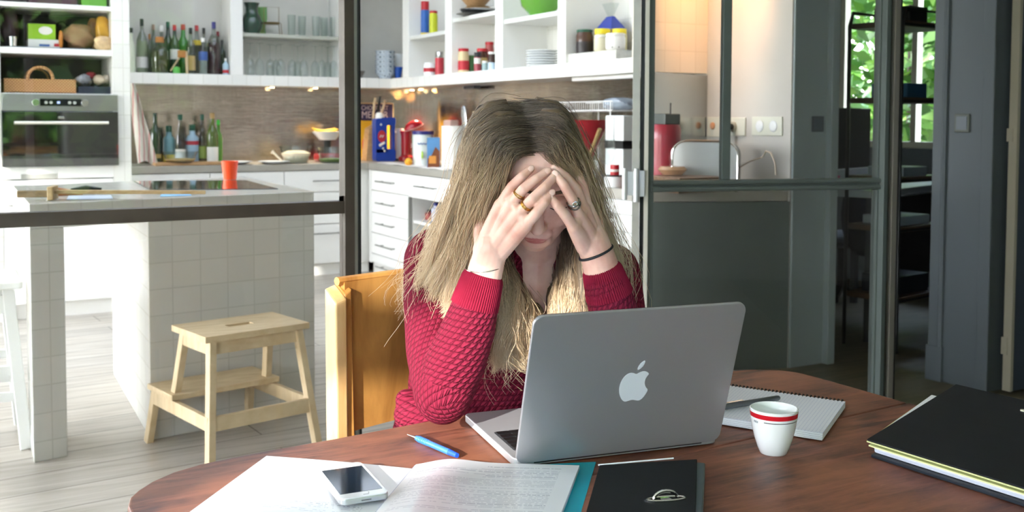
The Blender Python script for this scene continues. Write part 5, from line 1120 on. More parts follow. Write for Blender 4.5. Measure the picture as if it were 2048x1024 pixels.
MB().tube([(-w_*.62, -.0485, hj*.55), (-w_*.5, -.0485, hj*.60), (-w_*.38, -.0485, hj*.55), (-w_*.26, -.0485, hj*.60)], .004, 6).tube([(-w_*.7, -.0475, hj*.36), (-w_*.15, -.0475, hj*.43)], .011, 8).build('white_print', L_WHITE, t, local=True, smooth=True)
Yk2 = 8.2; x = Q(799, Yk2); k = (Vector((x, Yk2, 1))-EYE).dot(FW)/FPX; hh = py_(799, 257, Yk2).z-Z0
t = thing('electric_kettle', 'slim off-white electric kettle between the blue jug and red coffee maker', 'kettle', (x, Yk2, Z0)); KW = mat('offwhite_plastic', 'd8cec4', .4)
MB().lathe([(0, 0), (12*k, 0), (12*k, hh*.3), (10*k, hh*.9), (8*k, hh), (0, hh)], (0, 0, 0), 24).build('body', KW, t, local=True, smooth=True); MB().tube([(-9*k, -.02, hh*.9), (-15*k, -.03, hh*.85), (-15*k, -.03, hh*.35), (-10*k, -.02, hh*.25)], .010, 8).build('handle', KW, t, local=True, smooth=True)
MB().cyl((0, 0, 0), (0, 0, .02), 13*k, n=24).build('base', mat('dark_base', '4a4848', .5), t, local=True)
Yc = 8.05; x = Q(828, Yc); k = (Vector((x, Yc, 1))-EYE).dot(FW)/FPX
t = thing('coffee_maker', 'bright red coffee maker with its domed lid tipped open', 'coffee maker', (x, Yc+.05, Z0)); ht = py_(828, 262, Yc).z-Z0
MB().lathe([(0, 0), (.07, 0), (.07, .03), (.045, .05), (.045, ht*.8), (.055, ht), (0, ht)], (-.03, .05, 0), 24).build('body', RED, t, local=True, smooth=True)
b = MB(); 
def dome(u, v): a = 2*pi*u; b_ = pi/2*v; r_ = .085*cos(b_); q_ = Vector((r_*cos(a), r_*.8*sin(a), .06*sin(b_))); q_ = Matrix.Rotation(radians(-22), 3, 'Y') @ q_; return (q_.x+.02, q_.y, q_.z+ht+.03)
MB().grid(dome, 24, 8, .004).build('lid', RED, t, local=True, smooth=True)
MB().tube([(.02+.085*cos(a)*cos(.38), .068*sin(a), ht+.03+.085*cos(a)*sin(.38)) for a in [2*pi*j/24 for j in range(24)]], .0035, 6, closed=True).build('lid_rim', mat('pink_rim', 'e8a8a0', .3), t, local=True, smooth=True)
MB().lathe([(0, 0), (.04, 0), (.055, .06), (.045, ht*.6), (.042, ht*.6), (.05, .06), (.035, .005), (0, .005)], (.0, -.06, 0), 24).tube([(-.05, -.06, ht*.55), (-.09, -.07, ht*.5), (-.09, -.07, .08), (-.05, -.06, .05)], .006, 8).build('carafe', tinted('pink_glass', (.95, .75, .72)), t, local=True, smooth=True)
# tub, carton, citrus, kitchen roll, by X along the wing
def RB(px, X): q = px_(px, 320, X); return q, (q-EYE).dot(FW)/FPX
q, k = RB(846, 3.22); h = px_(846, 262, 3.22).z-Z0
t = thing('food_tub', 'white food tub with a blue lid standing in front of the coffee maker', 'tub', (3.22, q.y, Z0), 0); MB().lathe([(0, 0), (20*k, 0), (21*k, h*.9), (0, h*.9)], (0, 0, 0), 28).build('body', mat('tub_white', 'dde2dc', .4, var=.05), t, local=True, smooth=True, ang=50)
MB().lathe([(0, h*.9), (22*k, h*.9), (22*k, h), (0, h)], (0, 0, 0), 28).build('lid', C_BLUE, t, local=True, smooth=True, ang=50)
ang_c = atan2(-q.y, -3.22); MB().ell((20.5*k*cos(ang_c-.1), 20.5*k*sin(ang_c-.1), h*.32), (.004, .022, .03)).build('green_print', mat('lime_print', 'a8cc3c', .5), t, local=True, smooth=True)
MB().tube([(21.4*k*cos(ang_c+a_), 21.4*k*sin(ang_c+a_), h*(.64+.02*sin(a_*22))) for a_ in [-.5+.1*j_ for j_ in range(10)]], .004, 6).build('blue_print', L_BLUE, t, local=True, smooth=True)
q, k = RB(862, 3.12); h = px_(862, 275, 3.12).z-Z0
t = thing('cereal_carton', 'small blue and brown biscuit carton beside the white tub', 'carton', (3.14, q.y, Z0), ang_c+pi/2); MB().box(-13*k, 13*k, -.025, .025, 0, h).build('carton', mat('carton_blue', '5b8fc0', .45, var=.3, scale=12), t, local=True, bev=.001)
MB().prism([(-12*k, 0), (12*k, 0), (12*k, h*.55), (4*k, h*.7), (-4*k, h*.42), (-12*k, h*.3)], 0, .001).move(lambda p: Vector((p.x, -.0255-p.z, p.y))).build('brown_print', mat('brown_print', '7c4526', .5, var=.3, scale=20), t, local=True)
MB().box(-9*k, 5*k, -.0275, -.0265, h*.15, h*.4).build('gold_print', mat('gold_print', 'd08a3c', .5), t, local=True)
q, k = RB(817, 3.10); t = thing('halved_citrus', 'halved orange and yellow citrus fruit at the worktop edge', 'fruit', (3.10, q.y, Z0)); MB().ell((0, 0, 8*k), (8*k, 8*k, 8*k)).build('fruit', mat('citrus', 'f0a828', .4, var=.1), t, local=True, smooth=True)
q = pz(818, 329, Z0); t = thing('red_strip', 'small red lid lying at the worktop front edge', 'lid', (q.x+.02, q.y, Z0)); MB().cyl((0, 0, 0), (0, 0, .012), .035, n=20).build('lid', L_RED, t, local=True, bev=.002)
a, b_ = pz(757, 322, Z0), pz(905, 340, Z0); t = thing('tea_towel', 'white tea towel spread along the front edge of the right worktop', 'towel', ((a.x+b_.x)/2, (a.y+b_.y)/2, Z0))
MB().grid(lambda u, v: (XC+.02+.12*v, 7.75-1.25*u, Z0+.008+.003*sin(u*23)+.002*sin(v*9+u*4)), 30, 6, .006).build('cloth', mat('white_towel', 'ebe6e0', .9, bump=.2), t, smooth=True)
q, k = RB(896, 3.16); h = px_(896, 254, 3.16).z-Z0
t = thing('kitchen_roll', 'upright roll of white kitchen paper by the worktop front', 'kitchen roll', (3.20, q.y, Z0+.008)); MB().lathe([(.012, 0), (23*k, 0), (23*k, h), (.012, h)], (0, 0, 0), 32).build('roll', mat('roll_paper', 'e9e4dc', .9, bump=.2, bscale=120), t, local=True, smooth=True, ang=50)
MB().grid(lambda u, v: (21*k*cos(-.5)+.06*u*.9, -23*k*.6-.055*u, h*(1-.15*u)*v), 6, 6, .001).build('loose_sheet', MATS['roll_paper'], t, local=True, smooth=True)
for px, yy, X, lb, m_ in ((902, 240, 3.5, 'pink wrapped cheese stacked behind the kitchen roll', 'd8b4a4'), (910, 258, 3.45, 'small red topped pot behind the kitchen roll', 'b83a3c')):
    q, k = RB(px, X); h = px_(px, yy, X).z-Z0; t = thing('food_packet', lb, 'packet', (X, q.y, Z0)); MB().box(-.04, .04, -.06, .06, 0, h).build('packet', mat('packet_'+m_, m_, .5, var=.1), t, local=True, bev=.01)
q, k = RB(935, 3.35); t = thing('utensil_pot', 'dark pot of steel and black cooking utensils behind the woman', 'utensil pot', (3.35, q.y, Z0)); MB().lathe([(0, 0), (.06, 0), (.065, .15), (.06, .15), (.055, .01), (0, .01)], (0, 0, 0), 24).build('pot', BLACKSTEEL, t, local=True, smooth=True)
def uten(px, yy, wd, m_, lb, nm, cat, X=3.35, base=None, flat=.25):
    a = Vector((X, q.y+.0, Z0+.02)); b_ = px_(px, yy, X); t2 = thing(nm, lb, cat, a); d_ = b_-a; MB().tube([Vector((0, 0, 0)), d_*.55, d_*.68, d_*.9, d_*.985, d_], [.007, .008, wd, wd*1.05, wd*.7, wd*.2], 12, flat=flat).build('blade', m_, t2, local=True, smooth=True)
uten(926, 212, .036, mat('bright_steel', 'cfd2d6', .2, .8, var=0), 'wide shiny steel spatula standing in the utensil pot', 'steel_spatula', 'spatula')
uten(966, 210, .046, BLACKSTEEL, 'broad black slotted spatula standing in the utensil pot', 'black_spatula', 'spatula')
uten(947, 222, .012, BIRCH, 'wooden spoon handle leaning in the utensil pot', 'wooden_spoon', 'spoon')
# dish rack, red colander, coffee box, glass, pots at the wing's near end
X = 3.50; ya, yb = px_(1100, 210, X).y, px_(1262, 210, X).y; zr = px_(1180, 222, X).z; zr2 = px_(1180, 208, X).z
rk = thing('dish_rack', 'white wire dish rack standing on thin legs at the right worktop', 'dish rack', (X, (ya+yb)/2, Z0)); RW = mat('white_wire', 'e6e6e4', .35, var=0); mb = MB()
for xx in (X-.13, X+.12):
    mb.tube([(xx, ya, zr), (xx, yb, zr)], .004, 6); mb.tube([(xx, ya-.25, zr2+.01), (xx, yb, zr2+.01)], .003, 6)
    for yy in (ya-.02, px_(1165, 250, X).y, yb+.02): mb.cyl((xx, yy, Z0), (xx, yy, zr2+.012), .004, n=6)
n_ = 26
for k in range(n_+1): yy = ya-.3+(yb-ya+.3)*k/n_; mb.tube([(X-.13, yy, zr2+.01), (X-.13, yy, zr), (X+.12, yy, zr), (X+.12, yy, zr2+.01)], .002, 5)
mb.build('wire_frame', RW, rk, smooth=True)
q, k = RB(1160, 3.40); z1 = px_(1160, 240, 3.40).z; t = thing('red_colander', 'large red plastic bowl standing on a narrow foot under the dish rack', 'bowl', (3.40, q.y, Z0))
MB().lathe([(0, 0), (.06, 0), (.06, .02), (.05, .03), (.11, (z1-Z0)*.55), (.185, z1-Z0-.01), (.195, z1-Z0), (.18, z1-Z0), (.10, (z1-Z0)*.55), (0, .05)], (0, 0, 0), 32).build('bowl', RED, t, local=True, smooth=True)
q2, k = RB(1185, 3.2); t = thing('wooden_ladle', 'long wooden ladle leaning in front of the red bowl', 'ladle', (3.2, q2.y, Z0)); e1 = px_(1150, 318, 3.2)-Vector((3.2, q2.y, Z0)); e2 = px_(1200, 258, 3.2)-Vector((3.2, q2.y, Z0)); MB().tube([(0, 0, .004), tuple(e1*.5), tuple(e2)], [.006, .007, .012], 8).build('shaft', wood_mat('dark_ladle', '7c6238', 'a88a54'), t, local=True, smooth=True)
Xb = 3.30; ys_ = [px_(p_, 300, Xb).y for p_ in (1210, 1246)]; hb_ = px_(1225, 231, Xb).z-Z0
t = thing('coffee_machine', 'tall white box shaped coffee machine with a black band', 'coffee machine', (Xb+.12, (ys_[0]+ys_[1])/2, Z0)); hy = abs(ys_[0]-ys_[1])/2
MB().box(-.12, .12, -hy, hy, 0, hb_).build('body', mat('machine_white', 'dfe1e0', .35, var=0), t, local=True, bev=.006); zb0, zb1 = [px_(1225, y_, Xb).z-Z0 for y_ in (297, 281)]
MB().box(-.122, .122, -hy-.002, hy+.002, zb0, zb1).build('black_band', BLACKSTEEL, t, local=True); MB().box(-.123, -.12, -.002, .002, zb1, hb_-.01).build('seam', mat('grey_seam', '9a9c9c', .5), t, local=True)
q, k = RB(1215, 3.14); hg = px_(1215, 278, 3.14).z-Z0; wineglass((3.14, q.y, Z0), hg, 'large upright wine glass at the right worktop before the white machine', None, inv=False, r=16*k)
q, k = RB(1228, 3.11); t = thing('saucepan', 'small white saucepan with a flat black lid behind the hinge', 'saucepan', (3.11+.0, q.y+.0, Z0)); h = .06
h = px_(1228, 350, 3.11).z-Z0; MB().lathe([(0, 0), (.045, 0), (.052, h*.9), (0, h*.9)], (0, 0, 0), 24).build('pan', CER, t, local=True, smooth=True, ang=50); MB().lathe([(0, h*.9), (.06, h*.9), (.06, h), (0, h)], (0, 0, 0), 24).build('lid', BLACKSTEEL, t, local=True, smooth=True, ang=50)
t = thing('spice_tin', 'small red tin with white stripe standing on the black saucepan lid', 'tin', (3.115, q.y, Z0+h)); MB().cyl((0, 0, 0), (0, 0, .055), .024, n=20).build('tin', RED, t, local=True, smooth=True, bev=.001); MB().cyl((0, 0, .018), (0, 0, .03), .0243, n=20).build('stripe', L_WHITE, t, local=True, smooth=True)
q, k = RB(1242, 3.50); t = blob('plastic_bag', 'crumpled clear and blue plastic bag lying on the dish rack', 'bag', (3.50, q.y+.02, zr+.003), .09, .11, .075, mat('milky_blue_plastic', 'b9c6d4', .2, var=.3, scale=12, alpha=.75), 5)
q, k = RB(1172, 3.25); t = thing('glass_jar_rack', 'low wire rack of upright drinking glasses beside the woman', 'glass rack', (3.25, q.y, Z0))
for i_ in range(3): MB().lathe([(0, .004), (.026, .004), (.032, .12), (.030, .12), (.025, .01), (0, .01)], (0, -.07+.07*i_, 0), 18).build('glass', CLEAR, t, local=True, smooth=True)

# shelves of the right wing
def sx(px, X, ytop, z0): q = px_(px, 100, X); return q.y, px_(px, ytop, X).z-z0, (q-EYE).dot(FW)/FPX
def jar(px, X, yt, hw, z0, name, label, cat, m, lidm, lidf=.14, band=None, group=None, taper=1.0):
    y, h, k = sx(px, X, yt, z0); t = thing(name, label, cat, (X, y, z0), 0, group); r = hw*k
    MB().lathe([(0, 0), (r*taper, 0), (r, h*.1), (r, h*.75), (r*.86, h*(1-lidf)), (0, h*(1-lidf))], (0, 0, 0), 22).build('body', m, t, local=True, smooth=True, ang=50)
    if lidm: MB().lathe([(0, h*(1-lidf)), (r*.95, h*(1-lidf)), (r*.95, h*.985), (r*.9, h), (0, h)], (0, 0, 0), 22).build('lid', lidm, t, local=True, smooth=True, ang=50)
    if band: MB().lathe([(r*.99, h*band[1]), (r*1.015, h*band[1]), (r*1.015, h*band[2]), (r*.99, h*band[2])], (0, 0, 0), 22).build('label', band[0], t, local=True, smooth=True)
    return t
def blue_bowl_mat():
    m = bpy.data.materials.new('blue_pattern_ceramic'); m.use_nodes = True; nt = m.node_tree; b = nt.nodes['Principled BSDF']; v = mapped(nt); w_ = node(nt, 'TexVoronoi', i_Scale=45.0); nt.links.new(v, w_.inputs['Vector'])
    nt.links.new(ramp(nt, w_.outputs['Distance'], [(.25, '2e4a6e'), (.4, 'd4dce2'), (.7, 'c2cdd8')]), b.inputs['Base Color']); b.inputs['Roughness'].default_value = .2; return m
BB = blue_bowl_mat(); Yw = 8.30; q = py_(770, 100, Yw); k = (q-EYE).dot(FW)/FPX; zb_ = ZS2; hT = py_(770, 102, Yw).z-ZS2; t0 = None
for i in range(5):
    if not t0:
        t0 = thing('patterned_bowl', 'blue and white patterned bowl in the stack at the shelf corner', 'bowl', (q.x, Yw, zb_), 0, 'stacked patterned bowls'); r = 20*k; hb_ = hT/5+.03
        MB().lathe([(0, 0), (r*.55, 0), (r*.6, .008), (r*.95, hb_*.6), (r, hb_), (r*.96, hb_), (r*.9, hb_*.6), (r*.5, .012), (0, .012)], (0, 0, 0), 28).build('bowl', BB, t0, local=True, smooth=True)
    else: c_ = copy_tree(t0); c_.location = (q.x, Yw, zb_+i*(hT-hb_)/4)
    (t0 if i == 0 else c_)['label'] = ('lowest', 'second lowest', 'middle', 'second highest', 'topmost')[i]+' blue and white patterned bowl of the stack at the shelf corner'
jar_ = py_(797, 100, Yw+.05); t = thing('blue_cup', 'plain royal blue cup beside the patterned bowls', 'cup', (py_(796, 100, 8.27).x, 8.27, ZS2)); h = py_(796, 134, 8.27).z-ZS2
MB().lathe([(0, 0), (.026, 0), (.04, h), (.037, h), (.024, .005), (0, .005)], (0, 0, 0), 20).build('body', mat('royal_blue_cup', '2456b0', .25), t, local=True, smooth=True)
t = thing('white_cup_stack', 'white stacked cups behind the royal blue cup', 'cup', (py_(797, 100, 8.42).x, 8.42, ZS2)); h = py_(797, 108, 8.42).z-ZS2; MB().lathe([(0, 0), (.04, 0), (.05, h), (.046, h), (.036, .01), (0, .01)], (0, 0, 0), 20).build('body', CER, t, local=True, smooth=True)
t = thing('grey_saucer', 'grey bowl rim showing at the shelf corner beside the steel post', 'bowl', (py_(716, 100, 8.28).x, 8.28, ZS2)); MB().lathe([(0, 0), (.03, 0), (.06, .06), (.056, .06), (.028, .006), (0, .006)], (0, 0, 0), 20).build('bowl', mat('grey_stoneware', '7a736c', .5), t, local=True, smooth=True)
Xw = 3.47
jar(850, Xw, 3, 8.5, SHZ[0], 'storage_tin', 'tall blue tin with a red lid on the first right shelf', 'tin', mat('tin_blue', '2a62b4', .35, var=.15, scale=20), C_RED, .36, (L_YEL, .04, .1))
jar(867, Xw-.03, 22, 8.5, SHZ[0], 'storage_tin', 'yellow-green tin with red top on the first right shelf', 'tin', mat('tin_lime', 'c6cc2c', .35, var=.15), C_RED, .1)
t = jar(859, Xw-.05, 126, 12, ZS2, 'coffee_mug', 'white mug with red print on the lower right shelf', 'mug', CER, None, 0, (L_RED, .3, .6)); MB().tube([(0, .03, .08), (0, .075, .07), (0, .075, .03), (0, .035, .02)], .006, 8).build('handle', CER, t, local=True, smooth=True)
jar(879, Xw-.02, 104, 9, ZS2, 'red_tin', 'red printed tin with shiny top beside the white mug', 'tin', mat('red_print_tin', 'c83c48', .35, var=.2, scale=25), CHROME, .3)
zz = SHZ[1]; y, h, k = sx(955, Xw, 0, zz)
t = thing('steel_dish_stack', 'steel lid and dark dish stacked on the second right shelf', 'dish', (Xw, y, zz)); MB().lathe([(0, 0), (.10, .004), (.16, .02), (.155, .022), (0, .01)], (0, 0, 0), 30).build('dark_dish', mat('dark_dish', '3c3c3c', .3), t, local=True, smooth=True); MB().lathe([(.05, .022), (.13, .03), (.15, .05), (.10, .07), (0, .075)], (.0, -.03, 0), 30).build('steel_lid', CHROME, t, local=True, smooth=True)
t = thing('wooden_bowl', 'wooden bowl resting on the steel lid, cut by the frame', 'bowl', (Xw, y+.03, zz+.076)); MB().lathe([(0, 0), (.06, 0), (.13, .08), (.125, .08), (.05, .01), (0, .01)], (0, 0, 0), 28).build('bowl', CBW, t, local=True, smooth=True)
for px, X_, yt, hw, m_, l_, lf_, bd, lb in (
    (927, 3.43, 97, 11, mat('mayonnaise', 'd8c498', .35), C_RED, .12, (L_RED, .12, .5), 'cream jar with red lid and red label on the right shelf'),
    (909, 3.41, 131, 4, CER, C_BLACK, .2, None, 'tiny white pot left of the cream jar'),
    (943, 3.50, 111, 7, mat('green_jar', '3e6e3c', .3, var=.2), None, 0, None, 'small green jar behind the cream jar'),
    (964, 3.46, 97, 11, mat('dark_brown_jar', '4a2a20', .2), C_RED, .13, (L_TAN, .3, .6), 'dark brown jar with red lid'),
    (955, 3.39, 105, 7, mat('red_label_jar', 'a84450', .3, var=.3, scale=30), C_BLACK, .3, (L_WHITE, .4, .7), 'small jar with black lid and pink label before the dark brown jar'),
    (979, 3.52, 84, 9, mat('rose_tin', 'a8504c', .4), C_RED, .1, None, 'tall rose red tin at the back of the jar shelf'),
    (970, 3.395, 122, 6, mat('pale_blue_jar', '9ab0b0', .3), C_WHITE, .2, None, 'small pale blue jar in front of the rose red tin'),
    (984, 3.40, 104, 8, mat('brown_glass_jar', '4a3a34', .2), C_WHITE, .12, (mat('sky_label', 'c0d6e8', .4), .0, .42), 'brown glass jar with white lid beside the upright')):
    jar(px, X_, yt, hw, ZS2, 'food_jar', lb, 'jar', m_, l_, lf_, bd, 'jars in the second bay of the right shelf')
y, h, k = sx(1084, 3.50, 0, SHZ[2]); t = thing('green_bowl', 'glossy lime green bowl on the third right shelf, cut by the frame', 'bowl', (3.49, y, SHZ[2])); MB().lathe([(0, 0), (.06, 0), (.13, .07), (.15, .15), (.145, .15), (.12, .07), (.05, .01), (0, .01)], (0, 0, 0), 32).build('bowl', mat('lime_glaze', '69a83c', .12, coat=.5), t, local=True, smooth=True)
y, h, k = sx(1084, 3.52, 101, ZS2); t0 = None
for i in range(7):
    if not t0:
        t0 = thing('dinner_plate', 'white plate in the stack in the third bay of the right shelf', 'plate', (3.52, y, ZS2), 0, 'stacked white plates'); r = 33*k
        MB().lathe([(0, .002), (r*.6, 0), (r*.98, .014), (r, .018), (r*.97, .0175), (r*.6, .006), (0, .006)], (0, 0, 0), 36).build('plate', CER, t0, local=True, smooth=True)
    else: c_ = copy_tree(t0); c_.location = (3.52, y, ZS2+i*(h-.018)/6)
    (t0 if i == 0 else c_)['label'] = ('lowest', 'second lowest', 'third lowest', 'middle', 'third highest', 'second highest', 'topmost')[i]+' white plate of the stack on the right shelf'
# near bay: slab box, jars and tubs, bread
Xa = XS+.02; yS0, yS1 = px_(1133, 110, Xa).y, px_(1232, 110, Xa).y; hS = px_(1180, 104, Xa).z-ZS2
t = thing('marbled_box', 'long marbled white box lying in the near bay of the right shelf', 'box', (Xa+.13, (yS0+yS1)/2, ZS2)); MB().box(-.13, .13, -abs(yS0-yS1)/2, abs(yS0-yS1)/2, 0, hS).build('box', mat('marbled_white', 'd6d4cc', .4, var=.25, scale=25), t, local=True, bev=.002); zt = ZS2+hS
for px, X_, yt, hw, m_, l_, lf_, bd, nm, ct, lb in (
    (1169, 3.45, 60, 17, mat('olive_brown_jar', '5a4238', .2, var=.3), C_GREEN, .1, (mat('dark_label', '2c2426', .4, var=.4, scale=30), .0, .5), 'food_jar', 'jar', 'large dark jar with green lid in the near shelf bay'),
    (1205, 3.50, 58, 17, mat('cream_tub', 'd9cf9c', .4, var=.1), mat('yellow_lid', 'ecd430', .35), .22, None, 'food_tub', 'tub', 'cream tub with bright yellow lid behind the white tub'),
    (1239, 3.56, 58, 15, mat('cream_tub', 'd9cf9c', .4), mat('yellow_lid', 'ecd430', .35), .22, None, 'food_tub', 'tub', 'second yellow lidded tub farther right at the back'),
    (1201, 3.40, 71, 13, mat('pale_cream_tub', 'dfd8bc', .4, var=.1), C_WHITE, .12, None, 'food_tub', 'tub', 'small pale cream tub between dark jar and white tub'),
    (1231, 3.42, 67, 20, mat('white_tub', 'eceae6', .4), C_WHITE, .14, None, 'food_tub', 'tub', 'white plastic tub with a black print on its front')):
    y, _, k = sx(px, X_, yt, zt); t_l = jar(px, X_, yt, hw, zt, nm, lb, ct, m_, l_, lf_, bd, 'tubs and jars on the marbled box', .85)
y, h, k = sx(1231, 3.42, 84, zt); a_ = atan2(-y, -3.42); 
MB().box(-.001, .002, -.022, .022, h*.22, h*.38).move(lambda p: Vector((cos(a_)*(p.x+18.3*k)-sin(a_)*p.y, sin(a_)*(p.x+18.3*k)+cos(a_)*p.y, p.z))).build('dark_print', mat('dark_print', '2f3326', .5), t_l, local=True)
y, h, k = sx(1226, 3.62, 28, zt); t = thing('bread_bag', 'sliced bread in a clear bag with blue printed top, on the near shelf bay', 'bread', (3.60, y, zt)); MB().box(-.05, .05, -.085, .085, .07, h*.62).build('loaf', mat('bread_crumb', 'd9c79c', .8, var=.1), t, local=True, bev=.015, seg=3)
MB().box(-.06, .06, -.09, .09, 0, .069).build('lower_pack', mat('dim_pack', 'b8a888', .6), t, local=True, bev=.01)
MB().hexa([(-.056, -.09, h*.60), (.056, -.09, h*.60), (.056, .09, h*.60), (-.056, .09, h*.60)], [(-.01, -.03, h*.93), (.01, -.03, h*.93), (.01, .03, h*.93), (-.01, .03, h*.93)]).build('blue_top', mat('blue_print_film', '2c3f9c', .3), t, local=True)
MB().hexa([(-.01, -.015, h*.93), (.01, -.015, h*.93), (.01, .015, h*.93), (-.01, .015, h*.93)], [(-.03, -.05, h*1.25), (.03, -.05, h*1.25), (.03, .05, h*1.25), (-.03, .05, h*1.25)]).build('gathered_film', CLEAR, t, local=True)
t = boxed('food_carton', 'orange and blue carton at the near end of the right shelf', 'carton', 3.42, 3.60, 4.63, .08, ZS2, px_(1258, 36, 3.45).z, mat('orange_blue_carton', 'c8822c', .45, var=.1)); MB().box(-.091, .091, -.041, .041, .02, .13).build('blue_print', mat('cyan_print', '3c88b0', .5), t, local=True)

# open base unit: cleaning bottles
for px, yt, m_, lb in ((852, 418, 'a04c44', 'tall red brown bottle inside the open base unit'), (872, 405, 'd8d8ec', 'white spray bottle with blue top inside the open base unit'), (885, 420, '9aa0a8', 'grey bottle inside the open base unit')):
    X_ = 3.2; q = px_(px, 420, X_); t = bottle((X_, min(q.y, 7.05), .09 if False else .50), px_(px, yt, X_).z-.50, .035, mat('bottle_'+m_, m_, .35), C_BLUE if 'blue' in lb else C_BLACK, lb, None, 'cleaning bottles in the open unit', 'square')

# behind the glass leaf: red bin, toaster, tray, sockets
Xr = 3.27; q = px_(1328, 300, Xr); k = (q-EYE).dot(FW)/FPX; h = px_(1328, 249, Xr).z-Z0
t = thing('red_bread_bin', 'tall dark red enamel bin behind the glass door leaf', 'bin', (Xr, q.y, Z0)); r_ = 33*k; DR = mat('dark_red_enamel', '9c2436', .3, var=.05, coat=.3)
MB().lathe([(0, 0), (r_, 0), (r_, h*.76), (0, h*.76)], (0, 0, 0), 32).build('body', DR, t, local=True, smooth=True, ang=50); MB().lathe([(0, h*.76), (r_*1.02, h*.76), (r_*1.02, h*.93), (r_*.9, h), (0, h)], (0, 0, 0), 32).build('lid', DR, t, local=True, smooth=True, ang=50)
t = thing('radio', 'small dark box with antenna standing on the red bin', 'radio', (Xr, q.y, Z0+h)); MB().box(-.05, .05, -.07, .07, 0, .055).build('case', mat('dark_glass_box', '5a5f5c', .2), t, local=True, bev=.006); MB().cyl((0, -.05, .05), (0, -.05, .11), .004, n=8).build('antenna', BLACKSTEEL, t, local=True)
Xt = 3.42; p0, p1 = px_(1352, 320, Xt), px_(1480, 320, Xt); yc_ = (p0.y+p1.y)/2
t = thing('toaster', 'rounded chrome toaster with dark grey side on the worktop by the sockets', 'toaster', (Xt, yc_, Z0)); k = ((Vector((Xt, yc_, 1))-EYE).dot(FW))/FPX; zt1 = px_(1420, 282, Xt).z-Z0
tl_ = 0.5*hypot(p1.x-p0.x, p1.y-p0.y)
rd = radians(-47); t.rotation_euler = (0, 0, rd); W2 = 64*k; D2 = .20
def arch(W_, H_, r, z0=0): return [(-W_, z0), (W_, z0)]+[(W_-r+r*cos(a), H_-r+r*sin(a)) for a in [pi/2*j/8 for j in range(9)]]+[(-W_+r-r*sin(a), H_-r+r*cos(a)) for a in [pi/2*j/8 for j in range(9)]]
b = MB().prism(arch(W2, zt1, .07), -.02, .0).move(lambda p: Vector((p.x, p.z-.06, p.y))); b.build('end_plate', mat('satin_chrome', 'd4d6d4', .32, .75, var=0), t, local=True, bev=.004)
MB().tube([Vector((x, -.08, z)) for x, z in arch(W2, zt1, .07)], .006, 8, closed=True).build('chrome_rim', CHROME, t, local=True, smooth=True)
b = MB().prism(arch(W2-.006, zt1-.008, .065), 0, D2).move(lambda p: Vector((p.x, p.z-.06, p.y))); b.build('body', mat('dark_grey_toaster', '40464a', .25, .5), t, local=True, bev=.004)
MB().box(-.012, .012, -.03, D2-.09, zt1-.010, zt1-.004).build('slot', BLACKSTEEL, t, local=True)
a = thing('serving_tray', 'shallow wooden tray with an upturned glass bowl before the toaster', 'tray', (3.22, px_(1370, 350, 3.22).y, Z0)); zt_ = px_(1370, 352, 3.22).z-Z0
MB().hexa([(-.12, -.10, 0), (.12, -.10, 0), (.12, .10, 0), (-.12, .10, 0)], [(-.15, -.15, zt_), (.15, -.15, zt_), (.15, .15, zt_), (-.15, .15, zt_)]).build('tray', wood_mat('tray_wood', '6a5240', '8f745a'), a, local=True, bev=.003)
g = thing('glass_ladle_bowl', 'shallow glass bowl with orange glints lying on the serving tray', 'bowl', (3.20, px_(1345, 340, 3.2).y, Z0+zt_)); MB().lathe([(0, .0), (.05, .004), (.075, .03), (.06, .045), (.0, .05)], (0, 0, 0), 24).build('bowl', mat('amber_glass_bowl', 'c9a27c', .1, alpha=.7), g, local=True, smooth=True)
SOCK = mat('cream_switch_plate', 'dcdccc', .35, var=0)
def plate(pxa, pxb, ya_, yb_, lb, nm, cat, parts):
    P0, P1 = px_(pxa, ya_, XR), px_(pxb, yb_, XR); cy_ = (P0.y+P1.y)/2; cz_ = (P0.z+P1.z)/2; t = thing(nm, lb, cat, (XR-.0005, cy_, cz_)); hy = abs(P0.y-P1.y)/2; hz = abs(P0.z-P1.z)/2
    MB().box(-.008, 0, -hy, hy, -hz, hz).build('plate', SOCK, t, local=True, bev=.003); parts(t, hy, hz); return t
def sw(t, hy, hz):
    for s_ in (-.45, .45): MB().ell((-.010, hy*s_, 0), (.006, hy*.26, hz*.62)).build('rocker', mat('white_rocker', 'f0f2f2', .2, var=0), t, local=True, smooth=True)
plate(1506, 1566, 233.5, 272, 'double light switch plate right of the sockets', 'light_switch', 'light switch', sw)
def so1(t, hy, hz): MB().lathe([(0, 0), (hz*.6, 0), (hz*.55, .01), (0, .012)], (0, 0, 0), 20).move(lambda p: Vector((-.008-p.z, p.y, p.x))).build('outlet', mat('outlet_beige', 'b7b5a4', .4), t, local=True, smooth=True); MB().tube([(-.016, 0, .0), (-.045, 0, 0), (-.05, 0, -.03), (-.03, -.0, -.12), (-.02, .0, -.22)], [.017, .016, .012, .004, .004], 10).build('plug', BLACKSTEEL, t, local=True, smooth=True)  # outlet disc a little darker than its plate
plate(1446, 1492, 235, 272, 'cream wall socket with a black plug, left of the switch', 'wall_socket', 'socket', so1)
def so2(t, hy, hz): MB().ell((-.012, 0, .006), (.012, .018, .02)).build('plug', mat('peach_plug', 'd8a078', .4), t, local=True, smooth=True)
plate(1416, 1441, 234, 274, 'cream wall socket with a peach coloured plug beside the steel sheet', 'wall_socket', 'socket', so2)
cbl = thing('toaster_cable', 'thin pale cable looping over the toaster', 'cable', (XR-.05, px_(1500, 330, XR-.05).y, Z0)); MB().tube([px_(q_, y_, 3.60) for q_, y_ in ((1478, 335), (1500, 322), (1525, 314), (1532, 302), (1542, 306), (1550, 326), (1552, 350))], .004, 6).build('cable', mat('pale_cable', 'd9c8b4', .4), cbl, smooth=True)
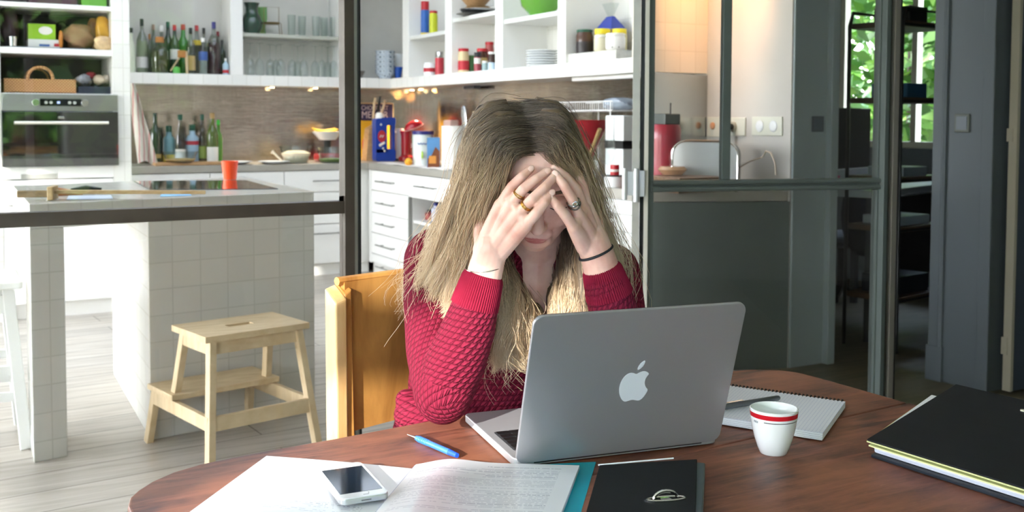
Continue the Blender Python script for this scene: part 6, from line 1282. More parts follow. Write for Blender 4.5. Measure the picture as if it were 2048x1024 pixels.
# ---- hall and office, seen through the doorway
wsw = py_(1625, 248, 3.845); t = thing('light_switch', 'grey light switch on the narrow painted wall end behind the glass leaf', 'light switch', (wsw.x+.02, 3.8325, wsw.z)); MB().box(-.04, .04, -.008, 0, -.04, .04).build('plate', GREYWALL, t, local=True, bev=.003); MB().box(-.027, .027, -.0105, -.008, -.027, .027).build('rocker', mat('grey_rocker', '5a646c', .4), t, local=True, bev=.002)
P = px_(1926, 246, 4.186); t = thing('light_switch', 'square grey light switch on the blue-grey wall end at the right', 'light switch', (4.1855, P.y, P.z)); hz = .043; MB().box(-.010, 0, -.04, .04, -hz, hz).build('plate', mat('switch_frame', '5e635a', .5), t, local=True, bev=.003); MB().box(-.0125, -.010, -.03, .03, -.032, .032).build('rocker', mat('grey_rocker', '5a646c', .4), t, local=True, bev=.002)
def of(px, y, d): return pd(px, y, d)
m0_, m1_ = of(1666, 215, 6.1), of(1742, 215, 6.5); m2_ = of(1666, 340, 6.1)
t = thing('computer_monitor', 'large black computer monitor standing on the desk in the office', 'monitor', (m0_.x, m0_.y, 0.86), atan2(m1_.y-m0_.y, m1_.x-m0_.x)); wm_ = hypot(m1_.x-m0_.x, m1_.y-m0_.y); zz0, zz1 = m2_.z-.86, m0_.z-.86
MB().box(0, wm_, 0, .03, zz0+.0, zz1).build('screen', mat('black_gloss_screen', '14171a', .12, var=0), t, local=True, bev=.003); MB().box(0, wm_, -.001, .031, zz0-.07, zz0-.001).build('chin', ALU2, t, local=True, bev=.002); MB().box(wm_*.35, wm_*.65, .0, .16, 0, .008).box(wm_*.4, wm_*.6, .035, .055, .008, zz0+.1).build('stand', ALU2, t, local=True)
t = thing('office_desk', 'white topped desk under the office window', 'desk', (m0_.x+.3, m0_.y+.1, 0)); a0_ = atan2(m1_.y-m0_.y, m1_.x-m0_.x)
t.rotation_euler = (0, 0, a0_); MB().box(-.5, .75, -.35, .35, .82, .86).build('top', mat('office_white', 'b8bcbf', .4), t, local=True, bev=.003)
for x_ in (-.46, .70): MB().box(x_-.02, x_+.02, -.32, -.28, 0, .82).box(x_-.02, x_+.02, .28, .32, 0, .82).build('leg', mat('desk_leg', '3a3c3e', .5), t, local=True)
MB().box(-.44, .68, -.30, -.28, .30, .80).build('modesty_panel', mat('dark_walnut', '2c2320', .5), t, local=True)
p = of(1674, 352, 5.9); t = thing('sticky_notes', 'pink paper note propped on the office desk', 'paper', (p.x, p.y, .86)); MB().box(-.02, .02, -.004, .004, 0, .08).build('note', mat('pink_note', 'd06c8a', .6), t, local=True)
p = of(1711, 352, 5.95); t = thing('highlighter', 'lime green pot on the office desk beside the pink note', 'pot', (p.x, p.y, .86)); MB().cyl((0, 0, 0), (0, 0, .07), .014).build('pot', mat('lime_pot', 'a8b838', .5), t, local=True)
p = pz(1700, 620, .0); t = thing('office_chair', 'dark padded chair at the office desk behind the glass', 'chair', (p.x+.3, p.y+.15, 0)); CH = mat('charcoal_fabric', '2a2e33', .8)
MB().ell((0, 0, .62), (.24, .06, .30)).build('backrest', CH, t, local=True, smooth=True); MB().ell((0, .22, .42), (.25, .24, .06)).build('seat', CH, t, local=True, smooth=True)
MB().cyl((0, .22, .06), (0, .22, .4), .025).build('column', BLACKSTEEL, t, local=True, smooth=True)
for k_ in range(5): a = 2*pi*k_/5; MB().beam((0, .22, .08), (.27*cos(a), .22+.27*sin(a), .04), .04, .03).build('leg', BLACKSTEEL, t, local=True); 
for k_ in range(5): a = 2*pi*k_/5; MB().ell((.27*cos(a), .22+.27*sin(a), .025), .025, 10, 6).build('castor', BLK, t, local=True, smooth=True)
# black rack with brown shelves left of the wall end
c0_, c1_ = of(1800, 300, 5.5), of(1895, 300, 5.8); rk = thing('metal_rack', 'tall black metal rack with brown shelves in the office', 'rack', (c0_.x, c0_.y, 0), atan2(c1_.y-c0_.y, c1_.x-c0_.x)); wr_ = hypot(c1_.x-c0_.x, c1_.y-c0_.y)
fr = MB()
for y_ in (0, .32):
    fr.tube([(0, y_, 0), (0, y_, 1.78), (.03, y_, 1.85), (wr_, y_, 1.85), (wr_, y_, 0)], .011, 8)
    for z_ in (.28, .66, .93, 1.36, 1.77): fr.tube([(0, y_, z_), (wr_, y_, z_)], .007, 6)
fr.build('frame', BLACKSTEEL, rk, local=True, smooth=True)
BRS = mat('brown_shelf', '4e3c2c', .5, var=.15)
RZ = [.30, .68, .95, 1.38, 1.79]
for z_ in RZ: MB().box(.01, wr_-.01, .0, .32, z_-.03, z_).build('shelf', BRS, rk, local=True)
cs, sn = cos(rk.rotation_euler[2]), sin(rk.rotation_euler[2])
def rackp(x, y, z): return (c0_.x+cs*x-sn*y, c0_.y+sn*x+cs*y, z)
for z_, hh, ww, m_, lb, nm, ct in ((RZ[0], .10, .16, '20242a', 'black storage box on the lowest rack shelf', 'storage_box', 'box'), (RZ[1], .05, .16, '9aa4aa', 'stack of pale papers on the second rack shelf', 'paper_stack', 'paper'), (RZ[2], .05, .12, '8c979c', 'pale papers on the middle rack shelf', 'paper_stack', 'paper'), (RZ[3], .08, .10, '27506e', 'small blue object on the upper rack shelf', 'blue_box', 'box'), (RZ[4], .09, .09, '191a1c', 'black box on the top rack shelf', 'storage_box', 'box')):
    t = thing(nm, lb, ct, rackp(wr_*.5, .16, z_), rk.rotation_euler[2]); MB().box(-ww, ww, -.11, .11, 0, hh).build('body', mat('office_'+m_, m_, .5, var=.08), t, local=True, bev=.004)

# ================================================================ greenery outside
LEAF = [mat('leaf_green_%d' % i, c, .5, var=.2, scale=3) for i, c in enumerate(('4c7a2c', '6f9c3c', '9cc05c'))]
def leafy(name, label, cx_, cy_, z0, z1, rx, ry, n, seed, size=.11, trunk=True, grp=None, cat='tree'):
    rr = random.Random(seed); t = thing(name, label, cat, (cx_, cy_, 0), 0, grp)
    mb = MB()
    for i in range(n):
        a = rr.uniform(0, 2*pi); u = rr.uniform(0, 1)**.5; zz = rr.uniform(0, 1); prof_ = sin(pi*(.12+.8*zz))**.6
        c = Vector((rx*u*prof_*cos(a), ry*u*prof_*sin(a), z0+(z1-z0)*zz)); d1 = Vector((rr.gauss(0, 1), rr.gauss(0, 1), rr.gauss(0, .6))).normalized(); d2 = d1.cross(Vector((rr.gauss(0, 1), rr.gauss(0, 1), rr.gauss(0, 1)))).normalized(); s_ = size*rr.uniform(.6, 1.4); mb.cur = rr.choice((0, 0, 1, 1, 2))
        mb.add([c-d1*s_, c+d2*s_*.45, c+d1*s_, c-d2*s_*.45], [(0, 1, 2, 3)])
    mb.build('foliage', LEAF, t, local=True)
    if trunk: MB().tube([(0, 0, -.5), (.03, 0, z0), (0, .02, z1*.8)], [.09, .06, .02], 8).build('trunk', mat('bark', '54453a', .9, var=.2), t, local=True, smooth=True)
leafy('garden_tree', 'leafy green tree close outside the office window, left pane', 8.6, 7.2, .3, 4.0, 1.3, 1.1, 2600, 1)
leafy('garden_tree', 'leafy green tree outside the right half of the office window', 8.4, 5.6, .2, 3.2, 1.1, 1.2, 2400, 2)
leafy('garden_tree', 'taller tree farther out beyond the office window', 11.5, 8.4, .5, 6.0, 2.2, 2.0, 2600, 3, .2)
leafy('added_hedge', 'high added hedge outside the dining room window behind the camera', 0, 0, 0, 3.3, .1, .1, 4, 4) if False else None
h_ = thing('added_hedge', 'high clipped hedge added outside the dining room windows to block sun', 'hedge', (-.3, -3.4, 0)); mb = MB(); rr = random.Random(9)  # hedge added out of view to keep low sun out of the window
for i in range(6200):
    c = Vector((rr.uniform(-3.1, 3.1), rr.uniform(-.25, .25), rr.uniform(0, 3.95))); d1 = Vector((rr.gauss(0, 1), rr.gauss(0, .6), rr.gauss(0, 1))).normalized(); d2 = d1.cross(Vector((rr.gauss(0, 1), rr.gauss(0, 1), rr.gauss(0, 1)))).normalized(); s_ = .12*rr.uniform(.7, 1.4); mb.cur = rr.choice((0, 0, 1, 1, 2)); mb.add([c-d1*s_, c+d2*s_*.6, c+d1*s_, c-d2*s_*.6], [(0, 1, 2, 3)])
mb.build('foliage', LEAF, h_, local=True); MB().box(-3.05, 3.05, -.06, .06, 0, 3.85).build('core', mat('added_hedge_core', '2c3a1c', .9, var=.3, scale=20), h_, local=True)
struct('ground', MB().box(-14, -4.81, -12, 14, -.2, -.1).box(-4.81, 7.21, -12, -1.41, -.2, -.1).box(7.21, 18, -12, 14, -.2, -.1).box(-4.81, 7.21, 9.01, 14, -.2, -.1), mat('garden_ground', '8a8c70', .9, var=.2, scale=2))

# ================================================================ the woman at the table
import numpy as np
def skin_material():
    m = bpy.data.materials.new('fair_skin'); m.use_nodes = True; nt = m.node_tree; b = nt.nodes['Principled BSDF']
    v = mapped(nt); n = node(nt, 'TexNoise', i_Scale=22.0, i_Detail=4.0); nt.links.new(v, n.inputs['Vector'])
    nt.links.new(ramp(nt, n.outputs['Fac'], [(.3, 'c89384'), (.5, 'd6aa99'), (.7, 'dfb9a9')]), b.inputs['Base Color'])
    la = node(nt, 'Attribute', attribute_name='lip'); src = b.inputs['Base Color'].links[0].from_socket; nt.links.new(mixc(nt, la.outputs['Fac'], src, 'b0625f'), b.inputs['Base Color']); b.inputs['Roughness'].default_value = .48
    b.inputs['Subsurface Weight'].default_value = .18; b.inputs['Subsurface Radius'].default_value = (1, .35, .2); b.inputs['Subsurface Scale'].default_value = .006
    n2 = node(nt, 'TexNoise', i_Scale=260.0, i_Detail=3.0); nt.links.new(v, n2.inputs['Vector']); bp = node(nt, 'Bump', i_Strength=.25, i_Distance=.0006); nt.links.new(n2.outputs['Fac'], bp.inputs['Height']); nt.links.new(bp.outputs[0], b.inputs['Normal'])
    return m
SKIN = skin_material(); LIP = mat('lips', 'b06a68', .45, var=.05)
def capsules(mb, pts, rad, n=16, flat=1):
    """tapered limb: a tube with ball ends"""
    pts = [Vector(p) for p in pts]; mb.tube(pts, rad, n, flat=flat)
    for p, r in zip(pts, rad): mb.ell(p, r*.999, 14, 9)
def remesh(mb, vox, sm=3, fac=.5):
    me = bpy.data.meshes.new('tmp'); me.from_pydata(mb.v, [], mb.f); me.update(); o = bpy.data.objects.new('tmp', me); COL.objects.link(o)
    r = o.modifiers.new('r', 'REMESH'); r.mode = 'VOXEL'; r.voxel_size = vox; r.adaptivity = 0
    if sm: s = o.modifiers.new('s', 'SMOOTH'); s.factor = fac; s.iterations = sm
    dg = bpy.context.evaluated_depsgraph_get(); dg.update(); res = bpy.data.meshes.new_from_object(o.evaluated_get(dg)); bpy.data.objects.remove(o)
    nv = len(res.vertices); co = np.empty(nv*3, 'f'); res.vertices.foreach_get('co', co); fs = [tuple(p.vertices) for p in res.polygons]; bpy.data.meshes.remove(res)
    return co.reshape(-1, 3), fs
P = pd
# head frame: looks down at the table, tilted a little
pitch = radians(41); roll = radians(5)
u2 = UP*cos(roll)+RT*sin(roll); r2 = RT*cos(roll)-UP*sin(roll)
HYv = (-FW*cos(pitch)-u2*sin(pitch)).normalized(); HZv = (u2*cos(pitch)-FW*sin(pitch)).normalized(); HXv = r2
HO = P(1082, 343, 1.665)
def hd(x, y, z): return HO+HXv*x+HYv*y+HZv*z
def hell(mb, c, r, n=20, m=14):
    k0 = len(mb.v); mb.ell((0, 0, 0), r, n, m); mb.move(lambda p: hd(c[0]+p.x, c[1]+p.y, c[2]+p.z), k0)
h = MB()
hell(h, (-.006, -.012, .030), (.070, .078, .072), 28, 18); hell(h, (0, .030, .040), (.063, .052, .052)); hell(h, (0, .036, -.02), (.060, .050, .070), 24, 16)
hell(h, (0, .038, -.068), (.048, .042, .042)); hell(h, (0, .066, -.092), (.024, .019, .018)); hell(h, (-.034, .052, -.03), (.026, .026, .030)); hell(h, (.034, .052, -.03), (.026, .026, .030))
capsules(h, [hd(0, .078, .018), hd(0, .090, -.006), hd(0, .102, -.030)], [.0075, .0085, .0115], 12)
for s in (-1, 1):
    hell(h, (s*.010, .092, -.036), (.0075, .009, .007)); hell(h, (s*.031, .0745, .030), (.020, .010, .008)); hell(h, (s*.030, .0715, .004), (.0165, .0115, .0105))
    hell(h, (s*.074, -.010, -.008), (.007, .017, .030)); hell(h, (s*.078, -.016, .004), (.006, .014, .016)); hell(h, (s*.045, .015, -.06), (.018, .040, .030))
hell(h, (0, .0815, -.0565), (.028, .013, .011)); hell(h, (-.007, .0895, -.0620), (.014, .0052, .0034)); hell(h, (.007, .0895, -.0620), (.014, .0052, .0034)); hell(h, (0, .0880, -.0700), (.0165, .0060, .0046)); hell(h, (0, .074, -.078), (.028, .017, .020)); hell(h, (0, .055, -.088), (.034, .026, .024))
neckb = P(1062, 500, 1.80)
capsules(h, [hd(0, -.035, -.045), hd(0, -.03, -.085).lerp(neckb, .35), neckb], [.056, .052, .060], 20)
capsules(h, [neckb, P(1052, 620, 1.84)], [.062, .085], 20); capsules(h, [P(960, 540, 1.82), P(1150, 550, 1.83)], [.045, .045], 16)
HV, HF = remesh(h, .0026, 4)

def hand(W, mcps, fingers, thumb, arm, extra=()):
    mb = MB(); mc = [P(*q) for q in mcps]; w = P(*W)
    for m_, f_ in zip(mc, fingers): capsules(mb, [m_]+[P(*q[:3]) for q in f_], [.0090, .0081, .0074, .0063][:1+len(f_)], 14)
    for a, b_ in zip(mc, mc[1:]): capsules(mb, [a, b_], [.0088, .0088], 12)
    ws = [w.lerp(P(*e), t) for e, t in zip((extra[0], extra[1], extra[1], extra[2]), (1, .5, .8, 1))] if extra else [w]*4
    for m_, q in zip(mc, ws): capsules(mb, [q, q.lerp(m_, .55), m_], [.0165, .0135, .0105], 14)
    tp_ = [P(*q) for q in thumb]; capsules(mb, tp_, [.016, .0125, .0105, .008][:len(tp_)], 14)
    ar = [P(*q) for q in arm]; capsules(mb, ar, [.0255, .0265, .031, .038][:len(ar)], 20, )
    return remesh(mb, .0016, 3, .4)
RH = hand((978, 512, 1.592), [(1001, 410, 1.562), (1023, 408, 1.548), (1041, 424, 1.538), (1052, 450, 1.534)],
          [[(1024, 373, 1.550), (1044, 353, 1.546), (1061, 338, 1.553)], [(1047, 378, 1.533), (1073, 358, 1.535), (1094, 343, 1.545)], [(1066, 397, 1.522), (1090, 374, 1.524), (1107, 355, 1.535)], [(1074, 425, 1.519), (1090, 405, 1.520), (1103, 387, 1.530)]],
          [(968, 490, 1.600), (962, 458, 1.612), (967, 430, 1.628), (977, 408, 1.640)], [(985, 490, 1.585), (975, 525, 1.595), (955, 600, 1.60), (900, 770, 1.605)], extra=((966, 500, 1.592), (982, 502, 1.582), (996, 505, 1.585)))
LH = hand((1188, 492, 1.600), [(1174, 414, 1.588), (1168, 420, 1.570), (1158, 433, 1.552), (1147, 454, 1.543)],
          [[(1166, 374, 1.580), (1152, 344, 1.574), (1135, 319, 1.574)], [(1154, 380, 1.560), (1132, 354, 1.555), (1109, 335, 1.558)], [(1144, 398, 1.536), (1128, 371, 1.531), (1111, 348, 1.538)], [(1131, 431, 1.530), (1114, 411, 1.524), (1099, 393, 1.528)]],
          [(1182, 486, 1.605), (1194, 455, 1.618), (1190, 425, 1.632), (1180, 402, 1.640)], [(1183, 478, 1.593), (1193, 505, 1.602), (1215, 580, 1.61), (1262, 770, 1.66)], extra=((1198, 488, 1.602), (1186, 484, 1.592), (1172, 492, 1.590)))
V = np.concatenate([HV, RH[0], LH[0]]); F_ = list(HF)+[tuple(i+len(HV) for i in f) for f in RH[1]]+[tuple(i+len(HV)+len(RH[0]) for i in f) for f in LH[1]]
me = bpy.data.meshes.new('person'); me.from_pydata(V.tolist(), [], F_); me.materials.append(SKIN); me.materials.append(LIP)
lc = [(np.array(hd(x, .0925, z)), rx, rz) for x, z, rx, rz in ((0, -.0612, .0185, .0046), (0, -.0698, .0160, .0052))]
hx_, hy_, hz_ = (np.array(q) for q in (HXv, HYv, HZv)); ho = np.array(HO)
nh = len(HF)
for i, p_ in enumerate(me.polygons):
    p_.use_smooth = True
    if i < nh:
        c = np.array(p_.center)-ho; x, y, z = c@hx_, c@hy_, c@hz_
        pass
lq = V-ho; lx, ly, lz = lq@hx_, lq@hy_, lq@hz_; lm = np.maximum(1.25-(lx/.0205)**2-((lz+.0625)/.0034)**2, 1.25-(lx/.0170)**2-((lz+.0692)/.0042)**2); lm = np.clip(lm*1.6, 0, 1)*(ly > .078); lm[len(HV):] = 0
at = me.attributes.new('lip', 'FLOAT', 'POINT'); at.data.foreach_set('value', lm.astype('f'))
person = bpy.data.objects.new('person', me); COL.objects.link(person)
tag(person, 'person with long wavy blonde hair and red knitted jumper resting forehead in both hands', 'person')
# nails, brows
def nail(a, b_, r=.0052):
    a, b_ = P(*a), P(*b_); d_ = (b_-a).normalized(); n_ = (EYE-b_).normalized(); n_ = (n_-d_*n_.dot(d_)).normalized(); s_ = d_.cross(n_); mb = MB().ell((0, 0, 0), (r*.88, r*1.15, .0016), 14, 8); c = b_-d_*.001+n_*.0055
    mb.move(lambda p: c+s_*p.x+d_*p.y+n_*p.z); return mb.build('fingernail', mat('nail', 'e6c0b4', .2, var=0), person, smooth=True)
nail((1044, 353, 1.546), (1061, 338, 1.553)); nail((1073, 358, 1.535), (1094, 343, 1.545)); nail((1090, 405, 1.520), (1103, 387, 1.530))
nail((1114, 411, 1.524), (1099, 393, 1.528)); nail((1128, 371, 1.531), (1111, 348, 1.538))
for s in (-1, 1): MB().tube([hd(s*.012, .084, .027), hd(s*.030, .0835, .034), hd(s*.048, .073, .030)], [.0022, .0028, .001], 8).build('eyebrow', mat('brow_hair', '5a4632', .8), person, smooth=True); MB().tube([hd(s*.017, .0815, -.003), hd(s*.030, .0835, -.006), hd(s*.044, .0765, -.002)], [.0006, .0011, .0006], 6).build('eyelashes', mat('lash', '2c211a', .7), person, smooth=True)
# rings, wrist bands
GOLD = mat('gold', 'd0a052', .18, 1, var=0); SILV = mat('oxidised_silver', '9a9a98', .22, 1, var=.3, scale=200)
def loop(c, ax, r, w_, m_, name, n=24, fl=1.0, twist=0):
    c = P(*c) if not isinstance(c, Vector) else c; ax = ax.normalized(); u_ = ax.cross(Vector((0, 0, 1))).normalized(); v_ = ax.cross(u_); mb = MB()
    pts = [c+(u_*cos(a)+v_*sin(a))*r+ax*(twist*sin(a*2)) for a in [2*pi*k/n for k in range(n)]]; mb.tube(pts, w_, 8, closed=True); return mb.build(name, m_, person, smooth=True)
ax1 = P(1047, 378, 1.533)-P(1023, 408, 1.548); ax2 = P(1066, 397, 1.522)-P(1041, 424, 1.538); ax3 = P(1144, 398, 1.536)-P(1158, 433, 1.552)
R1 = P(1023, 408, 1.548)+ax1*.62; R2 = P(1041, 424, 1.538)+ax2*.50; R3 = P(1158, 433, 1.552)+ax3*.72
loop(R1, ax1, .0092, .0008, GOLD, 'gold_ring'); loop(R1+ax1.normalized()*.0026, ax1, .0092, .0008, GOLD, 'gold_ring', twist=.0012)
for k in (-.0018, 0, .0018): loop(R2+ax2.normalized()*k, ax2, .0093, .0007, GOLD, 'gold_ring')
for k in (-.003, 0, .003): loop(R3+ax3.normalized()*k, ax3, .0094, .0014, SILV, 'silver_ring', twist=.002*(1 if k else -1))
nrm = (EYE-R3).normalized(); loop(R3+nrm*.0095+RT*.002, nrm, .0032, .0012, SILV, 'silver_ring', n=14)
axw = P(1193, 505, 1.602)-P(1215, 580, 1.61); 
def wristband(c, ax, r, w_, m_, name, tilt, fl=1):
    ax = (ax.normalized()+RT*tilt).normalized(); return loop(c, ax, r, w_, m_, name, 30)
wristband((1192, 505, 1.602), axw, .0272, .0021, mat('black_elastic', '17191f', .7), 'hair_tie', -.12)
wristband((969, 534, 1.596), P(985, 490, 1.585)-P(955, 600, 1.60), .0285, .0009, mat('fine_silver', 'b8b8b4', .2, 1), 'bracelet', -.35)

# jumper
s = MB()
SH_R, EL_R, WR_R = P(872, 520, 1.77), P(886, 790, 1.612), P(957, 590, 1.60)
SH_L, EL_L, WR_L = P(1218, 548, 1.80), P(1270, 780, 1.665), P(1211, 566, 1.61)
capsules(s, [SH_R, P(868, 600, 1.735), P(872, 700, 1.67), EL_R], [.056, .052, .049, .046], 24)
capsules(s, [EL_R, P(915, 715, 1.605), P(938, 655, 1.60), WR_R], [.046, .047, .042, .034], 24)
capsules(s, [SH_L, P(1235, 640, 1.76), EL_L], [.056, .050, .046], 24); capsules(s, [EL_L, P(1245, 690, 1.64), WR_L], [.046, .044, .035], 24)
def tors(px, py, d, rx, ry, rz): 
    k0 = len(s.v); s.ell((0, 0, 0), (rx, ry, rz), 28, 18); c = P(px, py, d); yaw = Vector((RT.x, RT.y, 0)).normalized(); fwd = Vector((0, 0, 1)).cross(yaw); s.move(lambda p: c+yaw*p.x+fwd*p.y+Vector((0, 0, 1))*p.z, k0)
tors(1040, 570, 1.86, .155, .085, .10); tors(1010, 660, 1.86, .155, .10, .13); tors(975, 770, 1.87, .145, .105, .13); tors(945, 880, 1.90, .150, .115, .13); tors(935, 960, 1.93, .165, .13, .10)
tors(895, 830, 1.80, .095, .06, .045); tors(985, 815, 1.83, .09, .05, .035)
capsules(s, [SH_R, P(1045, 505, 1.82), SH_L], [.050, .062, .050], 20); capsules(s, [P(1045, 500, 1.81), P(1040, 600, 1.84)], [.07, .09], 20)
for q, d_, r_ in (((812, 800), 1.80, .020), ((830, 840), 1.80, .022), ((818, 822), 1.80, .016)): capsules(s, [P(*q, d_), P(q[0]+70, q[1]+8, d_+.02)], [r_, r_*1.4], 14)
SV, SF = remesh(s, .0048, 6)
# knit coordinates: along and around the limb each face belongs to
bones = [(SH_R, EL_R), (EL_R, WR_R), (SH_L, EL_L), (EL_L, WR_L), (P(1045, 480, 1.84), P(940, 960, 1.92))]
A_ = np.array([b[0] for b in bones]); B_ = np.array([b[1] for b in bones]); D_ = B_-A_; L2_ = (D_**2).sum(1)
wt_ = np.array([.052, .046, .052, .044, .14])
def bone_uv(p, k):
    d = D_[k]/np.sqrt(L2_[k]); q = p-A_[k]; t = q@d; rad_ = q-np.outer(t, d) if q.ndim > 1 else q-t*d
    ref = np.cross(d, np.array(FW)); ref /= np.linalg.norm(ref); r3 = np.cross(d, ref); a = np.arctan2(rad_@ref, rad_@r3); return t, a
me = bpy.data.meshes.new('jumper'); me.from_pydata(SV.tolist(), [], SF); uvl = me.uv_layers.new(name='UVMap'); uvs = np.zeros((len(me.loops), 2), 'f')
cen = np.array([SV[list(f)].mean(0) for f in SF]); ds = []
for k in range(5):
    q = cen-A_[k]; t = np.clip((q@D_[k])/L2_[k], 0, 1); ds.append(np.linalg.norm(q-t[:, None]*D_[k], axis=1)/wt_[k])
own = np.argmin(np.array(ds), 0)
vt = np.zeros((5, len(SV))); va = np.zeros((5, len(SV)))
for k in range(5): vt[k], va[k] = bone_uv(SV.astype(float), k)
li = 0
refs = []
for k in range(5):
    d = D_[k]/np.sqrt(L2_[k]); rf = np.cross(d, np.array(FW)); rf /= np.linalg.norm(rf); r3 = np.cross(d, rf); q = SV-A_[k]; refs.append((q@rf, q@r3))
for fi, f in enumerate(SF):
    k = own[fi]; a0_ = va[k, f[0]]; px_r, py_r = refs[k][0][f[0]], refs[k][1][f[0]]
    if px_r*px_r+py_r*py_r < (.62*wt_[k])**2 and k < 4:
        for vi in f: uvs[li] = (refs[k][0][vi]*1.15, refs[k][1][vi]*1.15); li += 1
        continue
    for vi in f:
        a = va[k, vi]
        if a-a0_ > pi: a -= 2*pi
        elif a-a0_ < -pi: a += 2*pi
        uvs[li] = (a*wt_[k]*1.0, vt[k, vi]); li += 1
uvl.data.foreach_set('uv', uvs.ravel()); me.polygons.foreach_set('use_smooth', [True]*len(me.polygons))
def knit_material(name, rib=False):
    m = bpy.data.materials.new(name); m.use_nodes = True; nt = m.node_tree; b = nt.nodes['Principled BSDF']
    uv = node(nt, 'UVMap'); mp = node(nt, 'Mapping'); nt.links.new(uv.outputs[0], mp.inputs[0]); mp.inputs['Rotation'].default_value = (0, 0, radians(0 if rib else 8))
    sp_ = node(nt, 'SeparateXYZ'); nt.links.new(mp.outputs[0], sp_.inputs[0])
    def M(op, a, b_=None):
        n = node(nt, 'Math', operation=op)
        for i, v in enumerate((a, b_)):
            if v is None: continue
            if isinstance(v, (int, float)): n.inputs[i].default_value = v
            else: nt.links.new(v, n.inputs[i])
        return n.outputs[0]
    nz = node(nt, 'TexNoise', i_Scale=90.0, i_Detail=2.0); nt.links.new(mp.outputs[0], nz.inputs['Vector']); wob = M('MULTIPLY', M('SUBTRACT', nz.outputs['Fac'], .5), .0035)
    u, v = M('ADD', sp_.outputs['X'], wob), M('ADD', sp_.outputs['Y'], wob)
    cw, chh = .0118, .0092
    row = M('FLOOR', M('DIVIDE', v, chh)); par = M('MULTIPLY', M('MODULO', M('ADD', row, 1000), 2), .5)
    fu = M('FRACT', M('ADD', M('ADD', M('DIVIDE', u, cw), par), 100)); fv = M('FRACT', M('ADD', M('DIVIDE', v, chh), 100))
    # each stitch is a slanted dome, with finer yarn lines across it
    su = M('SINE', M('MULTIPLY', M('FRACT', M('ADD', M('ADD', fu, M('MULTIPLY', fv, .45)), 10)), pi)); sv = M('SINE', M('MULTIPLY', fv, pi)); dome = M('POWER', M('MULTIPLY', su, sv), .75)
    yarn = M('MULTIPLY', M('SINE', M('MULTIPLY', M('ADD', fu, M('MULTIPLY', fv, .8)), 2*pi*2.0)), .13); hgt = M('ADD', dome, yarn)
    n2 = node(nt, 'TexNoise', i_Scale=1400.0, i_Detail=2.0); nt.links.new(mp.outputs[0], n2.inputs['Vector']); hgt = M('ADD', hgt, M('MULTIPLY', n2.outputs['Fac'], .25))
    bp = node(nt, 'Bump', i_Strength=1.0, i_Distance=.0042); nt.links.new(hgt, bp.inputs['Height']); nt.links.new(bp.outputs[0], b.inputs['Normal'])
    nt.links.new(ramp(nt, M('MULTIPLY', dome, 1.0), [(.0, '5e1426'), (.4, '7c1e35'), (1, '842239')]), b.inputs['Base Color'])  # gaps between stitches darkened in the colour, as shade would
    b.inputs['Roughness'].default_value = .85; b.inputs['Specular IOR Level'].default_value = .12; b.inputs['Sheen Weight'].default_value = 0; b.inputs['Sheen Tint'].default_value = lin('e88a98'); b.inputs['Sheen Roughness'].default_value = .4
    return m
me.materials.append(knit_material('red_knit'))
jm = bpy.data.objects.new('jumper', me); COL.objects.link(jm); jm.parent = person
# ribbed cuffs
RIB = mat('red_rib_knit', '7a182e', .9, var=.08, scale=60); bsdf(RIB).inputs['Specular IOR Level'].default_value = .12
def cuff(a, b_, ra, rb_):
    a, b_ = Vector(a), Vector(b_); d = (b_-a); L = d.length; d.normalize(); u_ = d.cross(Vector((0, 0, 1))).normalized(); v_ = d.cross(u_); n = 360; rows = 12; vs = []
    for i in range(rows+1):
        t = i/rows; r0 = ra+(rb_-ra)*t; r0 -= .003*(1-min(1, (1-t)*6))**2
        for k in range(n): q = 2*pi*k/n; rr_ = r0+.0009*cos(q*60)*min(1, (1-t)*5+.25); vs.append(a+d*(L*t)+(u_*cos(q)+v_*sin(q))*rr_)
    for k in range(n): q = 2*pi*k/n; vs.append(a+d*(L-.004)+(u_*cos(q)+v_*sin(q))*(rb_-.0045))
    fs = [(i*n+k, i*n+(k+1) % n, (i+1)*n+(k+1) % n, (i+1)*n+k) for i in range(rows+1) for k in range(n)]
    MB().add(vs, fs).build('cuff', RIB, person, smooth=True, ang=70)
cuff(P(949, 612, 1.60), P(968, 547, 1.597), .0375, .0315)
cuff(P(1219, 590, 1.615), P(1202, 532, 1.605), .0375, .0300)
# trousers and shoes, under the table
JEAN = mat('dark_denim', '27324a', .85, var=.15, scale=40, bump=.2, bscale=300)
pc = P(935, 975, 1.93); pc.z = .56; tdir = Vector((.05, -1, 0)).normalized(); side = Vector((1, .05, 0)).normalized()
j = MB(); j.ell(pc, (.165, .13, .10), 24, 14); feet = []
for sg in (-1, 1):
    hp = pc+side*(sg*.085); kn = hp+tdir*.40+side*(sg*.03); kn.z = .535; an = kn+tdir*(-.02); an.z = .10; capsules(j, [hp, hp.lerp(kn, .5), kn], [.085, .075, .060], 20); capsules(j, [kn, kn.lerp(an, .45), an], [.060, .052, .040], 20); feet.append(an)
JV, JF = remesh(j, .008, 4); mb = MB().add(JV.tolist(), JF); mb.build('jeans', JEAN, person, smooth=True, ang=180)
for an in feet:
    mb = MB(); capsules(mb, [an+Vector((0, .02, -.045)), an+tdir*.09+Vector((0, 0, -.06)), an+tdir*.17+Vector((0, 0, -.066))], [.042, .036, .032], 16); mb.move(lambda p: Vector((p.x, p.y, max(.002, p.z)))); mb.build('shoe', mat('dark_shoe', '25221f', .5), person, smooth=True, ang=80)

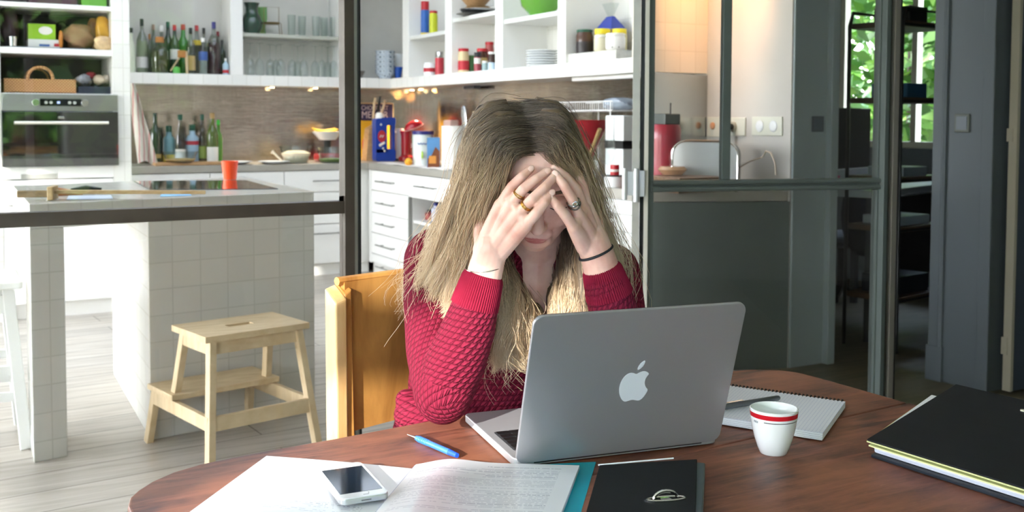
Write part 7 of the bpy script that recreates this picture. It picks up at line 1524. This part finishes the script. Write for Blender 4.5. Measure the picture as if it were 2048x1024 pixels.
# ---- hair: thin strands laid between guide lines
rng = np.random.default_rng(5)
TL = [[(1064, 305, 1.572), (1030, 308, 1.553), (1013, 328, 1.560), (988, 370, 1.582), (970, 436, 1.618), (950, 530, 1.640), (938, 610, 1.655), (930, 660, 1.665)],
      [(1058, 272, 1.568), (1008, 272, 1.546), (976, 305, 1.556), (949, 370, 1.585), (931, 450, 1.615), (915, 530, 1.645), (895, 590, 1.675), (880, 640, 1.69)],
      [(1050, 240, 1.595), (1003, 238, 1.575), (956, 275, 1.580), (933, 350, 1.603), (912, 440, 1.635), (885, 520, 1.672), (862, 570, 1.70), (850, 620, 1.715)],
      [(1044, 216, 1.645), (985, 216, 1.635), (948, 258, 1.640), (928, 340, 1.655), (902, 435, 1.675), (866, 500, 1.71), (846, 550, 1.735), (838, 600, 1.75)],
      [(1034, 209, 1.705), (975, 222, 1.715), (944, 280, 1.725), (919, 370, 1.73), (882, 455, 1.745), (850, 515, 1.765), (832, 560, 1.78), (826, 590, 1.79)],
      [(1040, 215, 1.76), (993, 240, 1.79), (963, 310, 1.80), (933, 400, 1.80), (905, 480, 1.81), (880, 540, 1.82), (865, 590, 1.83), (860, 620, 1.83)]]
TRg = [[(1068, 303, 1.572), (1098, 300, 1.552), (1106, 318, 1.556), (1136, 350, 1.575), (1163, 410, 1.612), (1186, 480, 1.645), (1190, 560, 1.66), (1185, 620, 1.67)],
      [(1066, 268, 1.566), (1099, 266, 1.545), (1133, 298, 1.552), (1157, 350, 1.578), (1180, 420, 1.615), (1200, 490, 1.650), (1202, 560, 1.675), (1196, 630, 1.69)],
      [(1062, 236, 1.595), (1110, 232, 1.578), (1138, 268, 1.585), (1162, 335, 1.608), (1188, 420, 1.640), (1212, 495, 1.675), (1216, 560, 1.70), (1208, 630, 1.715)],
      [(1054, 212, 1.65), (1104, 214, 1.642), (1136, 255, 1.652), (1162, 335, 1.672), (1193, 430, 1.695), (1220, 505, 1.72), (1224, 560, 1.74), (1216, 620, 1.75)],
      [(1046, 207, 1.705), (1095, 212, 1.715), (1130, 255, 1.73), (1160, 340, 1.745), (1194, 435, 1.76), (1222, 510, 1.775), (1228, 560, 1.785), (1220, 610, 1.79)],
      [(1048, 214, 1.76), (1095, 230, 1.79), (1119, 290, 1.80), (1152, 380, 1.80), (1185, 460, 1.81), (1200, 530, 1.82), (1205, 590, 1.83), (1205, 620, 1.83)]]
LOW = [[(968, 440, 1.68), (984, 500, 1.675), (1002, 560, 1.665), (1000, 620, 1.66), (990, 680, 1.67), (1004, 738, 1.70)],
       [(978, 455, 1.72), (1000, 520, 1.70), (1022, 580, 1.68), (1020, 640, 1.67), (1012, 690, 1.68), (1022, 728, 1.70)],
       [(988, 480, 1.76), (1014, 545, 1.73), (1040, 600, 1.70), (1044, 650, 1.69), (1036, 700, 1.70), (1048, 712, 1.71)],
       [(1012, 530, 1.80), (1042, 580, 1.775), (1072, 630, 1.74), (1080, 665, 1.73), (1072, 700, 1.73), (1075, 715, 1.73)],
       [(1120, 520, 1.80), (1112, 565, 1.765), (1110, 610, 1.73), (1106, 650, 1.72), (1100, 700, 1.72), (1100, 720, 1.72)],
       [(1142, 450, 1.75), (1136, 530, 1.72), (1136, 590, 1.69), (1132, 650, 1.68), (1126, 700, 1.69), (1128, 730, 1.70)],
       [(1168, 440, 1.70), (1166, 520, 1.675), (1168, 590, 1.66), (1164, 650, 1.66), (1158, 700, 1.67), (1155, 740, 1.68)]]
BACK = [[(1000, 230, 1.80), (960, 330, 1.84), (945, 430, 1.85), (935, 520, 1.86), (930, 600, 1.87)], [(1045, 222, 1.82), (1045, 330, 1.88), (1045, 430, 1.89), (1045, 520, 1.91), (1045, 620, 1.93)], [(1090, 230, 1.80), (1130, 330, 1.84), (1150, 430, 1.85), (1160, 520, 1.86), (1165, 600, 1.87)]]
def res_line(pts, n):
    p = np.array([P(*q) for q in pts]); m = len(p); t = np.linspace(0, m-1, n); out = np.empty((n, 3))
    for i, x in enumerate(t):
        k = min(int(x), m-2); f = x-k; p0, p1, p2, p3 = p[max(k-1, 0)], p[k], p[k+1], p[min(k+2, m-1)]
        out[i] = .5*((2*p1)+(-p0+p2)*f+(2*p0-5*p1+4*p2-p3)*f*f+(-p0+3*p1-3*p2+p3)*f**3)
    return out
NS = 22; strands = []; cols = []
def sheet_strands(G, count, jit, wav, lay, bright, wispy=.0, short=.25, root=True):
    L = [res_line(g, NS) for g in G]; ng = len(G); nclump = max(6, count//55); cl = rng.uniform(0, ng-1, nclump); cph = rng.uniform(0, 6.28, (nclump, 3)); cfr = rng.uniform(1.6, 3.4, nclump); cof = rng.normal(0, 1, (nclump, 3)); ct = rng.uniform(0, 1, nclump)
    T = np.linspace(0, 1, NS)
    for i in range(count):
        c = rng.integers(nclump); s_ = np.clip(cl[c]+rng.normal(0, .12), 0, ng-1.0001); k = int(s_); f = s_-k
        base = L[k]*(1-f)+L[k+1]*f if ng > 1 else L[0].copy()
        off = rng.normal(0, 1, 3)*jit*(.5+.5*T[:, None])+cof[c]*jit*2.0*(.1+T[:, None])
        w_ = wav*(.05+.95*T**1.1)[:, None]; ph = cph[c]+rng.normal(0, .16, 3)
        wv = w_*np.stack([np.sin(2*pi*cfr[c]*T+ph[0]), np.sin(2*pi*cfr[c]*T+ph[1]), .6*np.sin(2*pi*cfr[c]*T+ph[2])], 1)
        p = base+off+wv+np.array(FW)*(rng.uniform(-.2, 1)*lay)
        if root: p = p+np.array(RT)*rng.normal(0, .009)*((1-T[:, None])**3)
        if rng.random() < wispy: q = rng.normal(0, 1, 3)*.012; p = p+q*(T[:, None]**1.6)*rng.uniform(.6, 2.2)
        if rng.random() < short: n_ = rng.uniform(.6, .98); tt = T*n_; p = np.stack([np.interp(tt, T, p[:, a]) for a in range(3)], 1)
        strands.append(p); cols.append((bright-.05+rng.normal(0, .14)+.8*(ct[c]-.5), rng.random()))
sheet_strands(TL, 6200, .0030, .0160, .010, .50, .10); sheet_strands(TRg, 5600, .0028, .0150, .010, .46, .07); sheet_strands(LOW[:4], 2600, .0036, .0090, .014, .60, .08, .4); sheet_strands(LOW[4:], 2200, .0036, .0090, .014, .60, .08, .4); sheet_strands(BACK, 500, .010, .004, .01, .40, .05)
sheet_strands(TL[1:5], 260, .014, .010, .012, .75, .9, .3); sheet_strands(TRg[1:5], 130, .011, .008, .012, .65, .8, .3); sheet_strands(LOW[:4], 150, .012, .012, .012, .8, .8, .3)
S_ = np.array(strands)
# keep every strand outside the skull
Lc = np.stack([(S_-ho)@hx_, (S_-ho)@hy_, (S_-ho)@hz_], -1); ce = np.array((-.012, -.014, .030)); rr3 = np.array((.074, .082, .0755))
q_ = (Lc-ce)/rr3; rn = np.linalg.norm(q_, axis=2, keepdims=True); lay_ = 1+.03*np.random.default_rng(3).random((len(S_), 1, 1)); sc_q = np.where(rn < lay_, lay_/np.maximum(rn, 1e-6), 1.0); q_ = q_*sc_q; Lc = q_*rr3+ce
S_ = ho+Lc[..., :1]*hx_+Lc[..., 1:2]*hy_+Lc[..., 2:3]*hz_
ns = len(S_); cols = np.array(cols)
tan = np.gradient(S_, axis=1); tan /= np.linalg.norm(tan, axis=2, keepdims=True)+1e-9; ref = np.array(FW)[None, None, :]; u_ = np.cross(tan, ref); u_ /= np.linalg.norm(u_, axis=2, keepdims=True)+1e-9; v_ = np.cross(tan, u_)
T = np.linspace(0, 1, NS); rad_ = (.00040*(1-.55*T**2))[None, :, None]*np.random.default_rng(1).uniform(.7, 1.25, ns)[:, None, None]
ring_ = np.stack([S_+(u_*cos(a)+v_*sin(a))*rad_ for a in (pi/2, pi/2+2*pi/3, pi/2+4*pi/3)], 2)            # ns, NS, 3, 3
Vh = ring_.reshape(-1, 3).astype('f'); base_i = (np.arange(ns)[:, None, None]*NS+np.arange(NS-1)[None, :, None])*3; kk = np.arange(3)[None, None, :]; k2 = (kk+1) % 3
quads = np.stack([base_i+kk, base_i+k2, base_i+3+k2, base_i+3+kk], 3).reshape(-1, 4).astype('i')
me = bpy.data.meshes.new('hair'); me.vertices.add(len(Vh)); me.vertices.foreach_set('co', Vh.ravel()); me.loops.add(quads.size); me.loops.foreach_set('vertex_index', quads.ravel()); me.polygons.add(len(quads)); me.polygons.foreach_set('loop_start', np.arange(0, quads.size, 4, dtype='i')); me.polygons.foreach_set('loop_total', np.full(len(quads), 4, 'i')); me.update(calc_edges=True)
me.polygons.foreach_set('use_smooth', np.ones(len(quads), bool))
at = me.attributes.new('strand', 'FLOAT_VECTOR', 'POINT'); A3 = np.zeros((ns, NS, 3, 3), 'f'); A3[..., 0] = T[None, :, None]; A3[..., 1] = cols[:, 0][:, None, None]; A3[..., 2] = cols[:, 1][:, None, None]; at.data.foreach_set('vector', A3.ravel())
m = bpy.data.materials.new('blonde_hair'); m.use_nodes = True; nt = m.node_tree; b = nt.nodes['Principled BSDF']
an_ = node(nt, 'Attribute', attribute_name='strand'); sp_ = node(nt, 'SeparateXYZ'); nt.links.new(an_.outputs['Vector'], sp_.inputs[0])
c1 = ramp(nt, sp_.outputs['X'], [(0, '362d26'), (.24, '5a4a3c'), (.45, 'ab8a68'), (.7, 'd8b88f'), (1, 'e6cba2')]); c2 = ramp(nt, sp_.outputs['X'], [(0, '62554a'), (.24, '9c8973'), (.45, 'ecd2ac'), (1, 'fbebcf')])
nt.links.new(mixc(nt, sp_.outputs['Y'], c1, c2), b.inputs['Base Color']); b.inputs['Roughness'].default_value = .38; b.inputs['Specular IOR Level'].default_value = .6; b.inputs['Transmission Weight'].default_value = 0
hp = b.outputs[0]; tl_n = node(nt, 'BsdfTranslucent'); nt.links.new(b.inputs['Base Color'].links[0].from_socket, tl_n.inputs[0]); mxs = node(nt, 'MixShader'); mxs.inputs[0].default_value = .12; nt.links.new(hp, mxs.inputs[1]); nt.links.new(tl_n.outputs[0], mxs.inputs[2]); nt.links.new(mxs.outputs[0], nt.nodes['Material Output'].inputs[0])
me.materials.append(m); ho_ = bpy.data.objects.new('hair', me); COL.objects.link(ho_); ho_.parent = person
# solid under-layer so that the scalp does not show through
u = MB(); k0 = len(u.v); hell(u, (-.012, -.014, .030), (.0735, .0815, .075), 30, 20)
u.v = [tuple(q) for q in u.v]
keep = MB(); loc = [((Vector(q)-HO).dot(HXv), (Vector(q)-HO).dot(HYv), (Vector(q)-HO).dot(HZv)) for q in u.v]
ff = [f for f in u.f if all(not (loc[i][1] > .035 and loc[i][2] < .075) and loc[i][2] > -.055 for i in f)]
keep.add(u.v, ff)
for G in (TL[1:], TRg[1:]):
    for g in G:
        L = res_line(g, 14); L = L+np.array(FW)*.016; keep.tube([Vector(q) for q in L[1:12]], [.006+.010*sin(pi*min(1, .25+i/12)) for i in range(11)], 8)
for g in LOW: L = res_line(g, 12)+np.array(FW)*.014; keep.tube([Vector(q) for q in L[:10]], [.012, .014, .016, .016, .015, .014, .013, .012, .010, .006], 8)
for g in BACK: L = res_line(g, 10)-np.array(FW)*.01; keep.tube([Vector(q) for q in L[:9]], [.03, .04, .045, .045, .045, .045, .04, .035, .02], 10)
keep.build('hair_underlayer', mat('under_hair', '5f4e3a', .6, var=.25, scale=40, stretch=(1, 1, .3)), person, smooth=True, ang=180)
